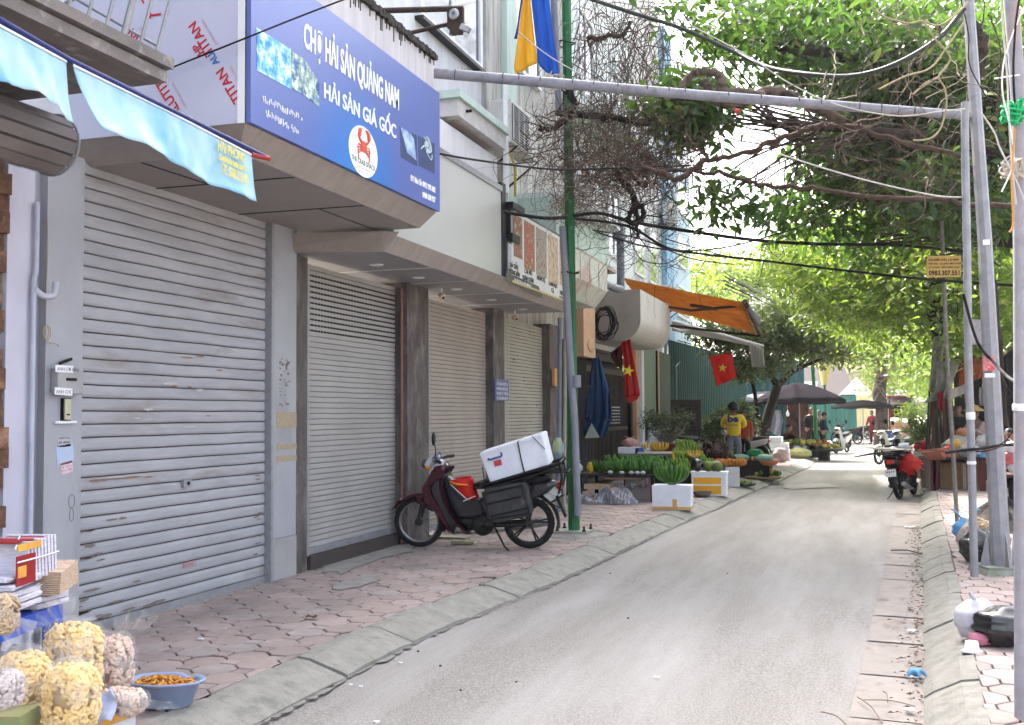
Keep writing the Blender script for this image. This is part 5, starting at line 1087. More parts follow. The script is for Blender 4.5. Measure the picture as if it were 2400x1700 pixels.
g=MB(); hexa(g,bbox(cn,.22,-.22)); g.build('box_body',m_foam,fb)
g=MB(); hexa(g,bbox([(1110,444),(1720,283),(1706,247),(1103,412)],.235,-.235),.01); g.build('lid',m_foam,fb)
g=MB()
def LP(px,py,y): q=BP(px,py); return local_pt((q[0],y,q[1]))
g.tube([LP(1481,314,.245),LP(1508,480,.232),LP(1542,636,.232)],.008,5); g.tube([LP(1481,314,.245),LP(1470,314,-.24)],.008,5); g.tube([LP(1620,265,.245),LP(1740,400,.232)],.004,5); g.tube([LP(1135,545,.24),LP(1150,690,.24),LP(1120,760,.2)],.006,5); g.build('rubber_strap',m_blk,fb)
g=MB(); g.tube(smooth_path([LP(1195,465,.23),LP(1200,480,.245),LP(1265,462,.26),LP(1315,450,.245),LP(1322,435,.23),LP(1314,412,.23)],4),.011,6); g.build('handle',mat('handle_blue',(.06,.09,.30),.4),fb)
g=MB(); g.prism([(1240,495),(1312,480),(1324,538),(1252,553)],lambda u,v,w:LP(u,v,.228+w),0,.003); g.build('red_label',mat('label_red',(.55,.02,.03),.6,c2=(.4,.1,.1),sc=60),fb)
# red bucket with orange handle in the footwell
g=MB(); 
def f(u,v):
    a=math.pi*2*u; c=LP(930,800,0); up=(LP(880,690,0)-LP(985,905,0)).normalized(); sd=(LP(1010,680,0)-LP(880,690,0)).normalized(); nr=up.cross(sd)
    r=.09+.05*v; return c-up*.12+up*(.27*v)+(sd*math.cos(a)+nr*math.sin(a))*r
g.sheet(20,6,f); bk=thing('bucket','red plastic bucket with an orange handle standing on the motorbike footwell','bucket',tuple(LP(930,800,0))); g.build('bucket_shell',mat('bucket_red',(.65,.02,.015),.4,c2=(.55,.02,.015),sc=3,trans=.25),bk,solid=.004)
g=MB(); g.tube(smooth_path([LP(760,692,.05),LP(850,715,.16),LP(940,735,.12),LP(990,752,.0)],5),.012,6); g.build('handle',mat('handle_orange',(.75,.22,.02),.4),bk)
g=MB(); g.pad(bpoly([(560,560),(600,450),(660,400),(690,500),(640,520),(590,580)]),lambda u,v,w:local_pt((u,w,v)),.10); o=g.build('windshield',mat('windscreen_blue',(.02,.04,.14),.25,c2=(.16,.17,.2),sc=6),mb)
# (windshield stays with the bike: undo the parent transform)
o.matrix_parent_inverse=mb.matrix_world.inverted(); 
for v in o.data.vertices: v.co=v.co+mb.location
# other bikes
m_silv=mat('silver_paint',(.50,.52,.54),.3,c2=(.44,.46,.48),sc=3,coat=.4); m_cream=mat('scooter_cream',(.62,.62,.58),.3,c2=(.55,.55,.5),sc=3,coat=.4); m_blackp=mat('black_paint',(.006,.006,.007),.3,sc=5)
def gp(px,py,z=.12): return at(px,py,Z=z)
p=at(1790,1088,Z=.12); 
motorbike('scooter','cream scooter seen from behind, right beside the rider in yellow',mat('scooter_pinkish_white',(.60,.56,.54),.35,c2=(.5,.46,.45),sc=4),m_blackp,(-2.86,31.2,.12),R(163),'scooter',scoot=True,wire=False,rack=False,mirror=(1,-1))
motorbike('scooter','white scooter with a black seat beside the seated fruit seller, facing the lane',m_cream,m_blackp,(-5.0,31.4,.12),R(15),'scooter',scoot=True,wire=False,rack=False,mirror=(1,-1))
p=at(2106,1172,Z=0)
rbk=motorbike('motorbike','dark dusty motorbike seen from behind at the right kerb',m_blp,m_blackp,(p.x+.02,p.y,.012),R(76),scale=1.0,wire=False,mirror=(),plate=True); rbk.rotation_euler=(R(-7),0,R(76))
bpy.context.view_layer.update()
g=MB()
for s in(-.33,-.22,-.1,.1,.22,.33): g.tube([(.12,s,.86),(-.42,s,.89)],.011,5)
g.tube([(-.42,-.33,.89),(-.42,.33,.89)],.012,5); g.tube([(.12,-.33,.86),(.12,.33,.86)],.012,5); g.tube([(-.42,.33,.89),(-.38,.62,.86),(-.02,.62,.86),(.05,.33,.87)],.010,5); g.tube([(-.40,.48,.875),(-.0,.48,.875)],.008,5)
g.build('cargo_rack',m_blp,rbk,world=False)
p=rbk.matrix_world@Vector((-.02,-.27,.62)); g=MB(); g.ball(p,(.20,.15,.17),22,16,noise=.16,seed=5,fr=3)
for k in range(46):
    rs=random.Random(k); d=Vector((rs.gauss(0,1),rs.gauss(0,1),rs.gauss(0,1))).normalized(); q=p+Vector((d.x*.15,d.y*.11,d.z*.13)); g.tube([q,q+d*rs.uniform(.06,.14)+Vector((0,0,-.03))],[.02,.004],4)
one('mesh_bag',g,mat('mesh_red',(.60,.03,.02),.6,c2=(.4,.015,.01),sc=18,bump=.6,bsc=30,trans=.3),'fluffy bright red mesh bag hanging on the dark motorbike at the right kerb','bag')
q=rbk.matrix_world@Vector((-.1,-.02,.925)); g=MB(); g.box(q,(.62,.50,.03),rot=(0,.05,R(-8)),bev=.01); one('tray_board',g,mat('board_cream',(.40,.36,.31),.7,sc=5),'cream board lying across the rack of the dark motorbike','board')
p=gp(2150,1078); motorbike('motorbike','silver scooter-style motorbike parked at the right kerb, its front wheel toward the viewer',m_silv,m_blackp,(at(2135,1000,Y=31).x,31,.13),R(-112),scoot=True,wire=False,rack=False,mirror=(1,-1))
p=gp(2125,1058); motorbike('motorbike','pale motorbike with black bars parked furthest of the two at the right kerb',mat('pale_grey_paint',(.55,.55,.52),.35,sc=4),m_blackp,(at(2108,1000,Y=34.5).x,34.5,.06),R(-120),scoot=False,wire=False,rack=False,mirror=(1,-1))
mL=motorbike('motorbike','white and black motorbike facing the viewer with a person in dark clothes standing at it',m_cream,m_blackp,(at(1962,1064,Z=0).x+.35,at(1962,1064,Z=0).y+1.1,.01),R(-108),scoot=True,wire=False,rack=False,mirror=(1,-1))
p=at(2010,1042,Z=0); motorbike('motorbike','far black motorbike with a seated rider in red, seen sideways in the lane',m_blackp,m_blackp,(p.x,p.y,.01),R(150),scoot=True,wire=False,rack=False)
p=at(2035,1030,Z=0); motorbike('motorbike','farthest blue-grey motorbike near the middle tree trunk',mat('bluegrey_paint',(.2,.28,.36),.35),m_blackp,(p.x,p.y,.01),R(200),rack=False)
# ================= people =================
m_skin=mat('skin',(.25,.13,.085),.6,c2=(.20,.10,.07),sc=12); m_hair=mat('hair_black',(.004,.0035,.003),.5,sc=40,bump=.3)
def person(lab,loc,rz,shirt,pants,pose='stand',hat=None,scale=1.0,hair=True,shirtlen=.0,sleeves=True,face=True,arms=None,group=None,legs=None,shoes=m_blk):
    """faces +y locally; feet at z=0"""
    t=thing('person',lab,'person',loc,rz,group); t.scale=(scale,)*3
    hipz=.90; sitting=pose in('sit','squat','ride')
    if pose=='sit': hipz=.45
    if pose=='squat': hipz=.30
    if pose=='ride': hipz=.80
    hp=Vector((0,0,hipz)); lean=.05 if pose=='stand' else .16
    ch=hp+Vector((0,lean*.5,.26)); nk=hp+Vector((0,lean,.52)); hd=nk+Vector((0,.03,.06)); top=hd+Vector((0,.01,.15))
    V=[hp,hp+Vector((0,lean*.2,.13)),ch,nk+Vector((0,-.0,-.06)),nk,hd]; rad=[(.15,.115),(.135,.10),(.16,.115),(.11,.08),(.05,.055),(.055,.06)]
    E=[(0,1),(1,2),(2,3),(3,4),(4,5)]
    A=arms or {'stand':[(.24,.02,-.30),(.26,.14,-.50)],'sit':[(.24,.12,-.27),(.13,.34,-.30)],'squat':[(.22,.2,-.22),(.10,.40,-.28)],'ride':[(.25,.2,-.24),(.26,.44,-.22)]}[pose]
    LG=legs or {'stand':[(.10,.02,.48),(.11,-.02,.07),(.12,.12,.03)],'sit':[(.13,.42,hipz+.02),(.14,.44,.08),(.15,.56,.035)],'squat':[(.16,.36,.46),(.14,.20,.08),(.15,.34,.03)],'ride':[(.17,.34,.70),(.19,.22,.30),(.20,.34,.26)]}[pose]
    hands=[]; sh=[];sl=[];sr=[]
    # body: one continuous surface
    for s in(-1,1):
        i=len(V); V.append(nk+Vector((s*.18,-.01,-.09))); rad.append((.06,.06)); E.append((3,i))
        e=nk+Vector((s*A[0][0],A[0][1],A[0][2])); w=nk+Vector((s*A[1][0],A[1][1],A[1][2]))
        V+= [e,w]; rad+=[(.042,.042),(.028,.024)]; E+=[(i,i+1),(i+1,i+2)]
        d=(w-e).normalized(); pm=w+d*.07; V.append(pm); rad.append((.036,.018)); E.append((i+2,i+3)); hands.append((w,pm,d,s))
        j=len(V); V.append(hp+Vector((s*.09,0,-.05))); rad.append((.10,.10)); E.append((0,j))
        V+=[Vector((s*LG[0][0],LG[0][1],LG[0][2])),Vector((s*LG[1][0],LG[1][1],LG[1][2])),Vector((s*LG[2][0],LG[2][1],LG[2][2]))]; rad+=[(.062,.062),(.038,.038),(.04,.028)]; E+=[(j,j+1),(j+1,j+2),(j+2,j+3)]
        sh.append((V[i],e,w)); sl.append((V[j],V[j+1],V[j+2],V[j+3]))
    # head as part of the same body
    body=skin(V,E,rad,'body',m_skin,t,1)
    bm=bmesh.new(); bm.from_mesh(body.data)
    def addmesh(g):
        vs=[bm.verts.new(v) for v in g.v]
        for f in g.f:
            try: q=bm.faces.new([vs[k] for k in f]); q.smooth=True
            except ValueError: pass
    g=MB(); hc=hd+Vector((0,.015,.075)); g.ball(hc,(.076,.094,.115),18,14)
    g.ball(hc+Vector((0,.045,-.06)),(.05,.05,.05),12,8)
    g.tube([hc+Vector((0,.085,.02)),hc+Vector((0,.112,-.02)),hc+Vector((0,.092,-.028))],[.008,.016,.008],8)
    for s in(-1,1): g.ball(hc+Vector((s*.078,-.005,-.005)),(.012,.022,.032),8,6)
    for (w,pm,d,s) in hands:
        x=d.cross(Vector((0,1,0))); x=(x if x.length>.1 else Vector((1,0,0))).normalized(); nn=x.cross(d)
        for k in range(4):
            L=(.066,.078,.072,.056)[k]; q=pm+x*((k-1.5)*.017); g.tube([q-d*.01,q+d*L*.45+nn*.004,q+d*L*.8+nn*.018,q+d*L+nn*.034],[.0088,.0085,.0075,.006],6)
        g.tube([w+d*.02-x*.022*s,w+d*.055-x*.05*s,w+d*.085-x*.055*s+nn*.012],[.011,.0095,.0075],6)
    addmesh(g); bm.to_mesh(body.data); bm.free()
    for p in body.data.polygons: p.use_smooth=True
    if face:
        g=MB()
        for s in(-1,1): g.ball(hc+Vector((s*.031,.080,.012)),(.013,.008,.006),8,5); g.tube([hc+Vector((s*.015,.092,.036)),hc+Vector((s*.045,.078,.036))],.004,4)
        g.build('eyes',m_blk,body,world=False)
        g=MB(); g.tube([hc+Vector((-.022,.082,-.055)),hc+Vector((0,.092,-.057)),hc+Vector((.022,.082,-.055))],[.004,.007,.004],6); g.build('mouth',mat('lips',(.35,.11,.10),.5),body,world=False)
    if hair:
        g=MB(); n=16
        g.sheet(18,10,lambda u,v:(lambda th,ph:hc+Vector((.086*math.sin(th)*math.sin(ph),-.012-.100*math.sin(th)*math.cos(ph),.012+.118*math.cos(th))))(v*R(112)*(1 if True else 1)*(.55+.45*(.5+.5*math.cos(u*2*math.pi))),u*2*math.pi)); g.build('hair',m_hair,t,world=False)
    # clothes
    SV=[hp+Vector((0,0,-.05-shirtlen)),hp+Vector((0,lean*.2,.11)),ch,nk+Vector((0,0,-.075)),nk+Vector((0,0,-.03))]; SE=[(0,1),(1,2),(2,3),(3,4)]; SR=[(.185,.15),(.175,.145),(.20,.155),(.15,.11),(.075,.075)]
    for (a,e,w) in sh:
        i=len(SV); SV+=[a,e]; SR+=[(.078,.078),(.062,.062)]; SE+=[(3,i),(i,i+1)]
        if sleeves: SV.append(e.lerp(w,.93)); SR.append((.046,.046)); SE.append((i+1,i+2))
    skin(SV,SE,SR,'jacket' if sleeves else 'shirt',shirt,t,1)
    PV=[hp+Vector((0,0,.06)),hp+Vector((0,0,-.03))]; PE=[(0,1)]; PR=[(.150,.12),(.165,.135)]
    for (a,k,an,f_) in sl:
        i=len(PV); PV+=[a,k,an.lerp(k,.05)]; PR+=[(.115,.115),(.085,.085),(.068,.068)]; PE+=[(1,i),(i,i+1),(i+1,i+2)]
    skin(PV,PE,PR,'trousers',pants,t,1)
    for (a,k,an,f_) in sl:
        g=MB(); d=(f_-an); g.ball(an.lerp(f_,.6)+Vector((0,.02,-.0)),(.048,.13,.04),10,7); g.build('shoe',shoes,t,world=False)
    if hat=='helmet':
        g=MB(); g.sheet(20,9,lambda u,v:(lambda th,ph:hc+Vector((.135*math.sin(th)*math.cos(ph),-.008+.155*math.sin(th)*math.sin(ph),.025+.145*math.cos(th))))(v*R(122),u*2*math.pi)); g.build('helmet',mat('helmet_grey',(.02,.02,.026),.3,c2=(.012,.012,.016),sc=4),t,world=False,solid=.006)
        pass
    if hat=='cone':
        g=MB(); g.lathe([(.24,.05),(.20,.075),(.11,.13),(.07,.17),(.001,.20)],22,hc+Vector((0,0,.0))); g.build('hat',mat('straw_yellow',(.60,.42,.16),.8,c2=(.5,.33,.12),sc=10),t,world=False)
    if hat=='cap':
        g=MB(); g.ball(hc+Vector((0,0,.03)),(.09,.105,.10),14,8); g.build('hood',shirt,t,world=False)
    return t
m_helm=1; yj=mat('jacket_yellow',(.78,.58,.03),.65,c2=(.68,.50,.03),sc=5,bump=.3,bsc=12); gt_=mat('trousers_grey_blue',(.19,.20,.26),.85,c2=(.14,.15,.20),sc=7,bump=.4,bsc=14); navy=mat('navy_cloth',(.005,.007,.02),.8,sc=8); dk=mat('dark_cloth',(.007,.0065,.008),.85,sc=8); orj=mat('orange_jacket',(.42,.055,.02),.7,sc=6); pinkb=mat('pink_beige_cloth',(.36,.23,.21),.8,c2=(.28,.18,.17),sc=6,bump=.3,bsc=14); redc=mat('red_cloth',(.20,.006,.015),.8,sc=6); olive=mat('olive_black',(.012,.012,.010),.8)
RP=Vector((at(1720,1000,Y=28.0).x,28.0,.12))
rid=person('delivery rider in a yellow jacket with a blue logo and dark helmet, seen from behind',tuple(RP),R(8),yj,gt_,arms=[(.29,.06,-.26),(.20,.24,-.36)],hat='helmet',scale=1.05,shirtlen=.06)
for (s,h,x,z,mm,w) in (('be',.24,-.135,1.215,mat('logo_navy',(.03,.06,.22),.6),.28),('ĐỒNG HÀNH',.05,-.12,1.12,mat('logo_navy',(0,0,0)),.24)):
    A=RP+Vector((x,-.245,z*1.05)); o=text(s,h,mm,tuple(A),(1,.10,0),(0,0.02,1),'jacket_lettering',None,.03,width=w,bold=.012 if s=='be' else .001); o.parent=rid; o.matrix_parent_inverse=Matrix(rid.matrix_basis).inverted()
bpy.context.view_layer.update()
P_=gp(1742,1090); person('person in an orange jacket half hidden behind the delivery rider',(RP.x+.13,29.3,.12),R(170),orj,dk,scale=.93)
P_=gp(1560,1088); person('fruit seller in a navy top seated low beside the bonsai, face turned to the lane',(at(1551,1000,Y=27.6).x,27.6,.12),R(-70),navy,dk,'squat',scale=1.0)
q=at(1925,1066,Z=0); person('person in dark blue hood and clothes standing at the white motorbike',(at(1927,1000,Y=q.y+1.0).x,q.y+1.0,.02),R(-75),navy,dk,hat='cap',scale=.96)
q=at(2003,1035,Z=0); person('motorbike rider in a red and black jacket with a white helmet in the far lane',(q.x-.05,q.y+.3,.02),R(50),redc,dk,'ride',hat='helmet',scale=1.0)
q=at(1900,1050,Z=.12); person('person in dark clothes standing under the big grey umbrella by the green post',(at(1900,1000,Y=42).x,42,.12),R(200),dk,dk,scale=1.0)
q=at(1922,1050,Z=.12); person('far shopper in a light patterned top under the big grey umbrella',(at(1921,1000,Y=46).x,46,.12),R(170),pinkb,dk,scale=.95)
q=at(2048,1040,Z=0); person('person in a deep red dress left of the middle tree trunk',(at(2046,1000,Y=56).x,56,.02),R(150),redc,mat('wine_cloth',(.10,.003,.015),.8),scale=1.0,shirtlen=.25)
person('seller in dark clothes bending over the fruit stall behind the street tree',(at(1836,1000,Y=37.5).x,37.5,.12),R(-60),mat('maroon_cloth',(.035,.006,.01),.8),navy,'squat',scale=1.05)
# right stall people
SY=24.5
person('smiling woman in a black jacket standing behind the right-hand stall table',(at(2247,1000,Y=SY).x,SY,.13),R(168),olive,dk,scale=.99)
person('woman in a yellow conical hat and pinkish coat sorting goods at the right-hand stall',(at(2293,1000,Y=SY-1.2).x,SY-1.2,.13),R(125),pinkb,dk,hat='cone',scale=.93,arms=[(.24,.14,-.24),(.12,.38,-.26)])
person('person in dark red seated low at the right edge behind the poles',(at(2378,1000,Y=18).x,18,.13),R(150),mat('maroon_cloth',(0,0,0)),dk,'sit',scale=1.0)
# ================= foreground stall, bottom left =================
m_snack=mat('snack_gold',(.76,.55,.24),.6,c2=(.70,.46,.16),sc=20,rnd=.0); m_snack2=mat('snack_pale',(.62,.47,.38),.65,c2=(.52,.38,.30),sc=20)
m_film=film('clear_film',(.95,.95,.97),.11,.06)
def fill(cen,rad,n,m,par,r=.008,L=.03,seed=0,shell=.86):
    n=int(n*2.5)
    rs=random.Random(seed); g=MB(); cen=Vector(cen); se=lambda d:Vector([math.copysign(abs(q)**.62,q) for q in d])*.9
    for k in range(n):
        d=Vector((rs.gauss(0,1),rs.gauss(0,1),rs.gauss(0,1))).normalized(); q=shell+(1-shell)*rs.random(); e=se(d); g.mi=rs.randrange(2)
        p=cen+Vector((e.x*rad[0]*q,e.y*rad[1]*q,e.z*rad[2]*q)); a=rs.uniform(0,6.28); ax=Vector((rs.gauss(0,1),rs.gauss(0,1),rs.gauss(0,1))); ax=(ax-d*ax.dot(d)*.75).normalized(); b=d.cross(ax)
        sw=rs.uniform(2.2,3.6); g.tube([p+(ax*math.cos(t)+b*math.sin(t))*L*.5 for t in np.linspace(0,sw,6)],[r*.7]+[r]*4+[r*.7],6)
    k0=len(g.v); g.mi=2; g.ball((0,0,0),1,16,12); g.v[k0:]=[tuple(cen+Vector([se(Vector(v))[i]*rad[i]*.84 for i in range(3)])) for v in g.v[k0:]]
    o=g.build('snack_pieces',[m,tone(m,1.15),tone(m,.62)],par); o['kind']='stuff'; return o  # darker core paints the shade seen between the pieces
def snackbag(c,rad,m,lab,seed,n=200,r=.0088,L=.032,tip=None,tilt=0):
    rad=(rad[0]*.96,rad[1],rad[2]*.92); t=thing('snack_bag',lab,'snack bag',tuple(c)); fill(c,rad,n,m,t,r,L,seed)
    g=MB(); g.ball((0,0,0),1,30,20); g.v=[tuple(Vector(c)+Vector([math.copysign(abs(v[i])**.66,v[i])*rad[i]*(1.09+.05*math.sin(9*v[0]+seed+7*v[2])*math.sin(8*v[1]-6*v[2]))  for i in range(3)])) for v in g.v]; 
    rs=random.Random(seed+50); tp=Vector(tip) if tip else Vector((0,0,.12)); base=Vector(c)+Vector((0,0,rad[2]*.9)) if not tip else Vector(c)+tp.normalized()*max(rad)*.85
    w=rad[0]*.9; sd=Vector((1,.2,0)).normalized()
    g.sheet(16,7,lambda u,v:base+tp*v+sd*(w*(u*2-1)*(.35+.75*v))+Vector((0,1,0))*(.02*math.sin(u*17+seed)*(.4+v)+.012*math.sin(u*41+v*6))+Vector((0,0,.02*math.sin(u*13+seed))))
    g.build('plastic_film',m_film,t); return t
def fg(px,py,d): return at(px,py,d=d)
# red/white corrugated boxes under the bags
G0=.12
bx=thing('carton','white and orange cardboard box under the snack bags at the bottom edge','box',tuple(at(200,1700,d=4.9)))
a=at(195,1700,d=4.75);b=at(318,1654,d=5.05); 
g=MB(); yaw=math.atan2(b.y-a.y,b.x-a.x); yw=Vector((b.x-a.x,b.y-a.y,0)).normalized(); c=b-yw*.28+Vector((-yw.y,yw.x,0))*.18; hz=b.z-.12
g.box((c.x,c.y,.12+hz/2-.01),(.56,.36,hz-.02),rot=(0,0,yaw)); g.build('box_body',mat('carton_white',(.60,.60,.62),.8,c2=(.5,.5,.52),sc=8),bx)
g=MB(); 
for o_,s_ in (((0,-.182,b.z-.02),(.575,.012,.05)),((0,.182,b.z-.02),(.575,.012,.05)),((.282,0,b.z-.02),(.012,.36,.05))):
    M=Matrix.Rotation(yaw,3,'Z'); q=Vector((c.x,c.y,0))+M@Vector((o_[0],o_[1],0)); g.box((q.x,q.y,o_[2]),s_,rot=(0,0,yaw))
g.build('orange_rim',mat('carton_orange',(.55,.27,.05),.7,c2=(.45,.2,.04),sc=8),bx)
g=MB(); q=at(20,1690,d=4.3); g.box((q.x-.1,q.y,q.z-.05),(.40,.3,.20),rot=(0,0,.3)); gb_=one('carton',g,mat('carton_olive_green',(.28,.25,.13),.8,c2=(.10,.38,.08),sc=5,str_=(.2,.2,1)),'olive and green carton at the bottom left corner','box')
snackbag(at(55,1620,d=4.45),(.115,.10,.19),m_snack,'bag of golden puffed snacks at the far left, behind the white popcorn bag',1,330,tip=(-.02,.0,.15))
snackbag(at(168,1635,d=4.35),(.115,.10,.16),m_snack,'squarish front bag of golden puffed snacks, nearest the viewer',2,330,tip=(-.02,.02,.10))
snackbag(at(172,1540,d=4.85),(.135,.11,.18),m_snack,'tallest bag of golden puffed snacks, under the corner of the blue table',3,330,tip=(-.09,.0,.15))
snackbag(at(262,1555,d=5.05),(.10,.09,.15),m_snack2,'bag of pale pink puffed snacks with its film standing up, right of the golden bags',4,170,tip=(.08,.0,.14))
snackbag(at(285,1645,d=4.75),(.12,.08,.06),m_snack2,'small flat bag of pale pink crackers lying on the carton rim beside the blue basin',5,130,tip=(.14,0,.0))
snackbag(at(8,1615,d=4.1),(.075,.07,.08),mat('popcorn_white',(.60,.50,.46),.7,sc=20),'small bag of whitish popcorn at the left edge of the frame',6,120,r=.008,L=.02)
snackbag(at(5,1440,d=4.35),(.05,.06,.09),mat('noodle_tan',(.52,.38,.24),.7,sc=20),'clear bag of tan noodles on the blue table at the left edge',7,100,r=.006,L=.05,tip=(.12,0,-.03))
g=MB(); q=at(235,1655,d=4.6); g.sheet(10,8,lambda u,v:q+Vector((.09*(u-.5)*1.4,.03*math.sin(6*u+4*v),.13*(v-.5)+.02*math.sin(9*u)))); one('crumpled_wrapper',g,mat('wrapper_blue_white',(.55,.60,.75),.4,c2=(.30,.36,.65),sc=25,trans=.2),'crumpled blue and white wrapper between the snack bags on the carton','wrapper')
# blue basin
bc=at(385,1655,Z=.12); t=thing('basin','oval blue-grey plastic basin with orange sliced snack, on the sidewalk corner','basin',(bc.x,bc.y,.12))
g=MB(); M=Matrix.Rotation(R(10),3,'Z')
prof=[(.001,.004),(.13,.004),(.145,.012),(.19,.125),(.215,.130),(.218,.138),(.21,.142),(.185,.132),(.138,.02),(.001,.016)]
g.lathe([(r,z) for r,z in prof],40,(bc.x,bc.y,.12),M,sx=1,sy=.68); 
vv=[]
for (x,y,z) in g.v:
    a=math.atan2(y-bc.y,x-bc.x); k=(z-.12)/.142; vv.append((x,y,z-(.022*k*math.exp(-((a-1.2)/.18)**2))))
g.v=vv; g.build('shell',mat('basin_blue',(.27,.34,.50),.35,c2=(.23,.29,.44),sc=3),t)
rs=random.Random(6); g=MB(); g.ball((bc.x,bc.y,.235),(.170,.110,.018),18,8,noise=.06)
for k in range(85):
    a=rs.uniform(0,6.28); r=.165*math.sqrt(rs.random()); p=Vector((bc.x+r*math.cos(a),bc.y+r*.66*math.sin(a),.255+.012*rs.random()-.02*(r/.165)**2)); d=rs.uniform(0,3.14); v=Vector((math.cos(d),math.sin(d),rs.uniform(-.2,.3)))*rs.uniform(.018,.035); g.tube([p-v,p+Vector((0,0,.006)),p+v],[.004,.009,.004],5,flat=.5)
o=one('sliced_snack',g,mat('slice_orange',(.60,.30,.06),.6,c2=(.40,.15,.03),sc=25),'heap of orange sliced snack filling the blue basin','snack'); o['kind']='stuff'
# blue table and legs
tb=thing('plastic_table','low bright blue plastic table holding paper bundles, cut by the left edge','table',tuple(at(75,1440,d=5)))
e0=at(147,1428,d=5.15); e1=at(0,1480,d=4.55); e2=at(130,1420,d=5.15)
g=MB(); P0=e0; P1=at(-60,1500,d=4.4); inn=Vector((-.35,.28,0)); zt=P0.z+.03
g.add([(P0.x,P0.y,zt),(P1.x,P1.y,zt),(P1.x+inn.x,P1.y+inn.y,zt),(P0.x+inn.x,P0.y+inn.y,zt),(P0.x,P0.y,zt-.075),(P1.x,P1.y,zt-.075),(P1.x+inn.x,P1.y+inn.y,zt-.075),(P0.x+inn.x,P0.y+inn.y,zt-.075)],[(0,1,2,3),(7,6,5,4),(0,4,5,1),(1,5,6,2),(2,6,7,3),(3,7,4,0)])
m_blue=mat('table_blue',(.02,.085,.50),.35,c2=(.016,.07,.42),sc=3); g.build('table_top',m_blue,tb)
for q in (P0+Vector((-.05,.02,0)),P1+Vector((-.05,.05,0)),P0+inn*.9,P1+inn*.9): g=MB(); g.tube([(q.x,q.y,zt-.07),(q.x+.01,q.y,.12)],[.028,.022],8); g.build('leg',m_blue,tb)
q=at(38,1460,d=4.86); g=MB(); g.box(q+Vector((.0,-.0,.0)),(.09,.008,.045),rot=(0,0,R(42))); g.build('oval_label',mat('label_grey',(.5,.52,.6),.6),tb)
g=MB(); q=at(60,1560,d=5.3); g.box((q.x-.1,q.y+.1,.25),(.7,.3,.28),bev=.01); one('dark_crate',g,mat('dark_crate_grey',(.018,.02,.022),.8,sc=8),'dark grey crate in the shade under the blue table','crate')
g=MB(); q=at(35,1535,d=4.95)
g.tube(smooth_path([q+Vector((-.05,0,-.03)),q+Vector((0,0,.03)),q+Vector((.05,0,.0)),q+Vector((.06,0,-.05))],4),.022,8); one('grey_glove',g,mat('glove_grey',(.3,.33,.33),.8),'crumpled grey glove under the blue table','glove')
# paper bundles: two stacks lying flat and one upright bundle
m_pap=mat('paper_white_lilac',(.62,.60,.68),.8,c2=(.46,.44,.52),sc=20,str_=(1,1,6)); m_pape=mat('paper_edge_cream',(.60,.50,.38),.8,c2=(.45,.30,.2),sc=30,str_=(1,1,8)); m_papr=mat('paper_red_cover',(.22,.01,.012),.6,c2=(.3,.02,.03),sc=4); m_papy=mat('paper_gold_cover',(.62,.36,.06),.6,c2=(.62,.22,.05),sc=8)
ax=(e0-P1); ax.z=0; ax.normalize(); pr_=Vector((-ax.y,ax.x,0)); yaw2=math.atan2(ax.y,ax.x)
for k in range(5):
    for j in (0,1):
        q=at(35 if j==0 else 105,1420-k*17-(6 if j else 0),d=4.75 if j==0 else 5.05)+pr_*.05
        g=MB(); g.box(q,(.27,.20,.026),rot=(random.uniform(-.05,.05),random.uniform(-.06,.06),yaw2+random.uniform(-.12,.12)),bev=.008)
        g.box(q+Vector((0,0,.006)),(.275,.205,.004),rot=(0,0,yaw2)); one('paper_bundle',g,m_pap,'flat bundle of folded lilac-white votive paper in the '+('left' if j==0 else 'right')+' pile on the blue table','paper bundle','flat paper bundles piled on the blue table, '+('left' if j==0 else 'right')+' pile')
g=MB(); q=at(112,1355,d=5.05)
for k in range(12):
    g.box(q+Vector((0,0,-.045+k*.009)),(.25,.20,.006),rot=(.02,-.10,yaw2+.12+k*.004))
t=thing('paper_bundle','fanned bundle of gold and cream votive paper on top of the right pile','paper bundle',tuple(q)); g.build('sheets',m_pape,t)
g=MB(); g.box(q+Vector((-.08,-.08,-.005))-pr_*.035*0,(.09,.16,.10),rot=(.02,-.10,yaw2+.12)); g.build('gold_band',m_papy,t)
q=at(40,1310,d=4.85); t=thing('paper_bundle','upright bundle of white votive paper with red and gold front, tied with string','paper bundle',tuple(q))
g=MB()
nb=9
for k in range(nb):
    o=ax*(.16-.03*(nb-1-k)*1.0)+Vector((0,0,.002*k)); g.box(q+o+Vector((0,0,-.005*(k%3))),(.018,.2,.175),rot=(0,-.10,yaw2))
g.build('sheets',m_pap,t)
F_=q+ax*(.16-.03*(nb-1))-ax*.012
g=MB(); g.box(F_+Vector((0,0,-.0)),(.01,.2,.18),rot=(0,-.1,yaw2)); g.build('white_cover',m_pap,t)
c0=q-pr_*.106
g=MB(); g.box(c0+ax*(-.12)+Vector((0,0,-.03)),(.16,.006,.13),rot=(0,0,yaw2)); g.build('red_panel',m_papr,t)
g=MB(); g.box(c0+ax*(-.16)+Vector((0,0,-.035))-pr_*.003,(.07,.006,.05),rot=(0,0,yaw2)); g.box(c0+ax*(-.09)+Vector((0,0,.07)),(.20,.005,.03),rot=(0,0,yaw2)); g.build('gold_panel',m_papy,t)
g=MB(); g.box(q+ax*-.02+Vector((0,0,.09)),(.30,.16,.006),rot=(0,0,yaw2)); g.build('red_top',m_papr,t)
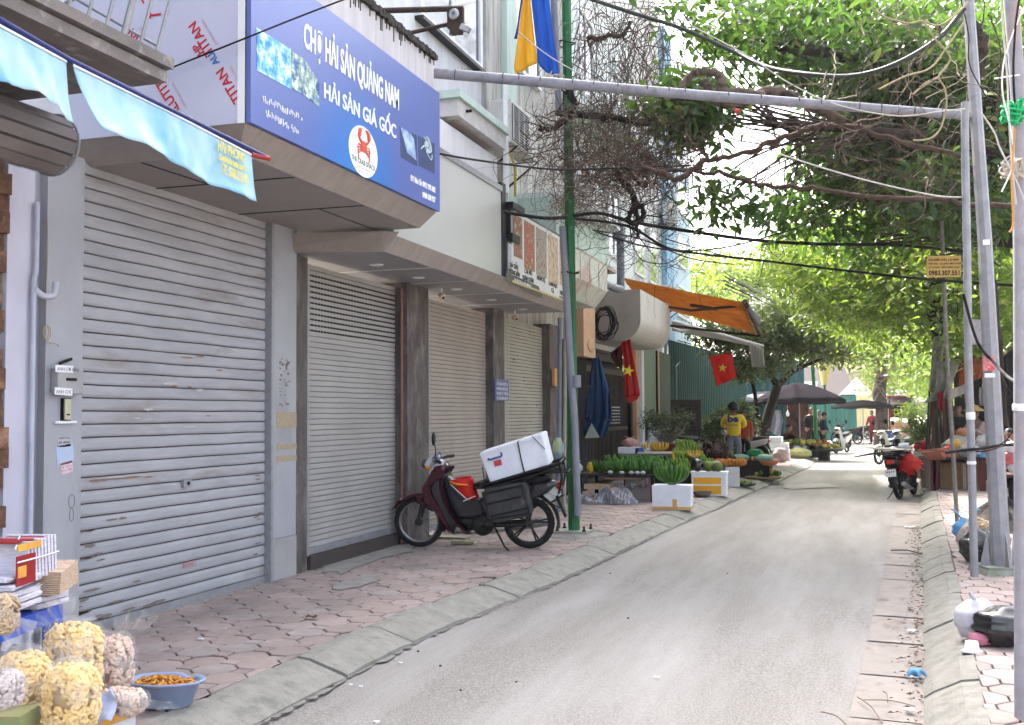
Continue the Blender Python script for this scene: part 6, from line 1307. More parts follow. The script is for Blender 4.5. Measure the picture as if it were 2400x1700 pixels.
g=MB(); z_=q+Vector((0,0,.01)); g.tube([z_-ax*.2-pr_*.112,z_+ax*.02-pr_*.112,z_+ax*.19-pr_*.10,z_+ax*.20+pr_*.1],.004,5); g.tube([q-ax*.2-pr_*.1+Vector((0,0,.07)),q+ax*.02+Vector((0,0,.1)),q+ax*.1+pr_*.09+Vector((0,0,.09))],.004,5); g.build('string',m_wht,t)
# ================= fruit and banana stall =================
m_ban_g=mat('banana_green',(.06,.165,.02),.5,c2=(.025,.085,.012),sc=14,rnd=.2,dirt=(.13,.26,.04),dsc=8,dlo=.55,dhi=.7); m_ban_y=mat('banana_yellow',(.50,.28,.02),.5,c2=(.30,.22,.03),sc=14,rnd=.12); m_ban_d=mat('banana_dark_red',(.035,.009,.007),.55,c2=(.018,.006,.005),sc=14,rnd=.2)
m_crown=mat('banana_crown',(.12,.11,.05),.8)
def bananas(name,lab,m,loc,rz,n=9,rows=2,L=.17,scale=1,rot=None,group=None,rr=.026):
    """a hand of bananas: fingers rise from the crown and curl outwards"""
    t=thing(name,lab,'bananas',loc,rz,group); t.scale=(scale,)*3
    if rot: t.rotation_euler=rot
    rs=random.Random(n*7+rows)
    for r_ in range(rows):
        for k in range(n):
            a=(k-(n-1)/2)/(n-1)*2.3+rs.uniform(-.05,.05); out=.5+.35*r_; p0=Vector((math.sin(a)*.05,.02+r_*.02,.02)); d=Vector((math.sin(a)*.75,-.25-out*.35*math.cos(a),.95-.25*r_)).normalized()
            e=Vector((-d.x*.55,.15,.85)); pts=[p0,p0+d*L*.28+Vector((math.sin(a)*.02,-.01,0)),p0+d*L*.55+Vector((math.sin(a)*.045,-.02,0)),p0+d*L*.8+Vector((math.sin(a)*.05,-.02,0))+e*.02,p0+d*L*.98+Vector((math.sin(a)*.035,-.01,0))+e*.05]
            g=MB(); g.tube(smooth_path(pts,3),[.006,.010,rr*.8,rr,rr*1.05,rr*1.05,rr,rr,rr*.95,rr*.88,rr*.75,rr*.5,rr*.25][:len(smooth_path(pts,3))],7); g.build('banana',m,t,world=False)
    g=MB(); g.box((0,.03,.02),(.12,.05,.035),bev=.01); g.build('crown',m_crown,t,world=False); return t
# main low table
tz=.585; TY0,TY1=17.9,20.6
def tp(px,Y,z=tz): p=at(px,1000,Y=Y); return Vector((p.x,Y,z))
tl,tr=tp(1362,18.1),tp(1600,18.5)
t=thing('market_table','long low market table with a dark top carrying green bananas','table',(tl.x,tl.y,.12))
g=MB(); x0,x1=tl.x-.1,-3.35; g.bb(x0,x1,17.95,19.3,tz-.03,tz,bev=.006); g.build('table_top',mat('table_dark',(.015,.015,.015),.7,sc=8),t)
for (x,y) in((x0+.1,18.0),(x1-.06,18.0),(x0+.1,19.2),(x1-.06,19.2)): g=MB(); g.bb(x-.03,x+.03,y-.03,y+.03,.12,tz-.03); g.build('leg',m_blk,t)
g=MB(); g.bb(x1-.55,x1-.1,18.1,18.14,.14,tz-.04); g.build('side_board',mat('board_taupe',(.26,.24,.22),.8,sc=5),t)
bl0=bananas('banana_hand','green banana hand standing in the row on the low dark table',m_ban_g,(x0+.62,18.25,tz),R(10),n=6,rows=2,L=.19,rr=.031,group='green banana hands lined up on the low dark table')
k=0
for row,(yy,n_) in enumerate(((18.2,10),(18.5,10),(18.85,9))):
    for i in range(n_):
        if row==0 and i==0: continue
        x=x0+.60+i*(x1-x0-.70)/(n_-1)+random.uniform(-.03,.03); s=random.uniform(.95,1.25)+(.15 if i in(5,6) and row==0 else 0)
        dup(bl0,(x,yy+random.uniform(-.05,.05),tz+row*.02),R(random.uniform(-30,40)),scale=s)
bananas('banana_hand','single small green banana hand at the left end of the low table',m_ban_g,(x0+.40,18.15,tz),R(-25),n=7,rows=1,L=.18,scale=1.1)
def bag(c,r,m,lab,cat='plastic bag',seed=0,knot_=True,name='plastic_bag',film_=False):
    t=thing(name,lab,cat,tuple(c)); g=MB(); rs=random.Random(seed); c=Vector(c); r=r if hasattr(r,'__len__') else(r,r,r*.85)
    g.ball(c+Vector((0,0,r[2])),r,22,15,noise=.09,seed=seed,fr=3.4); 
    if knot_:
        for s in(-1,1): g.tube(smooth_path([c+Vector((0,0,r[2]*1.85)),c+Vector((s*r[0]*.25,0,r[2]*2.15)),c+Vector((s*r[0]*.7,.01,r[2]*2.5))],3),[.012,.014,.02,.022,.02,.014,.006],6,flat=.4)
    g.build('bag_body',m,t); return t
m_pw=mat('plastic_white',(.66,.66,.68),.35,c2=(.55,.55,.58),sc=9,trans=.3); m_pb=mat('plastic_black',(.004,.004,.005),.22,c2=(.009,.009,.01),sc=9,bump=.4,bsc=16,spec=.8); m_pblue=mat('plastic_light_blue',(.16,.40,.62),.35,c2=(.10,.30,.52),sc=9,trans=.3); m_pgr=mat('plastic_green',(.012,.26,.09),.35,c2=(.01,.18,.06),sc=9,trans=.3)
bag((x0+.02,18.1,tz),(.10,.08,.09),m_pw,'small white plastic bag at the left end of the low banana table',seed=1)
bag((x0+.24,18.15,tz),(.06,.06,.10),mat('plastic_yellow',(.7,.5,.05),.35,sc=9,trans=.3),'small yellow plastic bag beside the white one on the low banana table',seed=2,knot_=False)
tg=MB()
for (i,x) in enumerate((.95,1.15,1.32,1.42,1.52)):
    tg=MB(); tg.ball((x1-1.75+x,18.03-.0,tz+.03),(.05,.04,.03),8,6,noise=.1,seed=i); one('white_radish',tg,m_pw,'little white wrapped bundle on the front edge of the banana table','bundle','little white bundles along the table edge')
# tarp heap under the table
tq=at(1405,1160,Y=17.6); t=thing('tarpaulin','crumpled grey-blue striped tarpaulin heaped under the banana table','tarpaulin',(tq.x,17.7,.12))
def tarp(u,v):
    x=tq.x-.62+1.25*u; y=17.35+.55*v; r=math.sin(math.pi*u)**.6*math.sin(math.pi*min(v*1.1,1))**.5
    z=.13+.34*r*(.6+.4*math.sin(7*u+2))+.05*r*math.sin(19*u+9*v)+.035*r*math.sin(31*u-17*v)+.03*r*math.sin(43*v+13*u); return (x+.04*math.sin(9*v+5*u),y+.05*math.sin(13*u),max(z,.128))
g=MB(); g.sheet(70,36,tarp)
m_tarp=mat('tarp_grey_blue',(.10,.14,.20),.6,c2=(.24,.17,.16),sc=3,str_=(6,1,1),bump=.4,bsc=14,dirt=(.34,.37,.40),dsc=5,dlo=.52,dhi=.58,dstr=(7,1,1)); g.build('sheet',m_tarp,t)
g=MB(); q=at(1480,1110,Y=17.6); g.sheet(30,12,lambda u,v:(q.x-.5+.75*u,17.75+.2*v,.30+.22*u+.03*math.sin(14*u+5*v)-.1*v)); g.build('folded_end',m_tarp,t)
g=MB(); q=at(1395,1130,Y=17.9); g.bb(q.x-.2,q.x+.25,17.9,18.3,.33,.42); one('carton',g,mat('carton_tan',(.48,.36,.22),.8,sc=8),'flat tan carton wedged on the tarpaulin heap under the banana table','box')
g=MB(); q=at(1455,1106,Y=17.9); g.bb(q.x-.3,q.x+.3,17.92,18.3,.50,.53); one('plank',g,mat('plank_brown',(.22,.14,.1),.8,sc=8),'brown plank under the edge of the low banana table','plank')
# foam boxes along the kerb
def foambox(px,py,w,h,dp,lab,m=m_foam,tape=None,rz=0,name='foam_box'):
    p=at(px,py,Z=.12); t=thing(name,lab,'box',(p.x,p.y,.12),rz); g=MB(); g.box((0,dp/2,h/2),(w,dp,h),bev=.012,top=1.02); g.build('box_body',m,t,world=False)
    if tape:
        g=MB(); g.box((0,dp/2,.03),(w+.004,dp+.004,.045)); g.box((.05,-.002,.10),(.07,.006,.14)); g.build('tape',tape,t,world=False)
    return t
m_tor=mat('tape_orange',(.62,.34,.10),.5,c2=(.5,.28,.1),sc=8)
b1=foambox(1574,1196,.60,.38,.42,'white foam box with brown tape round its foot, topped by a green banana hand',tape=m_tor,rz=R(4))
bananas('banana_hand','large green banana hand fanned out on the nearest white foam box',m_ban_g,(b1.location.x-.02,b1.location.y+.18,.50),R(5),n=9,rows=2,L=.25,scale=1.15,rr=.033)
b2_=foambox(1662,1163,.62,.42,.40,'orange and white foam box with two orange panels, behind the nearest white one',rz=R(3)); 
g=MB(); g.box((-.03,-.004,.11),(.50,.008,.15)); g.box((-.03,-.004,.275),(.50,.008,.12)); g.build('orange_panel',mat('panel_orange',(.75,.38,.02),.5,c2=(.65,.3,.02),sc=4),b2_,world=False); g=MB(); g.box((0,.2,.425),(.66,.44,.02)); g.build('lid_board',m_wht,b2_,world=False)
b3=foambox(1704,1142,.50,.40,.40,'plain white foam box third in the row, carrying orange bananas',m=mat('foam_grey',(.60,.60,.60),.7,sc=6,bump=.1),rz=R(8))
q=at(1645,1166,Z=.12); g=MB(); g.lathe([(.001,.01),(.10,.01),(.17,.10),(.18,.10),(.11,.0),(.001,0)],20,(q.x,q.y+.05,.12)); one('wooden_bowl',g,mat('bowl_brown',(.14,.11,.09),.8,c2=(.09,.07,.06),sc=9),'dark wooden bowl between the nearest white box and the orange box','bowl')
# pomelos on the orange box
m_pom=mat('pomelo_green',(.13,.17,.03),.55,c2=(.08,.11,.02),sc=9,rnd=.2)
def fruit(c,r,m,name,lab,grp,rot=(0,0,0),top=True,sq=(1,1,1)):
    t=thing(name,lab,'fruit',tuple(c),0,grp); g=MB(); g.lathe([(.001,-r),(r*.5,-r*.87),(r*.87,-r*.5),(r,-.05*r),(r*.9,r*.45),(r*.6,r*.82),(r*.25,r*1.0),(.001,r*.97)],14,sx=sq[0],sy=sq[1]); g.build('flesh',m,t,world=False); g=MB(); g.tube([(0,0,r*.95),(0.004,0,r*1.15)],.005,5); g.build('stem',m_crown,t,world=False); t.rotation_euler=rot; return t
pz=.565
for k,(dx,dy) in enumerate(((-.02,.08),(.16,.06),(.06,.22))): fruit((b2_.location.x+dx,b2_.location.y+dy,pz+.085),.095,m_pom,'pomelo','olive green pomelo sitting on the lid of the orange box','pomelos on the orange box')
bag((b2_.location.x-.22,b2_.location.y+.1,pz),(.12,.1,.11),m_pb,'black plastic bag beside the pomelos on the orange box',seed=5)
# bunches of orange bananas
bo=bananas('banana_hand','small ripe orange banana hand on the third foam box',mat('banana_orange',(.48,.19,.025),.5,c2=(.32,.12,.02),sc=14,rnd=.15),(b3.location.x-.15,b3.location.y+.12,.52),R(15),n=6,rows=1,L=.12,group='ripe orange banana hands on the third foam box')
for k in range(11): dup(bo,(b3.location.x-.22+.045*k+random.uniform(-.02,.02),b3.location.y+.08+.12*(k%3),.52+.01*(k%2)),R(random.uniform(-180,180)))
# stack behind: yellow-green, dark red bananas etc on a second table
t=thing('market_table','higher slatted table at the back with bread, boxes and yellow bananas','table',(-4.9,21,.12)); q0,q1=at(1458,1060,Y=21.5),at(1565,1060,Y=21.5); zt=at(1500,1064,Y=21.5).z
g=MB(); g.bb(q0.x,q1.x+.1,21.5,22.5,zt-.05,zt); g.build('table_top',mat('table_grey',(.20,.19,.18),.8,sc=8),t)
for (x,y) in((q0.x+.05,21.55),(q1.x,21.55),(q0.x+.05,22.4),(q1.x,22.4)): g=MB(); g.bb(x-.025,x+.025,y-.025,y+.025,.12,zt-.05); g.build('leg',m_rust,t)
c=at(1475,1050,Y=21.7); g=MB(); g.bb(c.x-.22,c.x+.22,21.6,21.95,zt,zt+.13,bev=.01); one('foam_tray',g,m_foam,'small white foam tray on the back table with pink bags on it','tray')
bag((c.x,21.75,zt+.13),(.17,.12,.09),mat('plastic_pink',(.6,.36,.32),.4,c2=(.5,.25,.22),sc=12,trans=.2),'pinkish plastic bags piled on the white foam tray of the back table',seed=6)
bag((c.x+.30,21.8,zt),(.13,.1,.11),m_pw,'crumpled white plastic bag on the back table, left of the blue box',seed=7)
g=MB(); c=at(1500,1052,Y=21.7); g.bb(c.x-.09,c.x+.09,21.6,21.8,zt,zt+.12,bev=.01); one('blue_box',g,mat('box_blue',(.03,.13,.32),.5),'small blue box on the back table beside the yellow bananas','box')
by=bananas('banana_hand','yellow banana hand lying on the back table',m_ban_y,(at(1520,1050,Y=21.8).x,21.8,zt+.02),R(40),n=6,rows=1,L=.16,scale=1.0,group='yellow banana hands on the back table')
for px in(1533,1546): dup(by,(at(px,1050,Y=21.8).x,21.85,zt+.03),R(random.uniform(0,300)))
g=MB(); c=at(1530,1060,Y=21.55); g.bb(c.x-.3,c.x+.42,21.45,21.8,zt,zt+.035); one('paper_sheet',g,mat('paper_cream',(.6,.53,.46),.8),'cream paper sheet lying on the front edge of the back table','paper')
# green/yellow heap between tables
m_ylg=mat('banana_yellow_green',(.17,.27,.03),.5,c2=(.10,.19,.02),sc=14,rnd=.15)
bh0=bananas('banana_hand','yellow-green banana hand in the heap right of the bonsai',m_ylg,(-3.4,20.5,.55),R(20),n=8,rows=2,L=.20,group='yellow-green banana hands heaped behind the foam boxes')
hp_=[(1590,1045,22),(1605,1040,22.3),(1620,1050,22),(1612,1070,21),(1630,1075,21.2),(1595,1075,20.7),(1640,1065,21.6),(1650,1085,21),(1610,1095,20),(1632,1098,20.2),(1598,1058,21.5)]
for k,(px,py,Y) in enumerate(hp_):
    p=at(px,py,Y=Y); dup(bh0,(p.x,Y,p.z-.12),R(random.uniform(0,360)),scale=random.uniform(.85,1.1))
g=MB(); p=at(1620,1090,Y=21.4); g.bb(p.x-.75,p.x+.6,20.1,22.6,.12,.60); one('crate',g,mat('crate_dark_slate',(.015,.016,.018),.8,sc=9),'dark crate stack under the yellow-green banana heap','crate')
by2=bananas('banana_hand','bright yellow banana hand among the green heap',m_ban_y,(at(1585,1060,Y=21).x,21,.72),R(60),n=6,rows=1,L=.14,scale=.9,group='bright yellow banana hands among the green heap')
for (px,py,Y) in((1622,1066,21),(1628,1062,20.8),(1582,1072,20.6)): p=at(px,py,Y=Y); dup(by2,(p.x,Y,p.z-.1),R(random.uniform(0,360)))
bd=bananas('banana_hand','dark reddish-brown banana hand in the dark heap left of the rider',m_ban_d,(at(1665,1070,Y=22.5).x,22.5,.62),R(70),n=7,rows=2,L=.2,scale=1.2,group='dark reddish-brown banana hands heaped left of the rider',rr=.030)
for (px,py,Y) in((1650,1072,22.4),(1672,1062,22.6),(1682,1072,22.5),(1660,1058,22.8),(1676,1050,22.8),(1690,1078,22.3),(1645,1060,22.7)): p=at(px,py,Y=Y); dup(bd,None if 0 else (p.x,Y,p.z-.1),rot=(R(random.uniform(-60,60)),R(random.uniform(-50,50)),R(random.uniform(0,360))),scale=1.25)
g=MB(); p=at(1672,1090,Y=22.6); g.bb(p.x-.38,p.x+.36,22.3,23.2,.12,.62); one('crate',g,mat('crate_brown',(.04,.03,.026),.8,sc=9),'brown-grey crate carrying the dark banana heap','crate')
p=at(1683,1092,Y=22.0); g=MB(); g.bb(p.x-.09,p.x+.09,22,22.15,p.z-.1,p.z+.1,bev=.01); one('carton',g,mat('carton_blue_logo',(.12,.15,.5),.6,c2=(.6,.6,.66),sc=7),'small blue and white carton standing by the dark bananas','box')
lg_=MB(); p=at(1692,1072,Y=23.4)
for k in range(60):
    rs=random.Random(k); a=Vector((p.x+rs.gauss(0,.09),23.4+rs.gauss(0,.08),p.z+rs.gauss(-.02,.09))); lg_.sheet(2,2,lambda u,v:a+Vector((.1*(u-.5),.03*math.sin(3*u+k),.12*(v-.5)+.02*math.cos(5*u))))
one('leafy_greens',lg_,mat('lettuce',(.16,.27,.03),.6,c2=(.10,.20,.02),sc=9,trans=.3),'upright bunch of light green leafy vegetable by the rider\'s leg','vegetable')
# mangoes, green bag, winnowing plates
def plate(px,py,r,m,lab,z=None,Y=None,legs=False,name='tray'):
    p=at(px,py,Z=.125) if z is None else at(px,py,Z=z); zz=.125 if z is None else z; g=MB(); g.lathe([(.001,0),(r*.85,0),(r,.035),(r*1.02,.03),(r*.87,-.012),(.001,-.012)],26,(p.x,p.y,zz+.012)); o=one(name,g,m,lab,'tray'); return p
m_bamb=mat('bamboo_tray',(.20,.14,.07),.8,c2=(.26,.19,.1),sc=20); m_dkt=mat('dark_tray',(.02,.025,.018),.6,sc=8)
p=plate(1735,1138,.33,m_dkt,'wide dark green tray of small green vegetables at the kerb edge')
def heap(p,zz,rx,ry,n,r,mats,name,lab,grp,sq=(1,1,1),h=.10):
    base=[]
    for i,mm in enumerate(mats): base.append(fruit((p.x+random.uniform(-.05,.05),p.y,zz+r),r,mm,name,lab if len(mats)==1 else lab,grp,sq=sq))
    for k in range(n):
        a=random.uniform(0,6.28); q=math.sqrt(random.random()); dup(base[k%len(base)],(p.x+rx*q*math.cos(a),p.y+ry*q*math.sin(a),zz+r+h*(1-q)*random.random()),rot=(random.uniform(-1,1),random.uniform(-1,1),random.uniform(0,6)),scale=random.uniform(.85,1.12))
heap(p,.14,.24,.2,26,.035,[mat('small_green',(.22,.27,.08),.6,rnd=.2)],'small_squash','small pale green squash on the wide dark tray','small squashes on the wide dark tray',(1.5,.8,1),h=.08)
p=at(1790,1118,Z=.125); plate(1790,1122,.42,m_bamb,'bamboo tray of mixed mangoes and limes at the kerb edge')
heap(p,.15,.34,.28,24,.065,[mat('mango_green',(.10,.15,.025),.5,rnd=.2)],'mango','green mango in the mixed heap at the kerb edge','green mangoes in the kerb-edge heap',(1.2,.85,1),h=.20)
heap(p,.15,.36,.3,16,.06,[mat('mango_yellow',(.42,.30,.05),.5,rnd=.15)],'mango','yellow mango in the mixed heap at the kerb edge','yellow mangoes in the kerb-edge heap',(1.2,.85,1),h=.22)
p=at(1748,1082,Y=25.5); g=MB(); g.bb(p.x-.5,p.x+.55,25.3,26.3,.12,.50); one('table',g,mat('low_bench_dark',(.015,.015,.014),.8),'low dark bench under the trays of bananas and melons','bench'); 
heap(Vector((p.x-.2,25.5,0)),.50,.45,.25,40,.05,[mat('carrot_orange',(.62,.26,.07),.6,rnd=.15)],'persimmon','small orange fruit heaped on the low dark bench','small orange fruits on the low dark bench',(1.3,.8,1),h=.08)
bag((p.x+.2,25.6,.52),(.20,.18,.13),m_pgr,'bright green plastic bag on the low bench by the rider\'s leg',seed=8,knot_=False)
for k,(dx) in enumerate((-.12,.42)): bag((p.x+dx,25.45,.5),(.22,.16,.08),mat('plastic_mint',(.28,.52,.40),.4,sc=9,trans=.2),'mint green plastic bag lying '+('left' if k==0 else 'right')+' of the bright green bag','plastic bag',seed=9+k,knot_=False)
g=MB(); g.lathe([(.001,0),(.14,0),(.24,.10),(.25,.10),(.15,-.01),(.001,-.01)],20,(p.x+.55,25.3,.42)); one('basket',g,mat('basket_orange',(.55,.2,.1),.6),'shallow orange-red basket behind the mango heap','basket')
# bonsai in red pot
p=at(1562,1060,Y=24.5); bz=p.z; t=thing('bonsai','bushy bonsai with pale tangled stems in a red ceramic pot','potted plant',(p.x,24.5,bz))
g=MB(); g.lathe([(.001,0),(.16,0),(.22,.16),(.245,.17),(.24,.20),(.20,.19),(.001,.17)],22,(p.x,24.5,bz)); g.build('pot',mat('pot_red',(.17,.03,.02),.5,c2=(.12,.02,.015),sc=6),t)
g=MB(); rs=random.Random(3)
for k in range(40):
    a=rs.uniform(0,6.28); r=rs.uniform(.25,.62); tip=Vector((p.x+r*math.cos(a)*.9,24.5+r*math.sin(a)*.5,bz+.2+rs.uniform(.3,.75))); b0_=Vector((p.x+rs.uniform(-.1,.1),24.5,bz+.18)); mid=b0_.lerp(tip,.5)+Vector((rs.uniform(-.08,.08),0,-.05)); g.tube(smooth_path([b0_,mid,tip],3),[.018,.015,.012,.01,.008,.006,.004],5)
g.build('stems',mat('stem_pale',(.30,.27,.22),.8,sc=14),t); BON=(t,Vector((p.x,24.5,bz)))
# things near the street tree and the big umbrella
for k,(px,py,h,Y) in enumerate(((1815,1050,.9,34.5),(1832,1048,.6,34.5))):
    p=at(px,py,Y=Y); 
    for j in range(4 if k==0 else 3):
        g=MB(); g.box((p.x+random.uniform(-.03,.03),Y,.12+.09+j*.19),(.46,.36,.18),rot=(0,0,random.uniform(-.1,.1)),bev=.012); one('foam_box',g,m_foam,'white foam box in the '+('taller left' if k==0 else 'shorter right')+' stack beside the street tree','box','white foam boxes stacked beside the street tree, '+('left' if k==0 else 'right')+' stack')
bag((at(1838,1080,Z=.12).x,33.2,.12),(.24,.2,.22),mat('plastic_clear_pink',(.55,.46,.46),.3,c2=(.4,.3,.3),sc=14,trans=.3),'clear bag with reddish contents on the sidewalk below the foam stacks',seed=11)
bag((at(1815,1075,Z=.12).x,33.6,.12),(.30,.2,.22),mat('plastic_sage',(.42,.52,.46),.4,sc=9,trans=.2),'pale sage green plastic bag behind the cream scooter wheel',seed=12)
bag((at(1625,1000,Y=31).x,30.6,.98),(.20,.18,.17),m_pw,'big white plastic bag on the white scooter\'s handlebar',seed=13)
bag((at(1585,1020,Y=29).x,28.4,.62),(.16,.14,.14),m_pw,'white plastic bag in front of the seated fruit seller',seed=14)
p=at(1600,1040,Y=27); g=MB(); g.sheet(14,8,lambda u,v:(p.x-.5+u,27+.3*v,p.z-.1+.14*math.sin(3.1*u)*math.sin(3.1*v)+.02*math.sin(19*u))); one('green_cloth',g,mat('cloth_sea_green',(.04,.17,.14),.7,sc=6),'sea-green cloth spread before the seated fruit seller','cloth')
# fruit stall under the umbrella
FY_=37.0
p0_,p1_=at(1830,1000,Y=FY_),at(1945,1000,Y=FY_+1)
for k,(px,w,lab,mm) in enumerate(((1838,.62,'dark brown fruit crate, leftmost under the big umbrella',mat('crate_maroon',(.025,.013,.013),.8)),(1862,.55,'white fruit crate with a yellow bag, under the big umbrella',m_foam),(1890,.5,'white fruit crate in the middle of the row under the big umbrella',m_foam),(1905,.45,'slate grey fruit crate next to the dark tray, under the big umbrella',mat('crate_slate',(.04,.04,.055),.8)))):
    q=at(px,1000,Y=FY_-.3); g=MB(); g.bb(q.x-w/2,q.x+w/2,FY_-.3,FY_+.3,.12,.52,bev=.01); one('fruit_crate',g,mm,lab,'crate')
q=at(1930,1000,Y=FY_); g=MB(); g.lathe([(.001,.36),(.55,.36),(.62,.42),(.64,.40),(.57,.33),(.001,.33)],24,(q.x,FY_,0)); g.tube([(q.x,FY_,.02),(q.x,FY_,.34)],.2,8); one('tray',g,m_dkt,'round dark tray on a stump carrying red and yellow fruit','tray')
m_fy=mat('fruit_yellow',(.36,.32,.05),.5,rnd=.15); m_fr=mat('fruit_red',(.36,.045,.02),.45,rnd=.2); m_fg=mat('fruit_green',(.07,.13,.025),.5,rnd=.2)
heap(Vector((at(1858,1000,Y=37).x,FY_,0)),.50,.55,.3,26,.085,[m_fg],'melon','green melon in the heap under the big umbrella','green melons under the big umbrella',h=.3)
heap(Vector((at(1885,1000,Y=37).x,FY_-.05,0)),.54,.55,.25,26,.08,[m_fy],'melon','yellow melon in the heap under the big umbrella','yellow melons under the big umbrella',h=.1)
heap(Vector((q.x-.15,FY_,0)),.42,.45,.35,24,.07,[m_fr],'apple','red fruit on the round dark tray','red fruits on the round dark tray',h=.3)
heap(Vector((q.x+.15,FY_-.15,0)),.42,.35,.25,14,.07,[m_fy],'orange','yellow fruit on the front of the round dark tray','yellow fruits on the round dark tray',h=.08)
bag((at(1872,1000,Y=36.2).x,36.3,.12),(.40,.25,.17),mat('plastic_clear_yellow',(.5,.5,.1),.3,c2=(.6,.58,.4),sc=8,trans=.3),'clear plastic bag of yellow fruit hanging on the white crate front',seed=15,knot_=False)
def umbrella(px,pya,pye,Y,w,m,lab,pole_=True,n=8,group=None):
    a=at(px,pya,Y=Y); e=at(px,pye,Y=Y); t=thing('market_umbrella',lab,'umbrella',(a.x,Y,.1)); g=MB(); nr=8
    def f(u,v):
        an=u*2*math.pi; k=(u*n)%1; sc=1-.055*math.sin(math.pi*k)*v; z=a.z-(a.z-e.z)*(v**1.5)-.09*math.sin(math.pi*k)*v*v*(.4)
        return (a.x+w*v*sc*math.cos(an),Y+w*v*sc*math.sin(an),z)
    g.sheet(n*6,nr,f); g.build('canopy',m,t,solid=.006)
    g=MB(); g.sheet(n*6,2,lambda u,v:(lambda p:(p[0],p[1],p[2]-.12*v))(f(u,1))); g.build('valance',m,t,solid=.004)
    if pole_: g=MB(); g.tube([(a.x,Y,.1),(a.x,Y,a.z)],.022,8); g.build('pole',m_gmet,t)
    g=MB()
    for k in range(n): an=k*2*math.pi/n; g.tube([(a.x,Y,a.z-.1),(a.x+w*.97*math.cos(an),Y+w*.97*math.sin(an),e.z-.02)],.01,4)
    g.build('ribs',m_gmet,t); return t
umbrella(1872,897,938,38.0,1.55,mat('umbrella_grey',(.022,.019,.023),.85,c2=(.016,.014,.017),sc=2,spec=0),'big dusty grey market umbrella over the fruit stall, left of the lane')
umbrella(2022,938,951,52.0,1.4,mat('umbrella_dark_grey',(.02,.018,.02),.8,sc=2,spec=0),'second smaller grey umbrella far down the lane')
umbrella(2110,925,944,58.0,2.0,mat('umbrella_pale',(.50,.46,.44),.7,sc=2,trans=.2),'pale sunlit umbrella right of the middle tree trunk')
umbrella(1790,918,934,44,1.2,mat('umbrella_white',(.62,.62,.64),.7,sc=2,trans=.2),'white umbrella partly hidden behind the street tree')
# shed behind with orange-brown boards, hanging bulb, tarpaulins
t=thing('market_shed','orange-brown board shed behind the fruit stall under the grey umbrella','shed',(-3.2,45,.12))
A,B=at(1795,1000,Y=44),at(1895,1000,Y=44); g=MB(); g.bb(A.x,B.x,44,46,.12,2.3); g.build('board_wall',mat('board_orange_brown',(.13,.045,.02),.8,c2=(.05,.02,.014),sc=4,str_=(4,1,.4),dirt=(.015,.012,.012),dsc=2,dlo=.5,dhi=.6),t)
g=MB(); g.add([(A.x-.3,43.4,2.4),(B.x+.3,43.4,2.4),(B.x+.3,46.4,2.9),(A.x-.3,46.4,2.9)],[(0,1,2,3)]); g.build('roof_sheet',m_gmet,t,solid=.03)
g=MB(); c=at(1846,968,Y=40); g.lathe([(.001,-.13),(.04,-.12),(.065,-.07),(.05,0),(.02,.06),(.015,.1),(.001,.1)],14,c); g.tube([c+Vector((0,0,.1)),c+Vector((0,0,.6))],.004,4); one('light_bulb',g,m_wht,'white unlit bulb hanging under the big grey umbrella','bulb')
g=cloth([at(1800,960,Y=39),at(1803,985,Y=39),at(1800,1005,Y=39)],[at(1830,962,Y=39),at(1836,985,Y=39),at(1828,1030,Y=39)],16,12,(0,1,0),.06,2,5); one('hanging_cloth',g,mat('cloth_white_blue',(.58,.60,.66),.8,c2=(.4,.45,.55),sc=4,trans=.2),'white cloth draped beside the street tree trunk','cloth',solid=.004)
p=at(1910,1000,Y=40); t=thing('street_pole','dark green thin post rising under the big grey umbrella','pole',(p.x,40,.1)); g=MB(); g.tube([(p.x+.05,40,.1),(p.x,40,2.5),(p.x-.15,40,5.5)],.07,8); g.build('shaft',m_gp,t)
# far white tents and market
def tent(x0,x1,y,z0,z1,m,lab):
    t=thing('market_tent',lab,'tent',((x0+x1)/2,y,.05)); g=MB(); xm=(x0+x1)/2
    g.add([(x0,y,z0),(x1,y,z0),(x1,y+5,z0),(x0,y+5,z0),(xm,y+.8,z1),(xm,y+4.2,z1)],[(0,1,4),(1,2,5,4),(2,3,5),(3,0,4,5)]); g.build('canopy',m,t,solid=.01)
    for (x,yy) in((x0,y),(x1,y),(x0,y+5),(x1,y+5)): g=MB(); g.tube([(x,yy,.05),(x,yy,z0)],.03,6); g.build('post',m_wht,t)
m_tent=mat('tent_white',(.75,.74,.72),.7,sc=2,trans=.3)
for k,(a,b,Y,z0,z1) in enumerate(((1968,2050,62,2.6,3.6),(2075,2140,64,2.5,3.4),(1930,1990,72,2.6,3.8))):
    A,B=at(a,1000,Y=Y),at(b,1000,Y=Y); tent(A.x,B.x,Y,z0,z1,m_tent,['white tent left of the middle tree trunk, far down the lane','white tent right of the middle tree trunk, far down the lane','farthest white tent behind the second grey umbrella'][k])
t=thing('market_stall','far clothes stall hung with red and orange goods, right of the middle tree','stall',(2.3,56,.1)); A,B=at(2085,1000,Y=56),at(2150,1000,Y=50)
g=MB(); g.bb(A.x,B.x,56,57,.1,1.1); g.build('counter',mat('counter_orange',(.55,.16,.05),.6,c2=(.6,.5,.4),sc=3),t)
g=MB(); g.bb(A.x-.1,B.x+.1,55.5,57.5,2.35,2.42); g.build('roof',mat('roof_red',(.40,.06,.05),.7),t)
for k in range(9):
    q=at(2090+k*6.5,958,Y=55.4); g=MB(); g.bb(q.x-.11,q.x+.11,55.4,55.46,q.z-.45,q.z+.2); g.build('hanging_garment',[redc,orj,dk,redc,m_papr,orj,mat('garment_pink',(.6,.2,.3),.8),redc,dk][k],t)
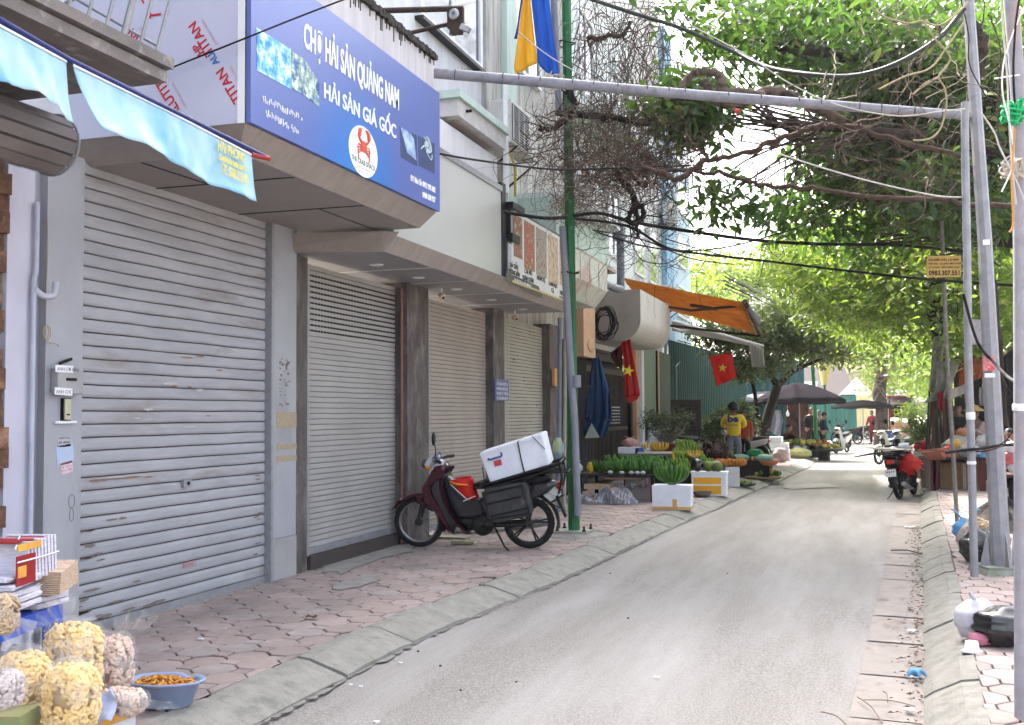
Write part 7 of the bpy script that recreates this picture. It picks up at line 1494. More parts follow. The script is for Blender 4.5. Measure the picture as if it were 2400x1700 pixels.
for k in(0,1): q=A if k==0 else B; g=MB(); g.tube([(q.x,55.6,.1),(q.x,55.6,2.35)],.04,6); g.build('post',m_rust,t)
q=at(2090,1016,Y=52); g=MB(); g.bb(q.x-.4,q.x+.4,52,52.5,.12,.72,bev=.02); one('blue_cooler',g,mat('cooler_blue',(.04,.1,.3),.5),'blue cooler box just right of the middle tree trunk','cooler')
q=at(1985,900,Y=75); t=thing('far_house','pale yellow far building with an arched window above the market tents','building',(q.x,75,.1)); g=MB(); g.bb(q.x-3,q.x+2.6,75,80,.1,5.2); g.build('wall',mat('far_yellow',(.60,.55,.30),.85,c2=(.52,.48,.28),sc=2),t)
g=MB(); g.tube([(q.x+.6+1.0*math.cos(a),74.9,3.3+1.0*math.sin(a)) for a in np.linspace(0,math.pi,14)],.06,5); 
for a in np.linspace(.5,2.6,4): g.tube([(q.x+.6,74.9,3.3),(q.x+.6+1.0*math.cos(a),74.9,3.3+1.0*math.sin(a))],.04,4)
g.build('arched_window',m_gmet,t)
q=at(1930,930,Y=66); g=MB(); g.bb(q.x-2.2,q.x+1.5,66,70,.1,2.6); g.build('wall',mat('far_cream',(.55,.5,.38),.85),None) if 0 else None
t=thing('far_house','far low house with stepped dark roof behind the big grey umbrella','building',(q.x,66,.1)); g.build('wall',mat('far_cream',(.55,.5,.38),.85),t)
g=MB(); g.add([(q.x-2.5,65.6,2.6),(q.x+1.8,65.6,2.6),(q.x+1.2,68,4.4),(q.x-1.8,68,4.4)],[(0,1,2,3)]); g.build('roof',mat('roof_dark_mauve',(.05,.038,.042),.8),t,solid=.05)
# ================= right-hand stall =================
t=thing('market_stall','cluttered right-hand market stall with orange tarpaulins behind the poles','stall',(2.4,25,.13))
L0=at(2200,1000,Y=26.5).x; 
g=MB(); 
for (x,y) in ((L0,23.2),(L0,27.5),(L0+3.6,23.2),(L0+3.6,27.5)): g.tube([(x,y,.13),(x,y,2.5)],.035,6)
g.build('posts',m_rust,t)
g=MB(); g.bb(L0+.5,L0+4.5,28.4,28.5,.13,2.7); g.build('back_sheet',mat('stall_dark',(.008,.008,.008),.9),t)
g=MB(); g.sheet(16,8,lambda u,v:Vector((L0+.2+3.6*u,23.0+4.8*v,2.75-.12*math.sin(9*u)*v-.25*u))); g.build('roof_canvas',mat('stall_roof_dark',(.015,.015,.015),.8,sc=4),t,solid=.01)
def tq_(pts,Y,m,lab,w=.05,seed=1,name='tarpaulin'):
    L_=[at(*p,Y=Y) for p in pts[0]]; R__=[at(*p,Y=Y) for p in pts[1]]; g=cloth(L_,R__,14,10,(0,1,0),w,2,seed); return one(name,g,m,lab,'tarpaulin',solid=.006)
m_ort=mat('tarp_orange',(.50,.11,.02),.7,c2=(.36,.07,.02),sc=5,trans=.35)
tq_(([(2262,838),(2250,870),(2246,905)],[(2285,835),(2290,870),(2280,895)]),22.3,m_ort,'bright orange tarpaulin hung at the left end of the right-hand stall roof',seed=1)
tq_(([(2282,842),(2290,865),(2282,893)],[(2320,842),(2322,862),(2315,880)]),22.0,mat('tarp_rust_orange',(.48,.13,.05),.7,trans=.3),'rust orange tarpaulin behind the thick lamp post',seed=2)
tq_(([(2225,915),(2230,935)],[(2268,898),(2268,920)]),22.6,mat('tarp_white',(.66,.62,.60),.7,trans=.3),'white tarpaulin edge drooping under the orange ones',.02,seed=3)
tq_(([(2190,850),(2200,905),(2165,945)],[(2255,840),(2235,890),(2225,935)]),23.2,mat('tarp_grey_green',(.14,.17,.14),.7,c2=(.28,.27,.25),sc=4),'grey-green tarpaulin sloping from the wrapped tree to the stall roof',.08,seed=4)
tq_(([(2315,870),(2330,900),(2320,940)],[(2390,800),(2395,880),(2398,1060)]),19,mat('tarp_black',(.004,.004,.005),.8),'black sheet hanging at the right edge behind the thick lamp post',.06,seed=5)
# bundle of poles/sticks at the wrapped tree
tk=thing('stick_bundle','bundle of tall dark and brown sticks leaning on the wrapped tree by the stall','sticks',tuple(at(2215,1050,Y=24)))
for k in range(26):
    rs=random.Random(k+3); px=2174+k*1.75+rs.uniform(-2,2); g=MB(); b=at(px+rs.uniform(-5,9),1058+rs.uniform(-8,8),Y=24); a=at(px+rs.uniform(-6,6)+(8 if k<12 else -4),905+rs.uniform(-25,25)+max(0,(12-k))*3,Y=24.2); b.z=max(b.z,.14); g.tube([b,a],rs.uniform(.014,.035),5); g.build('stick',[m_rust,m_blk,mat('stick_brown',(.09,.04,.025),.8,sc=9),mat('stick_pale',(.45,.38,.3),.8,sc=9)][rs.choice([0,1,1,2,2,3])],tk)
# stall table, red legs, tray
t=thing('stall_table','red-legged table holding a pink plastic tray at the right-hand stall','table',tuple(at(2195,1120,Y=21.8)))
A=at(2165,1062,Y=21.6); B=at(2310,1062,Y=21.6); zt=A.z
g=MB(); g.bb(A.x+.2,B.x,21.6,22.8,zt-.12,zt-.08); g.build('table_top',mat('table_maroon',(.03,.005,.007),.6),t)
for x in(at(2190,1000,Y=21.7).x,at(2178,1000,Y=22.6).x,B.x-.05): g=MB(); g.bb(x-.05,x+.05,21.7,21.8,.13,zt-.12); g.build('leg',mat('leg_crimson',(.11,.006,.012),.5,c2=(.07,.004,.008),sc=5),t)
g=MB(); P_=[(at(2152,1058,Y=21.5),at(2195,1050,Y=21.5)),]
a,b,c,d=at(2150,1056,Y=21.4),at(2195,1052,Y=21.4),at(2215,1076,Y=21.6),at(2180,1078,Y=21.6)
g.add([a,b,c,d,a+Vector((.1,1.1,.0)),b+Vector((.9,1.1,0)),c+Vector((.8,.9,0)),d+Vector((.1,.9,0))],[(0,3,2,1),(0,4,7,3),(3,7,6,2),(1,2,6,5)]); one('tray',g,mat('tray_salmon',(.30,.10,.06),.6,c2=(.2,.06,.04),sc=9),'salmon pink plastic tray tilted on the stall table','tray',solid=.012)
rs=random.Random(8)
for k,(px,py,r,mm,lab) in enumerate(((2235,1052,.16,mat('sack_grey_green',(.25,.26,.22),.7,sc=8),'grey-green sack slumped on the stall table, leftmost'),(2262,1060,.17,mat('sack_grey',(.36,.36,.34),.7,sc=8),'grey sack slumped on the stall table, in the middle'),(2310,1040,.14,m_pw,'white plastic bags in front of the woman in the conical hat'),(2330,1065,.12,m_pw,'small white bag low beside the thick lamp post'))):
    p=at(px,py,Y=22.0); bag((p.x,22.0,p.z-r*.8),(r*1.3,r,r),mm,lab,seed=20+k,knot_=k>1)
q=at(2252,1036,Y=22.6); g=MB(); g.box(q,(.36,.3,.26),rot=(0,0,.1),bev=.01); one('foam_box',g,mat('foam_dull',(.48,.47,.43),.7,sc=6),'dull white foam box standing on the stall table before the woman in black','box')
q=at(2256,1010,Y=22.5); bag((q.x,22.5,q.z-.12),(.13,.1,.09),mat('plastic_orange',(.55,.22,.12),.4,trans=.2),'orange plastic bag on top of the dull foam box',seed=30,knot_=False)
p=at(2292,1148,Z=.135); t=thing('carton','large brown cardboard box with yellow herbs, on the right sidewalk','box',(p.x-.28,p.y,.135),R(-4)); g=MB(); g.box((0,.3,.25),(.78,.6,.50),bev=.008); g.build('box_body',mat('cardboard',(.19,.11,.05),.85,c2=(.13,.075,.035),sc=7,dirt=(.18,.13,.09),dsc=5,dlo=.55,dhi=.7),t,world=False); g=MB(); g.box((.05,-.005,.25),(.06,.006,.49)); g.build('tape',m_tape,t,world=False); g=MB(); g.box((0,.3,.502),(.70,.52,.004)); g.build('inside',m_dark,t,world=False)
bag((p.x-.48,p.y+.25,.62),(.26,.22,.13),mat('plastic_dark_mauve',(.05,.035,.045),.4,c2=(.02,.02,.02),sc=9,bump=.3),'dark mauve plastic bag stuffed in the big cardboard box',seed=31)
g=MB(); q=Vector((p.x-.55,p.y+.1,.86)); g.ball(q,(.10,.05,.06),10,6,noise=.2); one('pink_glove',g,mat('glove_pink',(.65,.25,.3),.6),'pink glove on the dark bag in the cardboard box','glove')
lh=MB()
for k in range(420):
    rs=random.Random(k); d=Vector((rs.gauss(0,.11),rs.gauss(0,.1),abs(rs.gauss(0,.13)))); q=Vector((p.x+.02,p.y+.25,.62))+d; lh.tube([q,q+Vector((rs.uniform(-.03,.03),rs.uniform(-.03,.03),rs.uniform(.0,.05)))],[.006,.002],3,caps=False)
one('herb_bunch',lh,mat('herb_yellow_green',(.28,.25,.06),.8,c2=(.18,.18,.05),sc=20),'bushy yellow-green herb bunch standing in the big cardboard box','herbs')
for (px,py,r,h,mm,lab) in ((2182,1120,.22,.62,mat('bucket_grey',(.42,.38,.34),.6,sc=6),'tall grey-beige bucket left of the red table legs'),(2210,1130,.15,.28,m_blp,'black bucket under the stall table')):
    q=at(px,py,Y=22.4); g=MB(); g.lathe([(.001,0),(r*.8,0),(r,h),(r*1.05,h),(r*1.05,h+.02),(r*.95,h),(r*.75,.02),(.001,.02)],20,(q.x,22.4,.135)); one('bucket',g,mm,lab,'bucket')
q=at(2168,1050,Y=25.5); g=MB(); g.lathe([(.001,0),(.18,0),(.25,.6),(.23,.6),(.17,.02),(.001,.02)],18,(q.x,25.5,.135)); one('flower_pot',g,mat('pot_cream',(.5,.46,.4),.7),'cream flower bucket behind the salmon tray','pot')
g=MB(); g.ball((q.x,25.5,.86),(.24,.18,.12),16,9,noise=.25,fr=5); one('red_flowers',g,mat('flower_red',(.6,.01,.03),.7,c2=(.3,.01,.02),sc=20,bump=1,bsc=40),'dense red flowers in the cream bucket','flowers')
q=at(2165,960,Y=50); 
for k,(px,py,r,mm,lab) in enumerate(((2222,1056,.09,m_papr,'small red bag at the back left of the stall table'),(2240,1040,.08,mat('plastic_mustard',(.5,.3,.05),.4,sc=9),'small mustard yellow bag beside the dull foam box'),(2285,1058,.10,m_pw,'white bag in the middle front of the stall table'),(2300,1070,.08,m_pblue,'light blue bag low at the right of the stall table'),(2322,1052,.09,m_ort,'orange bag at the right end of the stall table'))):
    p=at(px,py,Y=21.8); bag((p.x,21.8,p.z-r),(r*1.2,r,r),mm,lab,seed=70+k,knot_=k%2==0)
for k,(px,py,mm,lab) in enumerate(((2205,940,redc,'red garment hanging on the stick bundle'),(2268,925,mat('garment_pink',(.5,.15,.22),.8),'pink garment hanging under the white tarpaulin edge'),(2310,905,mat('garment_white',(.6,.56,.54),.8),'white rag hanging from the stall roof beside the thick lamp post'),(2302,930,mat('garment_grey',(.25,.24,.24),.8),'grey rag hanging lower beside the thick lamp post'))):
    g=cloth([at(px-7,py-22,Y=22.4),at(px-8,py,Y=22.4),at(px-6,py+20,Y=22.4)],[at(px+7,py-22,Y=22.4),at(px+5,py,Y=22.4),at(px+8,py+22,Y=22.4)],8,8,(0,1,0),.04,1.5,80+k); one('garment',g,mm,lab,'garment',solid=.005)
# the right edge goods
for k,(px,py,r) in enumerate(((2375,1050,.10),(2372,1075,.11),(2380,1095,.09))):
    p=at(px,py,Y=17); bag((p.x,17,p.z-r),(r*1.2,r,r),[m_pw,mat('plastic_rose',(.5,.12,.14),.4),m_pw][k],['white plastic bag, upper one at the right edge','dull rose plastic bag between the two white ones at the right edge','white plastic bag, lower one at the right edge'][k],seed=40+k)
g=MB(); p=at(2378,1110,Y=16.9); g.bb(p.x-.25,p.x+.6,16.9,17.8,p.z-.06,p.z-.02); 
for x in(-.2,.5): g.bb(p.x+x-.02,p.x+x+.02,16.95,17.0,.135,p.z-.06)
one('table',g,m_rust,'rusty low table at the right edge behind the poles','table')
# dirt heap, garbage
def mound(px,py,rx,ry,h,m,lab,seed):
    p=at(px,py,Z=.135); g=MB(); rs=random.Random(seed); ph=[rs.uniform(0,6) for _ in range(6)]
    def f(u,v):
        a=u*2*math.pi; r=v; z=h*(math.cos(r*math.pi/2)**1.3)*(1+.2*math.sin(3*a+ph[0])+.12*math.sin(7*a+ph[1]+5*r)); return (p.x+rx*r*math.cos(a)*(1+.1*math.sin(4*a+ph[2])),p.y+ry*r*math.sin(a),.135+z+.012*math.sin(30*r+9*a)*(1-r)-.004)
    g.sheet(48,16,f); return one('dirt_heap',g,m,lab,'dirt heap')
m_dirt=mat('dirt_grey',(.05,.042,.036),.95,c2=(.02,.017,.015),sc=22,bump=1,bsc=50,dirt=(.1,.085,.07),dsc=9,dlo=.55,dhi=.7)
mound(2345,1240,.5,.6,.34,m_dirt,'grey heap of dirt and rubble behind the thick lamp post',1)
0 and mound(2212,1250,.26,.35,.045,mat('mud_brown',(.15,.11,.08),.95,c2=(.09,.065,.05),sc=18,bump=.9,bsc=50),'low patch of brown mud breaking over the right kerb',2)
q=at(2265,1268,Y=12.6); bb_=bag((q.x,12.6,.2),(.14,.11,.13),m_pblue,'light blue plastic bag with two upright ears, behind the pipe pole',seed=50,knot_=False)
g=MB()
for s in(-1,1): g.tube(smooth_path([(q.x+s*.02,12.6,.42),(q.x+s*.06,12.6,.48),(q.x+s*.12,12.58,.55),(q.x+s*.15,12.58,.56)],4),[.015,.018,.022,.026,.03,.032,.032,.03,.03,.025,.02,.015,.008],7,flat=.35)
g.build('ears',m_pblue,bb_)
q=at(2318,1335,Y=11.6); sk=bag((q.x-.05,11.6,.14),(.24,.2,.20),mat('sack_pinkish',(.38,.31,.29),.5,c2=(.30,.25,.24),sc=8,trans=.15,bump=.3,bsc=14),'big pinkish clear garbage sack with noodle scraps, left of the lamp post foot',seed=51,knot_=False)
g=MB(); rs=random.Random(2)
for k in range(46):
    a=Vector((q.x-.05+rs.gauss(0,.07),11.52+rs.gauss(0,.05),.50+rs.gauss(0,.03))); g.tube(smooth_path([a,a+Vector((rs.uniform(-.08,.08),rs.uniform(-.04,.04),rs.uniform(-.05,.05))),a+Vector((rs.uniform(-.12,.12),rs.uniform(-.06,.06),rs.uniform(-.09,.02)))],3),.005,4,caps=False)
g.build('noodle_scraps',mat('noodle_orange',(.72,.45,.14),.6,c2=(.62,.52,.38),sc=20),sk)
q=at(2285,1340,Y=11.3); bag((q.x+.06,11.35,.14),(.2,.14,.16),m_pb,'black garbage bag behind the pinkish sack and the pipe pole',seed=52,knot_=False)
q=at(2350,1518,Z=.135); bag((q.x+.02,q.y+.05,.135),(.19,.15,.125),m_pb,'glossy black garbage bag in the foreground beside the rightmost pole',seed=53,knot_=False)
w_=bag((q.x-.12,q.y+.22,.135),(.15,.13,.13),mat('plastic_white_milky',(.66,.66,.70),.3,c2=(.55,.52,.58),sc=9,trans=.3,bump=.3,bsc=20),'milky white garbage bag leaning behind the glossy black one',seed=54,knot_=False)
g=MB(); g.tube(smooth_path([(q.x-.12,q.y+.2,.36),(q.x-.15,q.y+.18,.42),(q.x-.17,q.y+.17,.45)],3),[.015]*4+[.01,.006,.003],6); g.build('twisted_tip',m_pw,w_)
bag((q.x-.13,q.y-.0,.135),(.07,.05,.045),mat('plastic_deep_pink',(.5,.18,.25),.4,trans=.2),'small pink plastic bag between the white cup and the black garbage bag',seed=55,knot_=False)
q=at(2278,1528,Z=.135); t=thing('paper_cup','white upturned cup lying at the kerb edge beside the garbage bags','cup',(q.x,q.y,.135)); g=MB(); g.lathe([(.055,.004),(.055,.010),(.045,.012),(.037,.065),(.001,.066)],20,(q.x,q.y,.135)); g.build('cup_wall',m_wht,t); g=MB(); g.lathe([(.065,.001),(.066,.006),(.04,.007)],20,(q.x,q.y,.135)); g.build('lid',m_pw,t)
q=at(2398,1545,Z=.135); g=MB(); g.ball((q.x+.02,q.y,.15),(.05,.04,.03),10,6,noise=.2); one('wrapper',g,mat('wrapper_yellow_green',(.5,.5,.12),.5,c2=(.1,.4,.25),sc=12),'yellow-green wrapper at the right edge below the rightmost pole','wrapper')
# gutter litter
def litter(px,py,w,d,m,lab,z=.018,name='litter',cat='litter',h=.012,seed=0,rz=0,group=None):
    p=at(px,py,Z=z); g=MB(); rs=random.Random(seed); c_,s_=math.cos(rz),math.sin(rz)
    g.sheet(6,5,lambda u,v:(lambda a,b:(p.x+a*c_-b*s_,p.y+a*s_+b*c_,z+.006+h*(.5+.5*math.sin(7*u+seed)*math.cos(5*v+seed))))((u-.5)*w*(1-.25*abs(v-.5)*2),(v-.5)*d)); return one(name,g,m,lab,cat,group,solid=.002)
litter(2137,1481,.07,.06,m_wht,'small white card lying in the right gutter',rz=.2); litter(2132,1667,.055,.05,m_wht,'white scrap lowest in the right gutter',seed=3); litter(2132,1237,.16,.10,m_wht,'white flattened cup far up the right gutter',seed=4)
q=at(2147,1588,Z=.02); g=MB()
for k in range(5): a=k*1.25; g.tube(smooth_path([(q.x,q.y,.04),(q.x+.03*math.cos(a),q.y+.03*math.sin(a),.06),(q.x+.06*math.cos(a),q.y+.06*math.sin(a),.03)],3),[.02,.018,.016,.014,.012,.008,.004],6)
one('plastic_bag',g,m_pblue,'small crumpled light blue bag in the right gutter','plastic bag')
lf=MB(); rs=random.Random(12); m_df=mat('dry_leaf',(.12,.07,.03),.9,c2=(.04,.025,.015),sc=20)
for k in range(420):
    Y=rs.uniform(5.4,16); x=xr(Y)-abs(rs.gauss(0,.075)); a=rs.uniform(0,6.28); s=rs.uniform(.006,.026); z=.022+rs.random()*.006
    lf.add([(x+s*math.cos(a),Y+s*math.sin(a),z),(x+s*.5*math.cos(a+1.6),Y+s*.5*math.sin(a+1.6),z+.008),(x-s*math.cos(a),Y-s*math.sin(a),z),(x-s*.5*math.cos(a+1.6),Y-s*.5*math.sin(a+1.6),z+.004)],[(0,1,2,3)])
o=struct('gutter_debris',lf,m_df,'stuff')
g=MB()
for (a,b,r) in (((2010,1638),(2068,1700),.004),((1925,1673),(1985,1705),.004),((2020,1645),(2145,1660),.003),((2070,1625),(2080,1650),.003)):
    A=at(*a,Z=.02);B=at(*b,Z=.02); g=MB(); g.tube(smooth_path([A+Vector((0,0,.01)),A.lerp(B,.5)+Vector((.01,.02,.02)),B+Vector((0,0,.01))],4),r,5); one('twig',g,mat('twig_brown',(.22,.16,.12),.9),'thin dry twig lying at the foot of the right gutter','twig','thin dry twigs at the foot of the right gutter')
g=MB(); A,B=at(2088,1290,Z=.02),at(2165,1300,Z=.02); g.tube([A,A.lerp(B,.5)+Vector((0,-.03,.03)),B],.007,5); one('stick',g,m_blk,'dark stick lying across the right gutter, midway up the lane','stick')
for k,(px,py) in enumerate(((980,1528),(1210,1600),(1032,1562),(1080,1620),(1690,1190),(1705,1345),(1472,1450),(1430,1345))):
    q=at(px,py,Z=.005); g=MB(); g.ball(q+Vector((0,0,.004)),(.009,.008,.005),8,5,noise=.3,seed=k); one('pebble',g,m_moss,'tiny dark pebble lying on the grey road','pebble','tiny dark pebbles scattered on the road')
for k,(px,py,w) in enumerate(((822,1608,.03),(845,1612,.03),(1540,1590,.04),(938,1556,.035),(470,1500,.05),(730,1450,.09),(882,1695,.04))):
    litter(px,py,w,w*.5,m_wht if k!=5 else m_df,'small pale scrap on the ground','.'==0 or (.125 if k in(4,5) else .006),h=.006,seed=k,group='small pale scraps on road and sidewalk') if k!=5 else litter(px,py,w,w*.5,m_df,'curled brown leaf on the pavers below the big shutter',.125,name='dry_leaf',cat='leaf',h=.02,seed=k)
# tiles and rags by the motorbike
for k,(px,py,w,d,rz_) in enumerate(((1085,1275,.26,.16,.2),(1060,1262,.4,.2,0),(1000,1258,.3,.16,.5))):
    p=at(px,py,Z=.125); g=MB(); g.box((p.x,p.y,.14+.012*(k==0)),(w,d,.022),rot=(0,.02,rz_)); one('loose_tile',g,mat('tile_olive',(.30,.29,.20),.8,c2=(.22,.22,.17),sc=12),['small broken olive tile just under the motorbike engine','flat olive slab lying behind the motorbike stand','flat olive slab behind the motorbike front wheel'][k],'tile')
bag((at(1080,1250,Z=.125).x,at(1080,1250,Z=.125).y+.1,.13),(.26,.12,.05),mat('rag_pale_green',(.52,.52,.45),.7,sc=9),'crumpled pale rag on the pavers behind the motorbike engine',seed=60,knot_=False,name='rag',cat='rag')
g=MB(); q=at(1020,1240,Z=.13); g.ball(q+Vector((0,0,.04)),(.07,.05,.05),12,8,noise=.15); one('crumpled_packet',g,mat('packet_blue_white',(.3,.4,.65),.4,c2=(.55,.6,.7),sc=12),'crumpled blue and white packet seen through the motorbike front wheel','packet')
# tools and pipes beside the green pole
for k,(x0_,x1_,r,mm,lab) in enumerate(((1310,1312,.035,m_pvc,'grey vertical pipe between the last shutter and the green pole'),(1322,1325,.03,mat('pole_beige',(.36,.32,.27),.7),'beige wooden pole leaning just left of the green pole'),(1335,1330,.02,m_blk,'thin black pipe right behind the green pole'))):
    A=at(x0_,1180,Y=15.9+k*.1);B=at(x1_,745,Y=15.95+k*.1); A.z=.12; g=MB(); g.tube([A,B],r,8); one('leaning_pole',g,mm,lab,'pole')
bag(tuple(at(1308,1075,Y=15.2)),(.09,.08,.15),mat('rag_blue',(.08,.20,.42),.6,c2=(.4,.45,.2),sc=6),'blue cloth bundle hanging behind the foam box, left of the green pole',seed=61,knot_=False,name='cloth_bundle',cat='cloth')
# ================= foliage =================
def leaves(name,blobs,n,size,m,par=None,seed=0,droop=.4,clus=26,spread=.28,asp=.42,kind=None,tint=None,shell=.55):
    """leaf-sized folded blades gathered in sprays inside the blobs (c,(rx,ry,rz),weight)"""
    g=np.random.default_rng(seed); w=np.array([b[2] for b in blobs],float); w/=w.sum()
    nc=max(1,n//clus); bi=g.choice(len(blobs),nc,p=w)
    C=np.array([b[0] for b in blobs],float)[bi]; Rr=np.array([b[1] for b in blobs],float)[bi]
    d=g.normal(size=(nc,3)); d/=np.linalg.norm(d,axis=1)[:,None]; q=(shell+(1-shell)*g.random(nc))[:,None]*g.choice([1,1,1,.55],nc)[:,None]
    cc=C+Rr*d*q; ct=g.random(nc)
    N=nc*clus; base=np.repeat(cc,clus,0)+g.normal(size=(N,3))*spread*np.array([1,1,.6]); tn=np.clip(np.repeat(ct,clus)*.75+g.random(N)*.35,0,1)
    L=size*(.65+.7*g.random(N)); dr=g.normal(size=(N,3)); dr[:,2]=dr[:,2]*.5-droop; dr/=np.linalg.norm(dr,axis=1)[:,None]
    up=g.normal(size=(N,3))+np.array([0,0,1.2]); s=np.cross(dr,up); s/=np.linalg.norm(s,axis=1)[:,None]+1e-9; nn=np.cross(s,dr)
    Wd=(L*asp)[:,None]; L=L[:,None]
    v=np.empty((N,6,3)); v[:,0]=base; v[:,1]=base+dr*L*.35+s*Wd*.5+nn*Wd*.18; v[:,2]=base+dr*L*.72+s*Wd*.36+nn*Wd*.12-np.array([0,0,1])*L*.05; v[:,3]=base+dr*L-np.array([0,0,1])*L*.12; v[:,4]=base+dr*L*.72-s*Wd*.36+nn*Wd*.12-np.array([0,0,1])*L*.05; v[:,5]=base+dr*L*.35-s*Wd*.5+nn*Wd*.18
    off=np.zeros(3); p=par
    while p is not None: off+=np.array(p.location); p=p.parent
    v=(v-off).reshape(-1,3)
    me=bpy.data.meshes.new(name); me.vertices.add(N*6); me.vertices.foreach_set('co',v.ravel())
    idx=(np.arange(N)*6)[:,None]; f=np.concatenate([idx+np.array([[0,1,2,3]]),idx+np.array([[0,3,4,5]])],1).reshape(-1)
    me.loops.add(N*8); me.loops.foreach_set('vertex_index',f.astype(np.int32)); me.polygons.add(N*2); me.polygons.foreach_set('loop_start',np.arange(0,N*8,4,dtype=np.int32)); me.polygons.foreach_set('loop_total',np.full(N*2,4,dtype=np.int32))
    at_=me.attributes.new('tint','FLOAT','FACE'); at_.data.foreach_set('value',np.repeat(tn,2).astype(np.float32))
    me.update(); me.validate(); me.materials.append(m); o=bpy.data.objects.new(name,me); COL.objects.link(o)
    if par is not None: o.parent=par
    if kind: o['kind']=kind
    return o
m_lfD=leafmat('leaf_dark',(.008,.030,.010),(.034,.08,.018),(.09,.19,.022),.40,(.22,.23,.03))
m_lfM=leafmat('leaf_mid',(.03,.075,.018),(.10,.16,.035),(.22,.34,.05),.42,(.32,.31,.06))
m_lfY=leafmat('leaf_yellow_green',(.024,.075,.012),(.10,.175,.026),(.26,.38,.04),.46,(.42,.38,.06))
m_lfS=leafmat('leaf_sage',(.03,.055,.022),(.085,.12,.05),(.15,.2,.05),.4)
m_bark=mat('bark',(.045,.034,.027),.95,c2=(.018,.014,.011),sc=8,str_=(1,1,.3),bump=1,bsc=30,lo=.3,hi=.7); m_bark2=mat('bark_pale',(.13,.10,.075),.95,c2=(.06,.045,.034),sc=9,str_=(1,1,.3),bump=.9,bsc=30,dirt=(.03,.025,.02),dsc=6,dlo=.55,dhi=.7)
def bl(px,py,Y,r,w=1): 
    p=at(px,py,Y=Y); return (tuple(p),r,w)
def tree(lab,trunk,limbs,blobs,n,size,m,seed,group=None,bark=None,**k):
    bark=bark or m_bark
    t=thing('tree',lab,'tree',(trunk[0][0][0],trunk[0][0][1],trunk[0][0][2]),0,group)
    g=MB(); pts=smooth_path([p for p,_ in trunk],4); rr=list(np.interp(np.linspace(0,len(trunk)-1,len(pts)),range(len(trunk)),[r for _,r in trunk])); g.tube(pts,rr,10)
    for L in limbs:
        pts=smooth_path([p for p,_ in L],4); rr=list(np.interp(np.linspace(0,len(L)-1,len(pts)),range(len(L)),[r for _,r in L])); g.tube(pts,rr,7)
    g.build('trunk',bark,t)
    # twigs reach from limb ends into the blobs
    rs=random.Random(seed); g=MB(); w_=min(.045,size*.13); ends=[V3(p) for L in limbs for q0,q1 in zip(L[:-1],L[1:]) for p in (V3(q0[0]).lerp(V3(q1[0]),.35),V3(q0[0]).lerp(V3(q1[0]),.7),q1[0])] or [trunk[-1][0]]
    for (c,r,w) in blobs:
        c=Vector(c); ee=sorted(ends,key=lambda q:(Vector(q)-c).length)[:3]; e=ee[0]
        for j in range(5):
            e=rs.choice(ee); tip=c+Vector((rs.uniform(-1,1)*r[0],rs.uniform(-1,1)*r[1],rs.uniform(-1,1)*r[2]))*.85; mid=Vector(e).lerp(tip,.5)+Vector((rs.uniform(-.3,.3),rs.uniform(-.3,.3),rs.uniform(-.2,.3))); g.tube(smooth_path([e,mid,tip],3),[w_*k_ for k_ in (1,.9,.75,.62,.45,.3,.18)],4,caps=False)
    g.build('branches',bark,t)
    leaves('crown',blobs,n,size,m,t,seed,**k); return t
V3=Vector
# street tree on the left, behind the cream scooter
tb_=at(1786,1088,Z=.12); TY=33.0; ta=lambda x,y,Y=TY: at(x,y,Y=Y)
b0=V3((ta(1783,1088).x,TY,.12))
tree('street tree with a forked grey trunk between the scooter and the foam boxes',
 [(b0,.24),(ta(1790,1020),.17),(ta(1805,960),.15),(ta(1822,905),.14)],
 [[(ta(1788,1010),.10),(ta(1775,970),.07),(ta(1768,915),.055),(ta(1755,880),.03)],[(ta(1822,905),.12),(ta(1800,865),.08),(ta(1790,830),.05)],[(ta(1822,905),.11),(ta(1860,870),.08),(ta(1905,850),.05),(ta(1935,838),.03)],[(ta(1850,878),.06),(ta(1875,855),.04),(ta(1915,815),.02)],[(ta(1800,865),.05),(ta(1840,800),.03)]],
 [bl(1680,785,31,(.9,1,.3),.5),bl(1740,770,32,(1.3,1.2,.6)),bl(1800,760,33,(1.4,1.5,.8),1.4),bl(1850,790,33,(1.3,1.5,.7),1.2),bl(1900,790,33,(1.2,1.3,.6)),bl(1945,820,34,(.8,1,.5),.7),bl(1790,850,32.5,(.8,.8,.35),.6),bl(1745,865,32,(.45,.6,.3),.3),bl(1710,820,31.6,(.5,.6,.3),.25),bl(1860,720,34,(1.3,1.3,.6))],
 15000,.15,m_lfS,21,spread=.24,bark=m_bark,clus=22,droop=.5)
# middle tree down the lane
Y2=53.0; c0=V3((at(2063,1000,Y=Y2).x,Y2,.05)); tc_=lambda x,y:at(x,y,Y=Y2)
tree('tree in the middle of the lane with a thick leaning trunk wrapped in cords',
 [(c0,.36),(tc_(2067,960),.29),(tc_(2060,925),.33),(tc_(2067,880),.24),(tc_(2062,820),.18)],
 [[(tc_(2062,830),.2),(tc_(2040,780),.12),(tc_(2000,740),.08)],[(tc_(2062,830),.2),(tc_(2100,770),.12),(tc_(2140,730),.08)],[(tc_(2062,820),.2),(tc_(2065,740),.1)]],
 [bl(1930,700,50,(2.4,3,1.6)),bl(1990,740,52,(2.4,3,1.6)),bl(2040,720,52,(2.6,3,1.8)),bl(2100,730,53,(2.6,3,1.8)),bl(2150,790,50,(2,3,1.6)),bl(2030,815,52,(1.2,2,.6),.4),bl(2110,880,60,(2.0,2.5,1.3),.6),bl(2170,860,55,(1.6,2.5,1.8),.8)],
 15000,.26,m_lfY,22,spread=.42,clus=22,bark=m_bark2)
g=MB(); rs=random.Random(4)
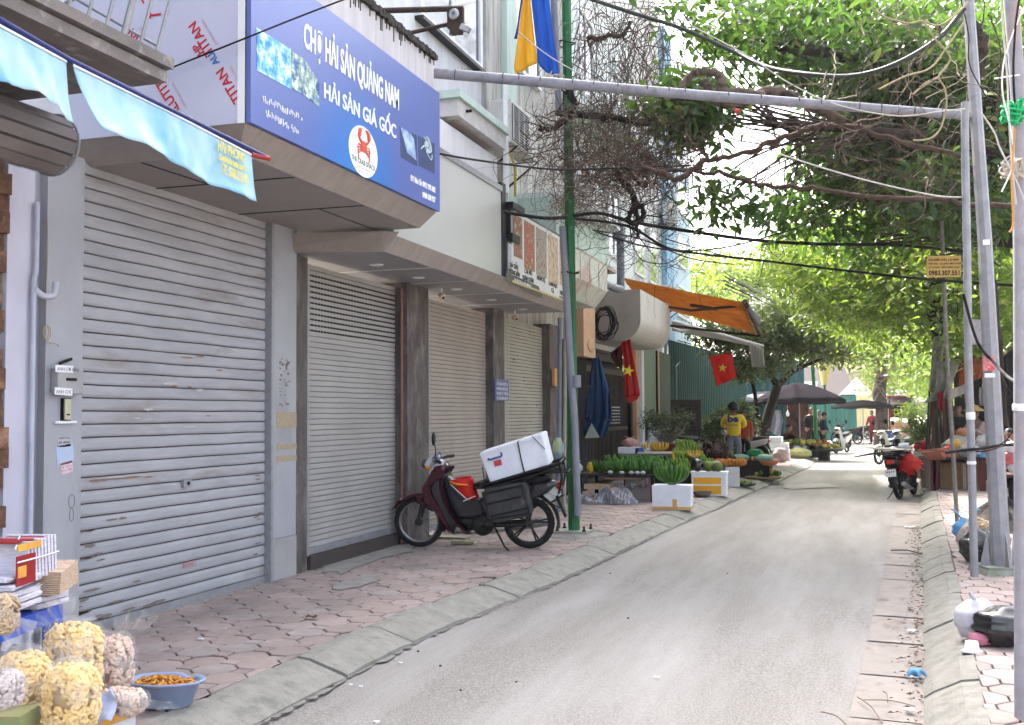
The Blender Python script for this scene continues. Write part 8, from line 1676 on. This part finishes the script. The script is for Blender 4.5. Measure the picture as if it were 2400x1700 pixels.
for k in range(22):
    z=rs.uniform(2.4,5.4); a0=rs.uniform(0,6); c=tc_(2064,967-(z-1.62)*2500/55.5); g.tube(smooth_path([c+V3((-.3,-.3,rs.uniform(-.5,.5))),c+V3((0,-.38,rs.uniform(-.3,.3))),c+V3((.32,-.3,rs.uniform(-.5,.5))),c+V3((rs.uniform(.6,1.6),-.3,rs.uniform(-.6,.9)))],4),.02,4,caps=False)
one('cord_wrapping',g,mat('cord_pale',(.3,.23,.2),.8),'pale cords and wires wrapped round the middle tree trunk','cord')
# big dark tree over the right side
Y3=15.5; tr0=V3((at(2230,1000,Y=24).x,24.3,.13)); tD=lambda x,y,Y=24.3:at(x,y,Y=Y)
tree('wrapped street tree at the right-hand stall, trunk bound with silver sheet and cords',
 [(tr0,.17),(tD(2212,900),.15),(tD(2205,820),.14),(tD(2195,760),.13),(tD(2200,640,23.5),.16),(tD(2230,500,22),.14)],
 [[(tD(2195,760),.14),(tD(2140,640,24),.10),(tD(2060,560,24),.06)],[(tD(2230,500,22),.12),(tD(2180,380,21),.08),(tD(2080,300,20),.05)],[(tD(2200,640,23),.12),(tD(2300,540,22),.08),(tD(2380,440,21),.05)]],
 [bl(1910,620,27,(1.6,3,.6),.9),bl(1990,640,26,(2.2,3,1.0),1.3),bl(2090,640,25,(2.4,3,1.1),1.5),bl(2170,700,27,(1.9,3,1.0),1.2),bl(2300,700,24,(2.2,3,1.3),1.4),bl(2390,600,23,(1.8,3,1.8),1.2),bl(2110,540,25,(2.2,3,.9),1.1),bl(2240,560,24,(2,3,1.2),1.1),bl(1860,590,30,(1.0,2.5,.5),.4),bl(2010,720,28,(1.5,2.5,.6),.7),bl(2330,790,22,(1.0,1.2,.35),.4),bl(2080,760,30,(1.8,2,.7),.7)],
 34000,.15,m_lfY,23,spread=.30,clus=24)
g=MB(); q=tD(2200,850,23.9); g.sheet(14,16,lambda u,v:V3((tD(2196+26*(u-.5)-10*(v-.5),790+125*v,23.9).x,23.9-.25*math.sin(math.pi*u)+.04*math.sin(20*u+9*v),tD(2200,790+125*v,23.9).z))); one('silver_sheet',g,mat('sheet_silver',(.30,.29,.28),.4,c2=(.18,.17,.165),sc=5,metal=.3,bump=.3,bsc=12),'wrinkled silver-grey plastic sheet wrapped on the stall tree trunk','sheet',solid=.01)
near=[(1700,60),(1775,30),(1840,50),(1900,60),(1990,50),(2080,60),(2170,50),(1840,150),(1930,150),(2020,160),(2110,160),(2200,160),(2300,90),(2390,120),(1990,265),(2060,270),(2130,280),(2230,270),(2330,300),(2400,260),(2000,360),(2090,380),(2180,380),(2280,400),(2390,400),(2120,470),(2230,470),(2350,500),(2020,400)]
bs_=[]
for i,(x,y) in enumerate(near): bs_.append(bl(x,y,13.5+(i*37%60)/10,(.75,1.2,.55) if x>1860 else (.6,1,.42),1 if x>1860 else .5))
bs_+= [bl(1610,250,12.5,(.35,.4,.16),.35),bl(1640,230,12.5,(.3,.4,.2),.3),bl(1590,235,12.2,(.22,.3,.12),.2),bl(1620,290,12.3,(.25,.3,.14),.2),bl(1695,480,14,(.35,.4,.35),.18),bl(1790,490,14,(.4,.5,.25),.25),bl(1880,500,15,(.4,.5,.3),.35),bl(2000,560,16,(.5,.6,.3),.3),bl(1580,10,13,(.25,.3,.1),.12)]
tr1=V3((3.6,13.5,.13))
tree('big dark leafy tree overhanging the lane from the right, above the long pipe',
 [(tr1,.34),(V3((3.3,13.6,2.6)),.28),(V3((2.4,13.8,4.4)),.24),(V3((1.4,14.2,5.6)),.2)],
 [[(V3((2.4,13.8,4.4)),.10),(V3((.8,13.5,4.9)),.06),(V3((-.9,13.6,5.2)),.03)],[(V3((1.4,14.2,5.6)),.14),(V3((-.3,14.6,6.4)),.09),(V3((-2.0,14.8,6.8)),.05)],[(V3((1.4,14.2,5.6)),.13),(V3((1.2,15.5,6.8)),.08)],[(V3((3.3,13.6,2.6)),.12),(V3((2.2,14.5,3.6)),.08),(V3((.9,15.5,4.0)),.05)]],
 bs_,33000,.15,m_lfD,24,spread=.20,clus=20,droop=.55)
# brighter layers farther back
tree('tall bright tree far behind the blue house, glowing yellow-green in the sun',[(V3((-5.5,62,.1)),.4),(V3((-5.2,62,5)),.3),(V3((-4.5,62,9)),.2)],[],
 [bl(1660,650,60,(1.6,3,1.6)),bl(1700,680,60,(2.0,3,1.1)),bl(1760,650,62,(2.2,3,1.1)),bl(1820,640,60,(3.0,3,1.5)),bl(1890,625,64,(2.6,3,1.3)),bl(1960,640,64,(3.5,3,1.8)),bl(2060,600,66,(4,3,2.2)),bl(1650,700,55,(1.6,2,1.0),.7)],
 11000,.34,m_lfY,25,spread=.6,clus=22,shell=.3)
tree('row tree behind the right-hand stalls with mid green foliage',[(V3((6.2,38,.1)),.35),(V3((5.5,38,4)),.28),(V3((4.5,38,7)),.2)],[],
 [bl(2180,560,38,(2.6,3,2.2)),bl(2300,520,36,(3,3,2.6)),bl(2400,620,34,(3,3,2.6)),bl(2300,740,34,(2.6,3,1.6)),bl(2220,840,42,(2.2,3,1.5)),bl(2180,720,44,(2.6,3,2.0)),bl(2390,800,30,(2.4,3,1.2)),bl(2140,440,38,(2.6,3,2))],
 15000,.24,m_lfM,26,spread=.45,clus=22,shell=.3)
# shrubs and small greens
t=thing('shrub','leafy shrub against the green fence behind the rider in yellow','shrub',tuple(at(1690,1040,Y=31.5)))
b=[bl(1678,992,31.6,(.38,.35,.28)),bl(1700,975,31.8,(.4,.35,.28)),bl(1735,965,32,(.32,.35,.3)),bl(1668,1015,31.5,(.3,.3,.25)),bl(1757,995,32,(.3,.3,.35))]
leaves('foliage',b,2600,.12,m_lfS,t,31,spread=.12,clus=18); g=MB()
for (c,r,w) in b: g.tube([(V3(at(1690,1040,Y=31.5).to_tuple()).x,31.5,.12),c],[.03,.012],5)
g.build('stems',m_bark,t)
leaves('foliage',[((BON[1].x-.28,24.5,BON[1].z+.72),(.32,.28,.24),1),((BON[1].x+.25,24.5,BON[1].z+.76),(.40,.3,.26),1),((BON[1].x,24.5,BON[1].z+.55),(.45,.3,.28),1)],3000,.055,leafmat('leaf_bonsai',(.03,.055,.025),(.13,.18,.08),(.15,.2,.08),.3),BON[0],32,spread=.07,clus=16,droop=-.2)
t=thing('potted_palm','yellow-green leafy potted plant at the far clothes stall','plant',tuple(at(2135,1000,Y=46))); leaves('foliage',[bl(2130,965,46,(.35,.3,.3))],300,.22,m_lfY,t,33,spread=.15,clus=12,asp=.25); p=at(2135,1000,Y=46); g=MB(); g.lathe([(.001,.1),(.2,.1),(.26,.5),(.001,.5)],14,(p.x,46,0)); g.tube([(p.x,46,.5),(p.x,46,1.6)],.04,6); g.build('pot',m_rust,t)
t=thing('flower_plant','spiky green plant in front of the stick bundle','plant',tuple(at(2160,1040,Y=26))); leaves('foliage',[bl(2160,1018,26,(.25,.2,.3))],260,.3,m_lfM,t,34,spread=.05,clus=10,asp=.12,droop=-.9); p=at(2160,1040,Y=26); g=MB(); g.lathe([(.001,0),(.14,0),(.18,.3),(.001,.3)],14,(p.x,26,.13)); g.build('pot',m_blp,t)
t=thing('shrub','small leafy greens tied at the right-hand stall behind the thin poles','plant',tuple(at(2225,1000,Y=25.4))); leaves('foliage',[bl(2225,975,25.4,(.18,.2,.25))],240,.12,m_lfM,t,35,spread=.06,clus=10); g=MB(); p=at(2225,1000,Y=25.4); g.tube([(p.x,25.4,.13),(p.x,25.4,p.z+.3)],.02,5); g.build('stems',m_bark,t)
# backdrop greenery beyond everything
bo_=[]
for k in range(16): bo_.append(((-34+k*5.0,105+((k*7)%5)*2,4+((k*5)%4)*1.1),(4.2,3,4.6),1))
o=leaves('distant_trees',bo_,14000,.75,m_lfY,None,36,spread=1.1,clus=20,kind='stuff',shell=.2)
# ================= vines, dry branches, roots =================
m_vine=mat('dry_vine',(.085,.055,.042),.95,c2=(.035,.023,.018),sc=16); m_vine2=mat('dry_vine_pale',(.20,.15,.115),.95,c2=(.11,.08,.06),sc=16); m_vined=mat('vine_black',(.012,.009,.008),.9,sc=16)
def limb(pts,Y,rads,m,lab,name='dead_branch',cat='branch',jit=.02,seed=0,n=6,tw=0):
    rs=random.Random(seed); P=[at(x,y,Y=Y if not hasattr(Y,'__len__') else Y[i]) for i,(x,y) in enumerate(pts)]; S_=smooth_path(P,n); S_=[p+V3((rs.gauss(0,jit),rs.gauss(0,jit),rs.gauss(0,jit))) for p in S_]
    rr=list(np.interp(np.linspace(0,1,len(S_)),np.linspace(0,1,len(rads)),rads)); rr=[r*rs.uniform(.8,1.2) for r in rr]; g=MB(); g.tube(S_,rr,8)
    for k in range(tw):
        i=rs.randrange(len(S_)-1); p=S_[i]; d=V3((rs.gauss(0,1),rs.gauss(0,1),rs.gauss(0,.8))).normalized(); L=rs.uniform(.15,.6); q=[p]
        for _ in range(4): d=(d+V3((rs.gauss(0,.35),rs.gauss(0,.35),rs.gauss(0,.35)))).normalized(); q.append(q[-1]+d*L/4)
        g.tube(q,[.010,.008,.006,.004,.002],4,caps=False)
    return one(name,g,m,lab,cat)
limb([(1975,285),(1935,262),(1890,245),(1850,222),(1800,213),(1760,232),(1705,240),(1668,228),(1660,205),(1642,190)],10.6,[.05,.055,.05,.05,.055,.05,.05,.04],m_bark2,'thick gnarled sawn-off branch resting on the long pipe',jit=.008,seed=1)
limb([(1790,222),(1740,215),(1695,212),(1690,182),(1662,168),(1625,172),(1592,208)],10.45,[.04,.045,.05,.045,.045,.04,.03],m_bark2,'lighter curled branch stub rising at the left end of the gnarled branch',jit=.006,seed=2)
limb([(2250,365),(2130,335),(2000,298),(1930,295),(1860,318),(1800,340),(1720,368),(1660,374),(1630,395),(1585,418),(1550,405),(1500,388)],11,[.02,.024,.026,.034,.03,.028,.034,.034,.03,.022],m_vine,'long brown woody vine sweeping under the long pipe across the lane',jit=.012,seed=3,tw=26)
limb([(2420,485),(2280,480),(2200,470),(2050,462),(1900,442),(1780,432),(1700,412),(1600,402),(1480,396)],11.4,[.026,.026,.024,.024,.022,.02,.02],m_vine,'lower straight brown vine running right into the dark tree',jit=.012,seed=4,tw=20)
limb([(1310,262),(1400,272),(1490,285),(1550,292)],12.2,[.045,.05,.045,.03],m_vined,'short thick black burnt bundle right of the green pole',jit=.01,seed=5,tw=12)
limb([(1325,200),(1345,240),(1345,262),(1300,300),(1260,305)],12.6,[.04,.045,.045,.04,.02],m_vined,'black bark-like root wrapping the green pole',jit=.012,seed=6,tw=14)
limb([(1440,395),(1465,430),(1480,450),(1488,480),(1478,500),(1472,515),(1485,525),(1505,512),(1508,495),(1495,478)],12.3,[.03,.04,.045,.035,.03,.03,.03,.03,.03],m_vined,'black hanging root with a loop, in the middle of the thicket',jit=.006,seed=7,tw=10)
limb([(1488,480),(1492,505),(1490,530),(1496,560)],12.3,[.03,.025,.02,.01],m_vined,'short black root tail inside the hanging loop',jit=.006,seed=8,tw=8)
limb([(1470,395),(1490,420),(1510,440),(1518,418),(1512,405)],12.4,[.015,.02,.018,.01],m_vined,'small black hook-shaped root right of the hanging loop',jit=.004,seed=9,tw=4)
limb([(1378,85),(1400,92),(1430,80),(1455,85),(1470,70),(1478,50)],13,[.03,.035,.03,.025,.02],m_vine,'crooked vine limb high right of the green pole',jit=.01,seed=10,tw=20)
limb([(2285,60),(2300,110),(2290,170),(2275,230),(2268,280)],11.2,[.06,.07,.06,.05,.05],m_bark,'dark slanting branch crossing behind the thick lamp post',jit=.01,seed=11,tw=10)
limb([(2268,280),(2275,330),(2300,390),(2310,520),(2330,700),(2345,860),(2360,1000)],12,[.04,.035,.03,.03,.03,.03],m_bark,'dark root hanging straight down behind the thick lamp post',jit=.01,seed=12,tw=10)
def thicket(name,lab,region,n,L,m,Yr,seed,grav=0,cat='vine thicket',r=(.003,.009),steps=9,curl=.5,kind='stuff',bias=(0,0,0)):
    rs=random.Random(seed); g=MB()
    for k in range(n):
        while True:
            x=rs.uniform(region[0],region[2]); y=rs.uniform(region[1],region[3]); u=(x-region[0])/(region[2]-region[0])*2-1; v=(y-region[1])/(region[3]-region[1])*2-1
            if u*u+v*v<1.05 or grav: break
        p=at(x,y,Y=rs.uniform(*Yr)); d=V3((rs.gauss(0,1),rs.gauss(0,.5),rs.gauss(0,.6))).normalized()+V3(bias); l=rs.uniform(L[0],L[1]); q=[p]; d.normalize()
        for _ in range(steps): d=(d+V3((rs.gauss(0,curl),rs.gauss(0,curl*.6),rs.gauss(0,curl)-grav))).normalized(); q.append(q[-1]+d*l/steps)
        w=rs.uniform(*r); g.tube(q,[w*(1-.7*i/steps) for i in range(steps+1)],3,caps=False,sm=False)
    return one(name,g,m,lab,cat) if kind is None else tag(one(name,g,m,lab,cat),kind=kind)
thicket('vine_tangle','dense brown tangle of dry vines round the green pole above the menu board',(1265,235,1660,450),400,(.35,1.1),m_vine,(11.4,13.6),1,r=(.003,.010),curl=.55)
thicket('vine_tangle','paler thin dry twigs mixed in the tangle below the long pipe',(1220,225,1620,470),330,(.3,.9),m_vine2,(11.2,13.4),2,r=(.002,.006),curl=.5)
thicket('vine_tangle','dense lower core of the brown tangle right of the green pole',(1330,340,1580,435),230,(.3,.8),m_vine,(11.6,13.0),3,r=(.003,.010),curl=.6)
thicket('hanging_roots','thin roots hanging in front of the mint house, above the long pipe',(1340,-40,1640,300),300,(.6,2.2),m_vine,(14,19),4,grav=.5,r=(.004,.010),curl=.25)
thicket('hanging_roots','pale hanging roots high in front of the white houses',(1350,-60,1640,230),170,(.6,2.4),m_vine2,(14,19),5,grav=.6,r=(.004,.010),curl=.2)
thicket('vine_tangle','thin bare twigs in front of the blue house and awning',(1380,430,1720,640),230,(.4,1.2),m_vined,(13,17),6,r=(.002,.006),curl=.4)
thicket('vine_tangle','nest of dry twigs behind the green pole below the tangle',(1290,430,1440,530),240,(.3,.8),m_vine2,(13.5,15.5),7,r=(.003,.007),curl=.5)
thicket('vine_tangle','pale twigs and vines hanging across the dark tree',(1900,0,2380,330),55,(.5,1.6),m_vine2,(10,13),8,r=(.003,.008),curl=.35)
thicket('vine_tangle','brown twigs below the long pipe in the dark tree',(1850,290,2300,470),90,(.4,1.2),m_vine,(10.8,13),9,r=(.003,.010),curl=.35)
thicket('vine_tangle','sparse black twigs under the canopy right of the blue house',(1620,400,2200,620),50,(.5,1.4),m_vined,(14,20),10,r=(.003,.009),curl=.4)
# pale long loops of cable on the right poles
def cable(pts,Y,r,m,lab,n=8,name='cable'):
    P=[at(x,y,Y=(Y if not hasattr(Y,'__len__') else Y[i])) for i,(x,y) in enumerate(pts)]; g=MB(); g.tube(smooth_path(P,n),r,6,caps=False); return one(name,g,m,lab,'cable')
m_cab=mat('cable_black',(.005,.005,.006),.6); m_cabg=mat('cable_grey_green',(.035,.042,.036),.6); m_cabw=mat('cable_pale',(.50,.48,.44),.7)
cable([(370,172),(500,120),(600,80),(700,40),(830,-10)],[6.0,6.0,6.0,6.2,6.4],.006,m_cab,'thin black cable crossing in front of the blue sign')
cable([(1027,360),(1120,376),(1290,397),(1400,396),(1500,392),(1620,388)],[9.5,10,11,11.3,11.6,12],.011,m_cab,'black cable from the end of the blue sign into the vine tangle')
cable([(1360,-10),(1480,30),(1600,68),(1720,122),(1800,158),(1900,175),(2000,178),(2100,150),(2200,90),(2260,20)],[12,12,12,12,11.5,11,10.8,10.6,10.6,10.7],.024,m_cabg,'thick dark green-grey hose looping across the tree above the pipe')
cable([(1620,60),(1750,130),(1850,195),(1960,245),(2100,272),(2200,262),(2262,255)],10.4,.006,m_cabw,'thin pale cord running down to the lamp post above the pipe')
cable([(1215,75),(1300,140),(1450,220),(1620,300)],[11,11.5,12,12.5],.006,m_cabw,'thin pale cord passing diagonally behind the banner')
cable([(1800,352),(1900,385),(2000,415),(2100,440),(2200,460),(2270,463)],10.5,.008,m_cabw,'pale cord below the pipe tied to the pipe pole')
cable([(1180,497),(1290,512),(1400,500),(1480,520),(1600,540),(1760,562),(1900,572),(2100,575),(2260,590)],[12.6,12.8,13,13.5,14,14.5,15,15,13],.024,m_cab,'thick black cable bundle crossing the lane at mid height')
cable([(1340,512),(1470,530),(1560,580),(1640,595),(1760,608),(1900,625),(2100,648),(2240,660),(2420,672)],[13,13.2,13.6,14,14.5,15,15,13,12],.018,m_cab,'lower black cable sagging across the lane to the poles')
cable([(1400,545),(1500,575),(1600,588),(1700,580),(1800,555),(1900,520),(2050,440)],[13,13.4,13.6,13.6,13.4,13,12],.010,m_cab,'thin black cable curving up to the right in the middle')
cable([(1390,540),(1500,560),(1600,600),(1650,612),(1720,620)],[13,14,15,16,17],.010,m_cab,'thin black cable above the orange awning')
cable([(1480,565),(1490,590),(1510,612),(1560,618),(1600,595),(1640,570)],13.5,.007,m_cab,'thin cable loop hanging above the orange awning')
cable([(2250,-10),(2270,80),(2275,160),(2340,270)],10.5,.006,m_cab,'black wire spiralling over the top of the lamp post')
for k,(pts,l) in enumerate(((([(2040,20),(2080,42),(2130,55),(2160,50),(2200,60),(2240,35),(2270,5)]),'upper pale vine curving left of the lamp post top'),(([(2165,50),(2190,90),(2225,130),(2220,155),(2200,180),(2215,210),(2218,250),(2205,300),(2180,325),(2140,330)]),'S-shaped pale vine hanging left of the lamp post'),(([(2060,210),(2120,180),(2180,160),(2220,110),(2262,50)]),'pale vine rising to the lamp post top from the left'),(([(2200,180),(2160,205),(2140,222)]),'short pale twig branching from the S-shaped vine'))):
    cable(pts,10.2,.009,mat('vine_cream',(.30,.25,.15),.8,sc=12),l,name='pale_vine')
for k,(pts,l,mm,r) in enumerate(((([(2345,-20),(2352,80),(2360,170),(2365,280),(2372,390),(2382,480)]),'left pale wire hanging along the rightmost pole',m_cabw,.0045),(([(2398,20),(2370,90),(2352,150),(2350,220),(2368,300),(2375,380),(2348,450)]),'white wire looping across the rightmost pole',m_wht,.004),(([(2300,265),(2330,310),(2345,350),(2380,420),(2400,470)]),'pale wire sloping from the lamp post to the rightmost pole',m_cabw,.0045),(([(2320,40),(2345,120),(2338,240),(2342,330),(2352,345),(2362,330)]),'brown wire drooping left of the rightmost pole',m_vine,.004),(([(2378,300),(2372,420),(2375,520),(2366,545)]),'orange-brown wire hanging down the rightmost pole',mat('wire_orange',(.55,.28,.08),.6),.006),(([(2390,-10),(2380,60),(2375,160),(2378,240)]),'dark wire bunched at the top of the rightmost pole',m_cab,.006),(([(2330,185),(2350,182),(2390,176)]),'short pale wire tie across the rightmost pole top',m_wht,.004))):
    cable(pts,5.6,r,mm,l,name='wire')
cable([(2258,690),(2290,800),(2330,850),(2370,890),(2420,905)],[10.3,10.4,10.5,8,6],.014,m_cab,'black cable drooping in front of the lamp post at mid height')
cable([(2215,1062),(2260,1055),(2300,1052),(2340,1045),(2390,1042)],10.45,.014,m_cab,'black cord tying the pipe pole to the thick lamp post')
cable([(2150,1062),(2200,1058),(2300,1058),(2350,1045)],[15,13,10.4,10.4],.008,m_rust,'thin brown cord stretched from the stall to the lamp post')
cable([(2330,1050),(2360,1030),(2380,995),(2378,960)],10.4,.006,m_cab,'thin black wire curving up right of the lamp post')
for k in range(5): cable([(1700,640+k*9),(1790,690+k*6),(1880,735+k*5),(1990,745+k*5),(2050,720+k*8),(2110,700-k*5)],[24,30,38,46,52,50],.018,m_cabg if k%2 else mat('cable_silver',(.4,.4,.42),.5),['top','second','third','fourth','lowest'][k]+' of the five far cables sagging towards the middle tree')
for k in range(4): cable([(1750,770+k*10),(1850,800+k*4),(1950,815),(2030,800-k*6),(2120,740-k*9)],[34,42,50,56,50],.022,mat('cable_silver',(.4,.4,.42),.5),['uppermost','second','third','lowest'][k]+' of the four pale cables near the middle tree crown')
cable([(1560,560),(1700,600),(1800,615)],[17,20,24],.012,m_cab,'short black cable end above the pale awning')
# tie rag, hanging things in the tree
g=MB(); q=at(1728,262,Y=11); g.ball(q,(.03,.02,.028),10,6,noise=.2); one('red_lantern',g,mat('lantern_red',(.5,.04,.06),.6),'tiny red ornament hanging under the gnarled branch','ornament')
t=thing('street_lamp','yellow lantern-shaped lamp housing glimpsed behind the street tree crown','lamp',tuple(at(1930,870,Y=48))); g=MB(); q=at(1932,870,Y=48); g.tube([(q.x,48,.1),(q.x,48,q.z-.6)],.06,6); g.build('post',m_gp,t); g=MB(); g.lathe([(.12,-.6),(.25,.2),(.30,.6),(.1,.7)],10,q); g.build('housing',mat('ochre_glass',(.5,.42,.14),.4),t)

# ================= thin volume added to imitate the overexposed far glow =================
g=MB(); g.bb(-45,45,-4,135,-1,16.5); hz=tag(g.build('glow_haze',bpy.data.materials.new('glow_volume')),kind='stuff')
m=hz.data.materials[0]; m.use_nodes=True; N=m.node_tree.nodes; N.remove(N['Principled BSDF']); v=N.new('ShaderNodeVolumePrincipled'); v.inputs['Color'].default_value=(.97,.97,.96,1); v.inputs['Density'].default_value=.0005; v.inputs['Anisotropy'].default_value=.3
m.node_tree.links.new(v.outputs[0],N['Material Output'].inputs['Volume'])
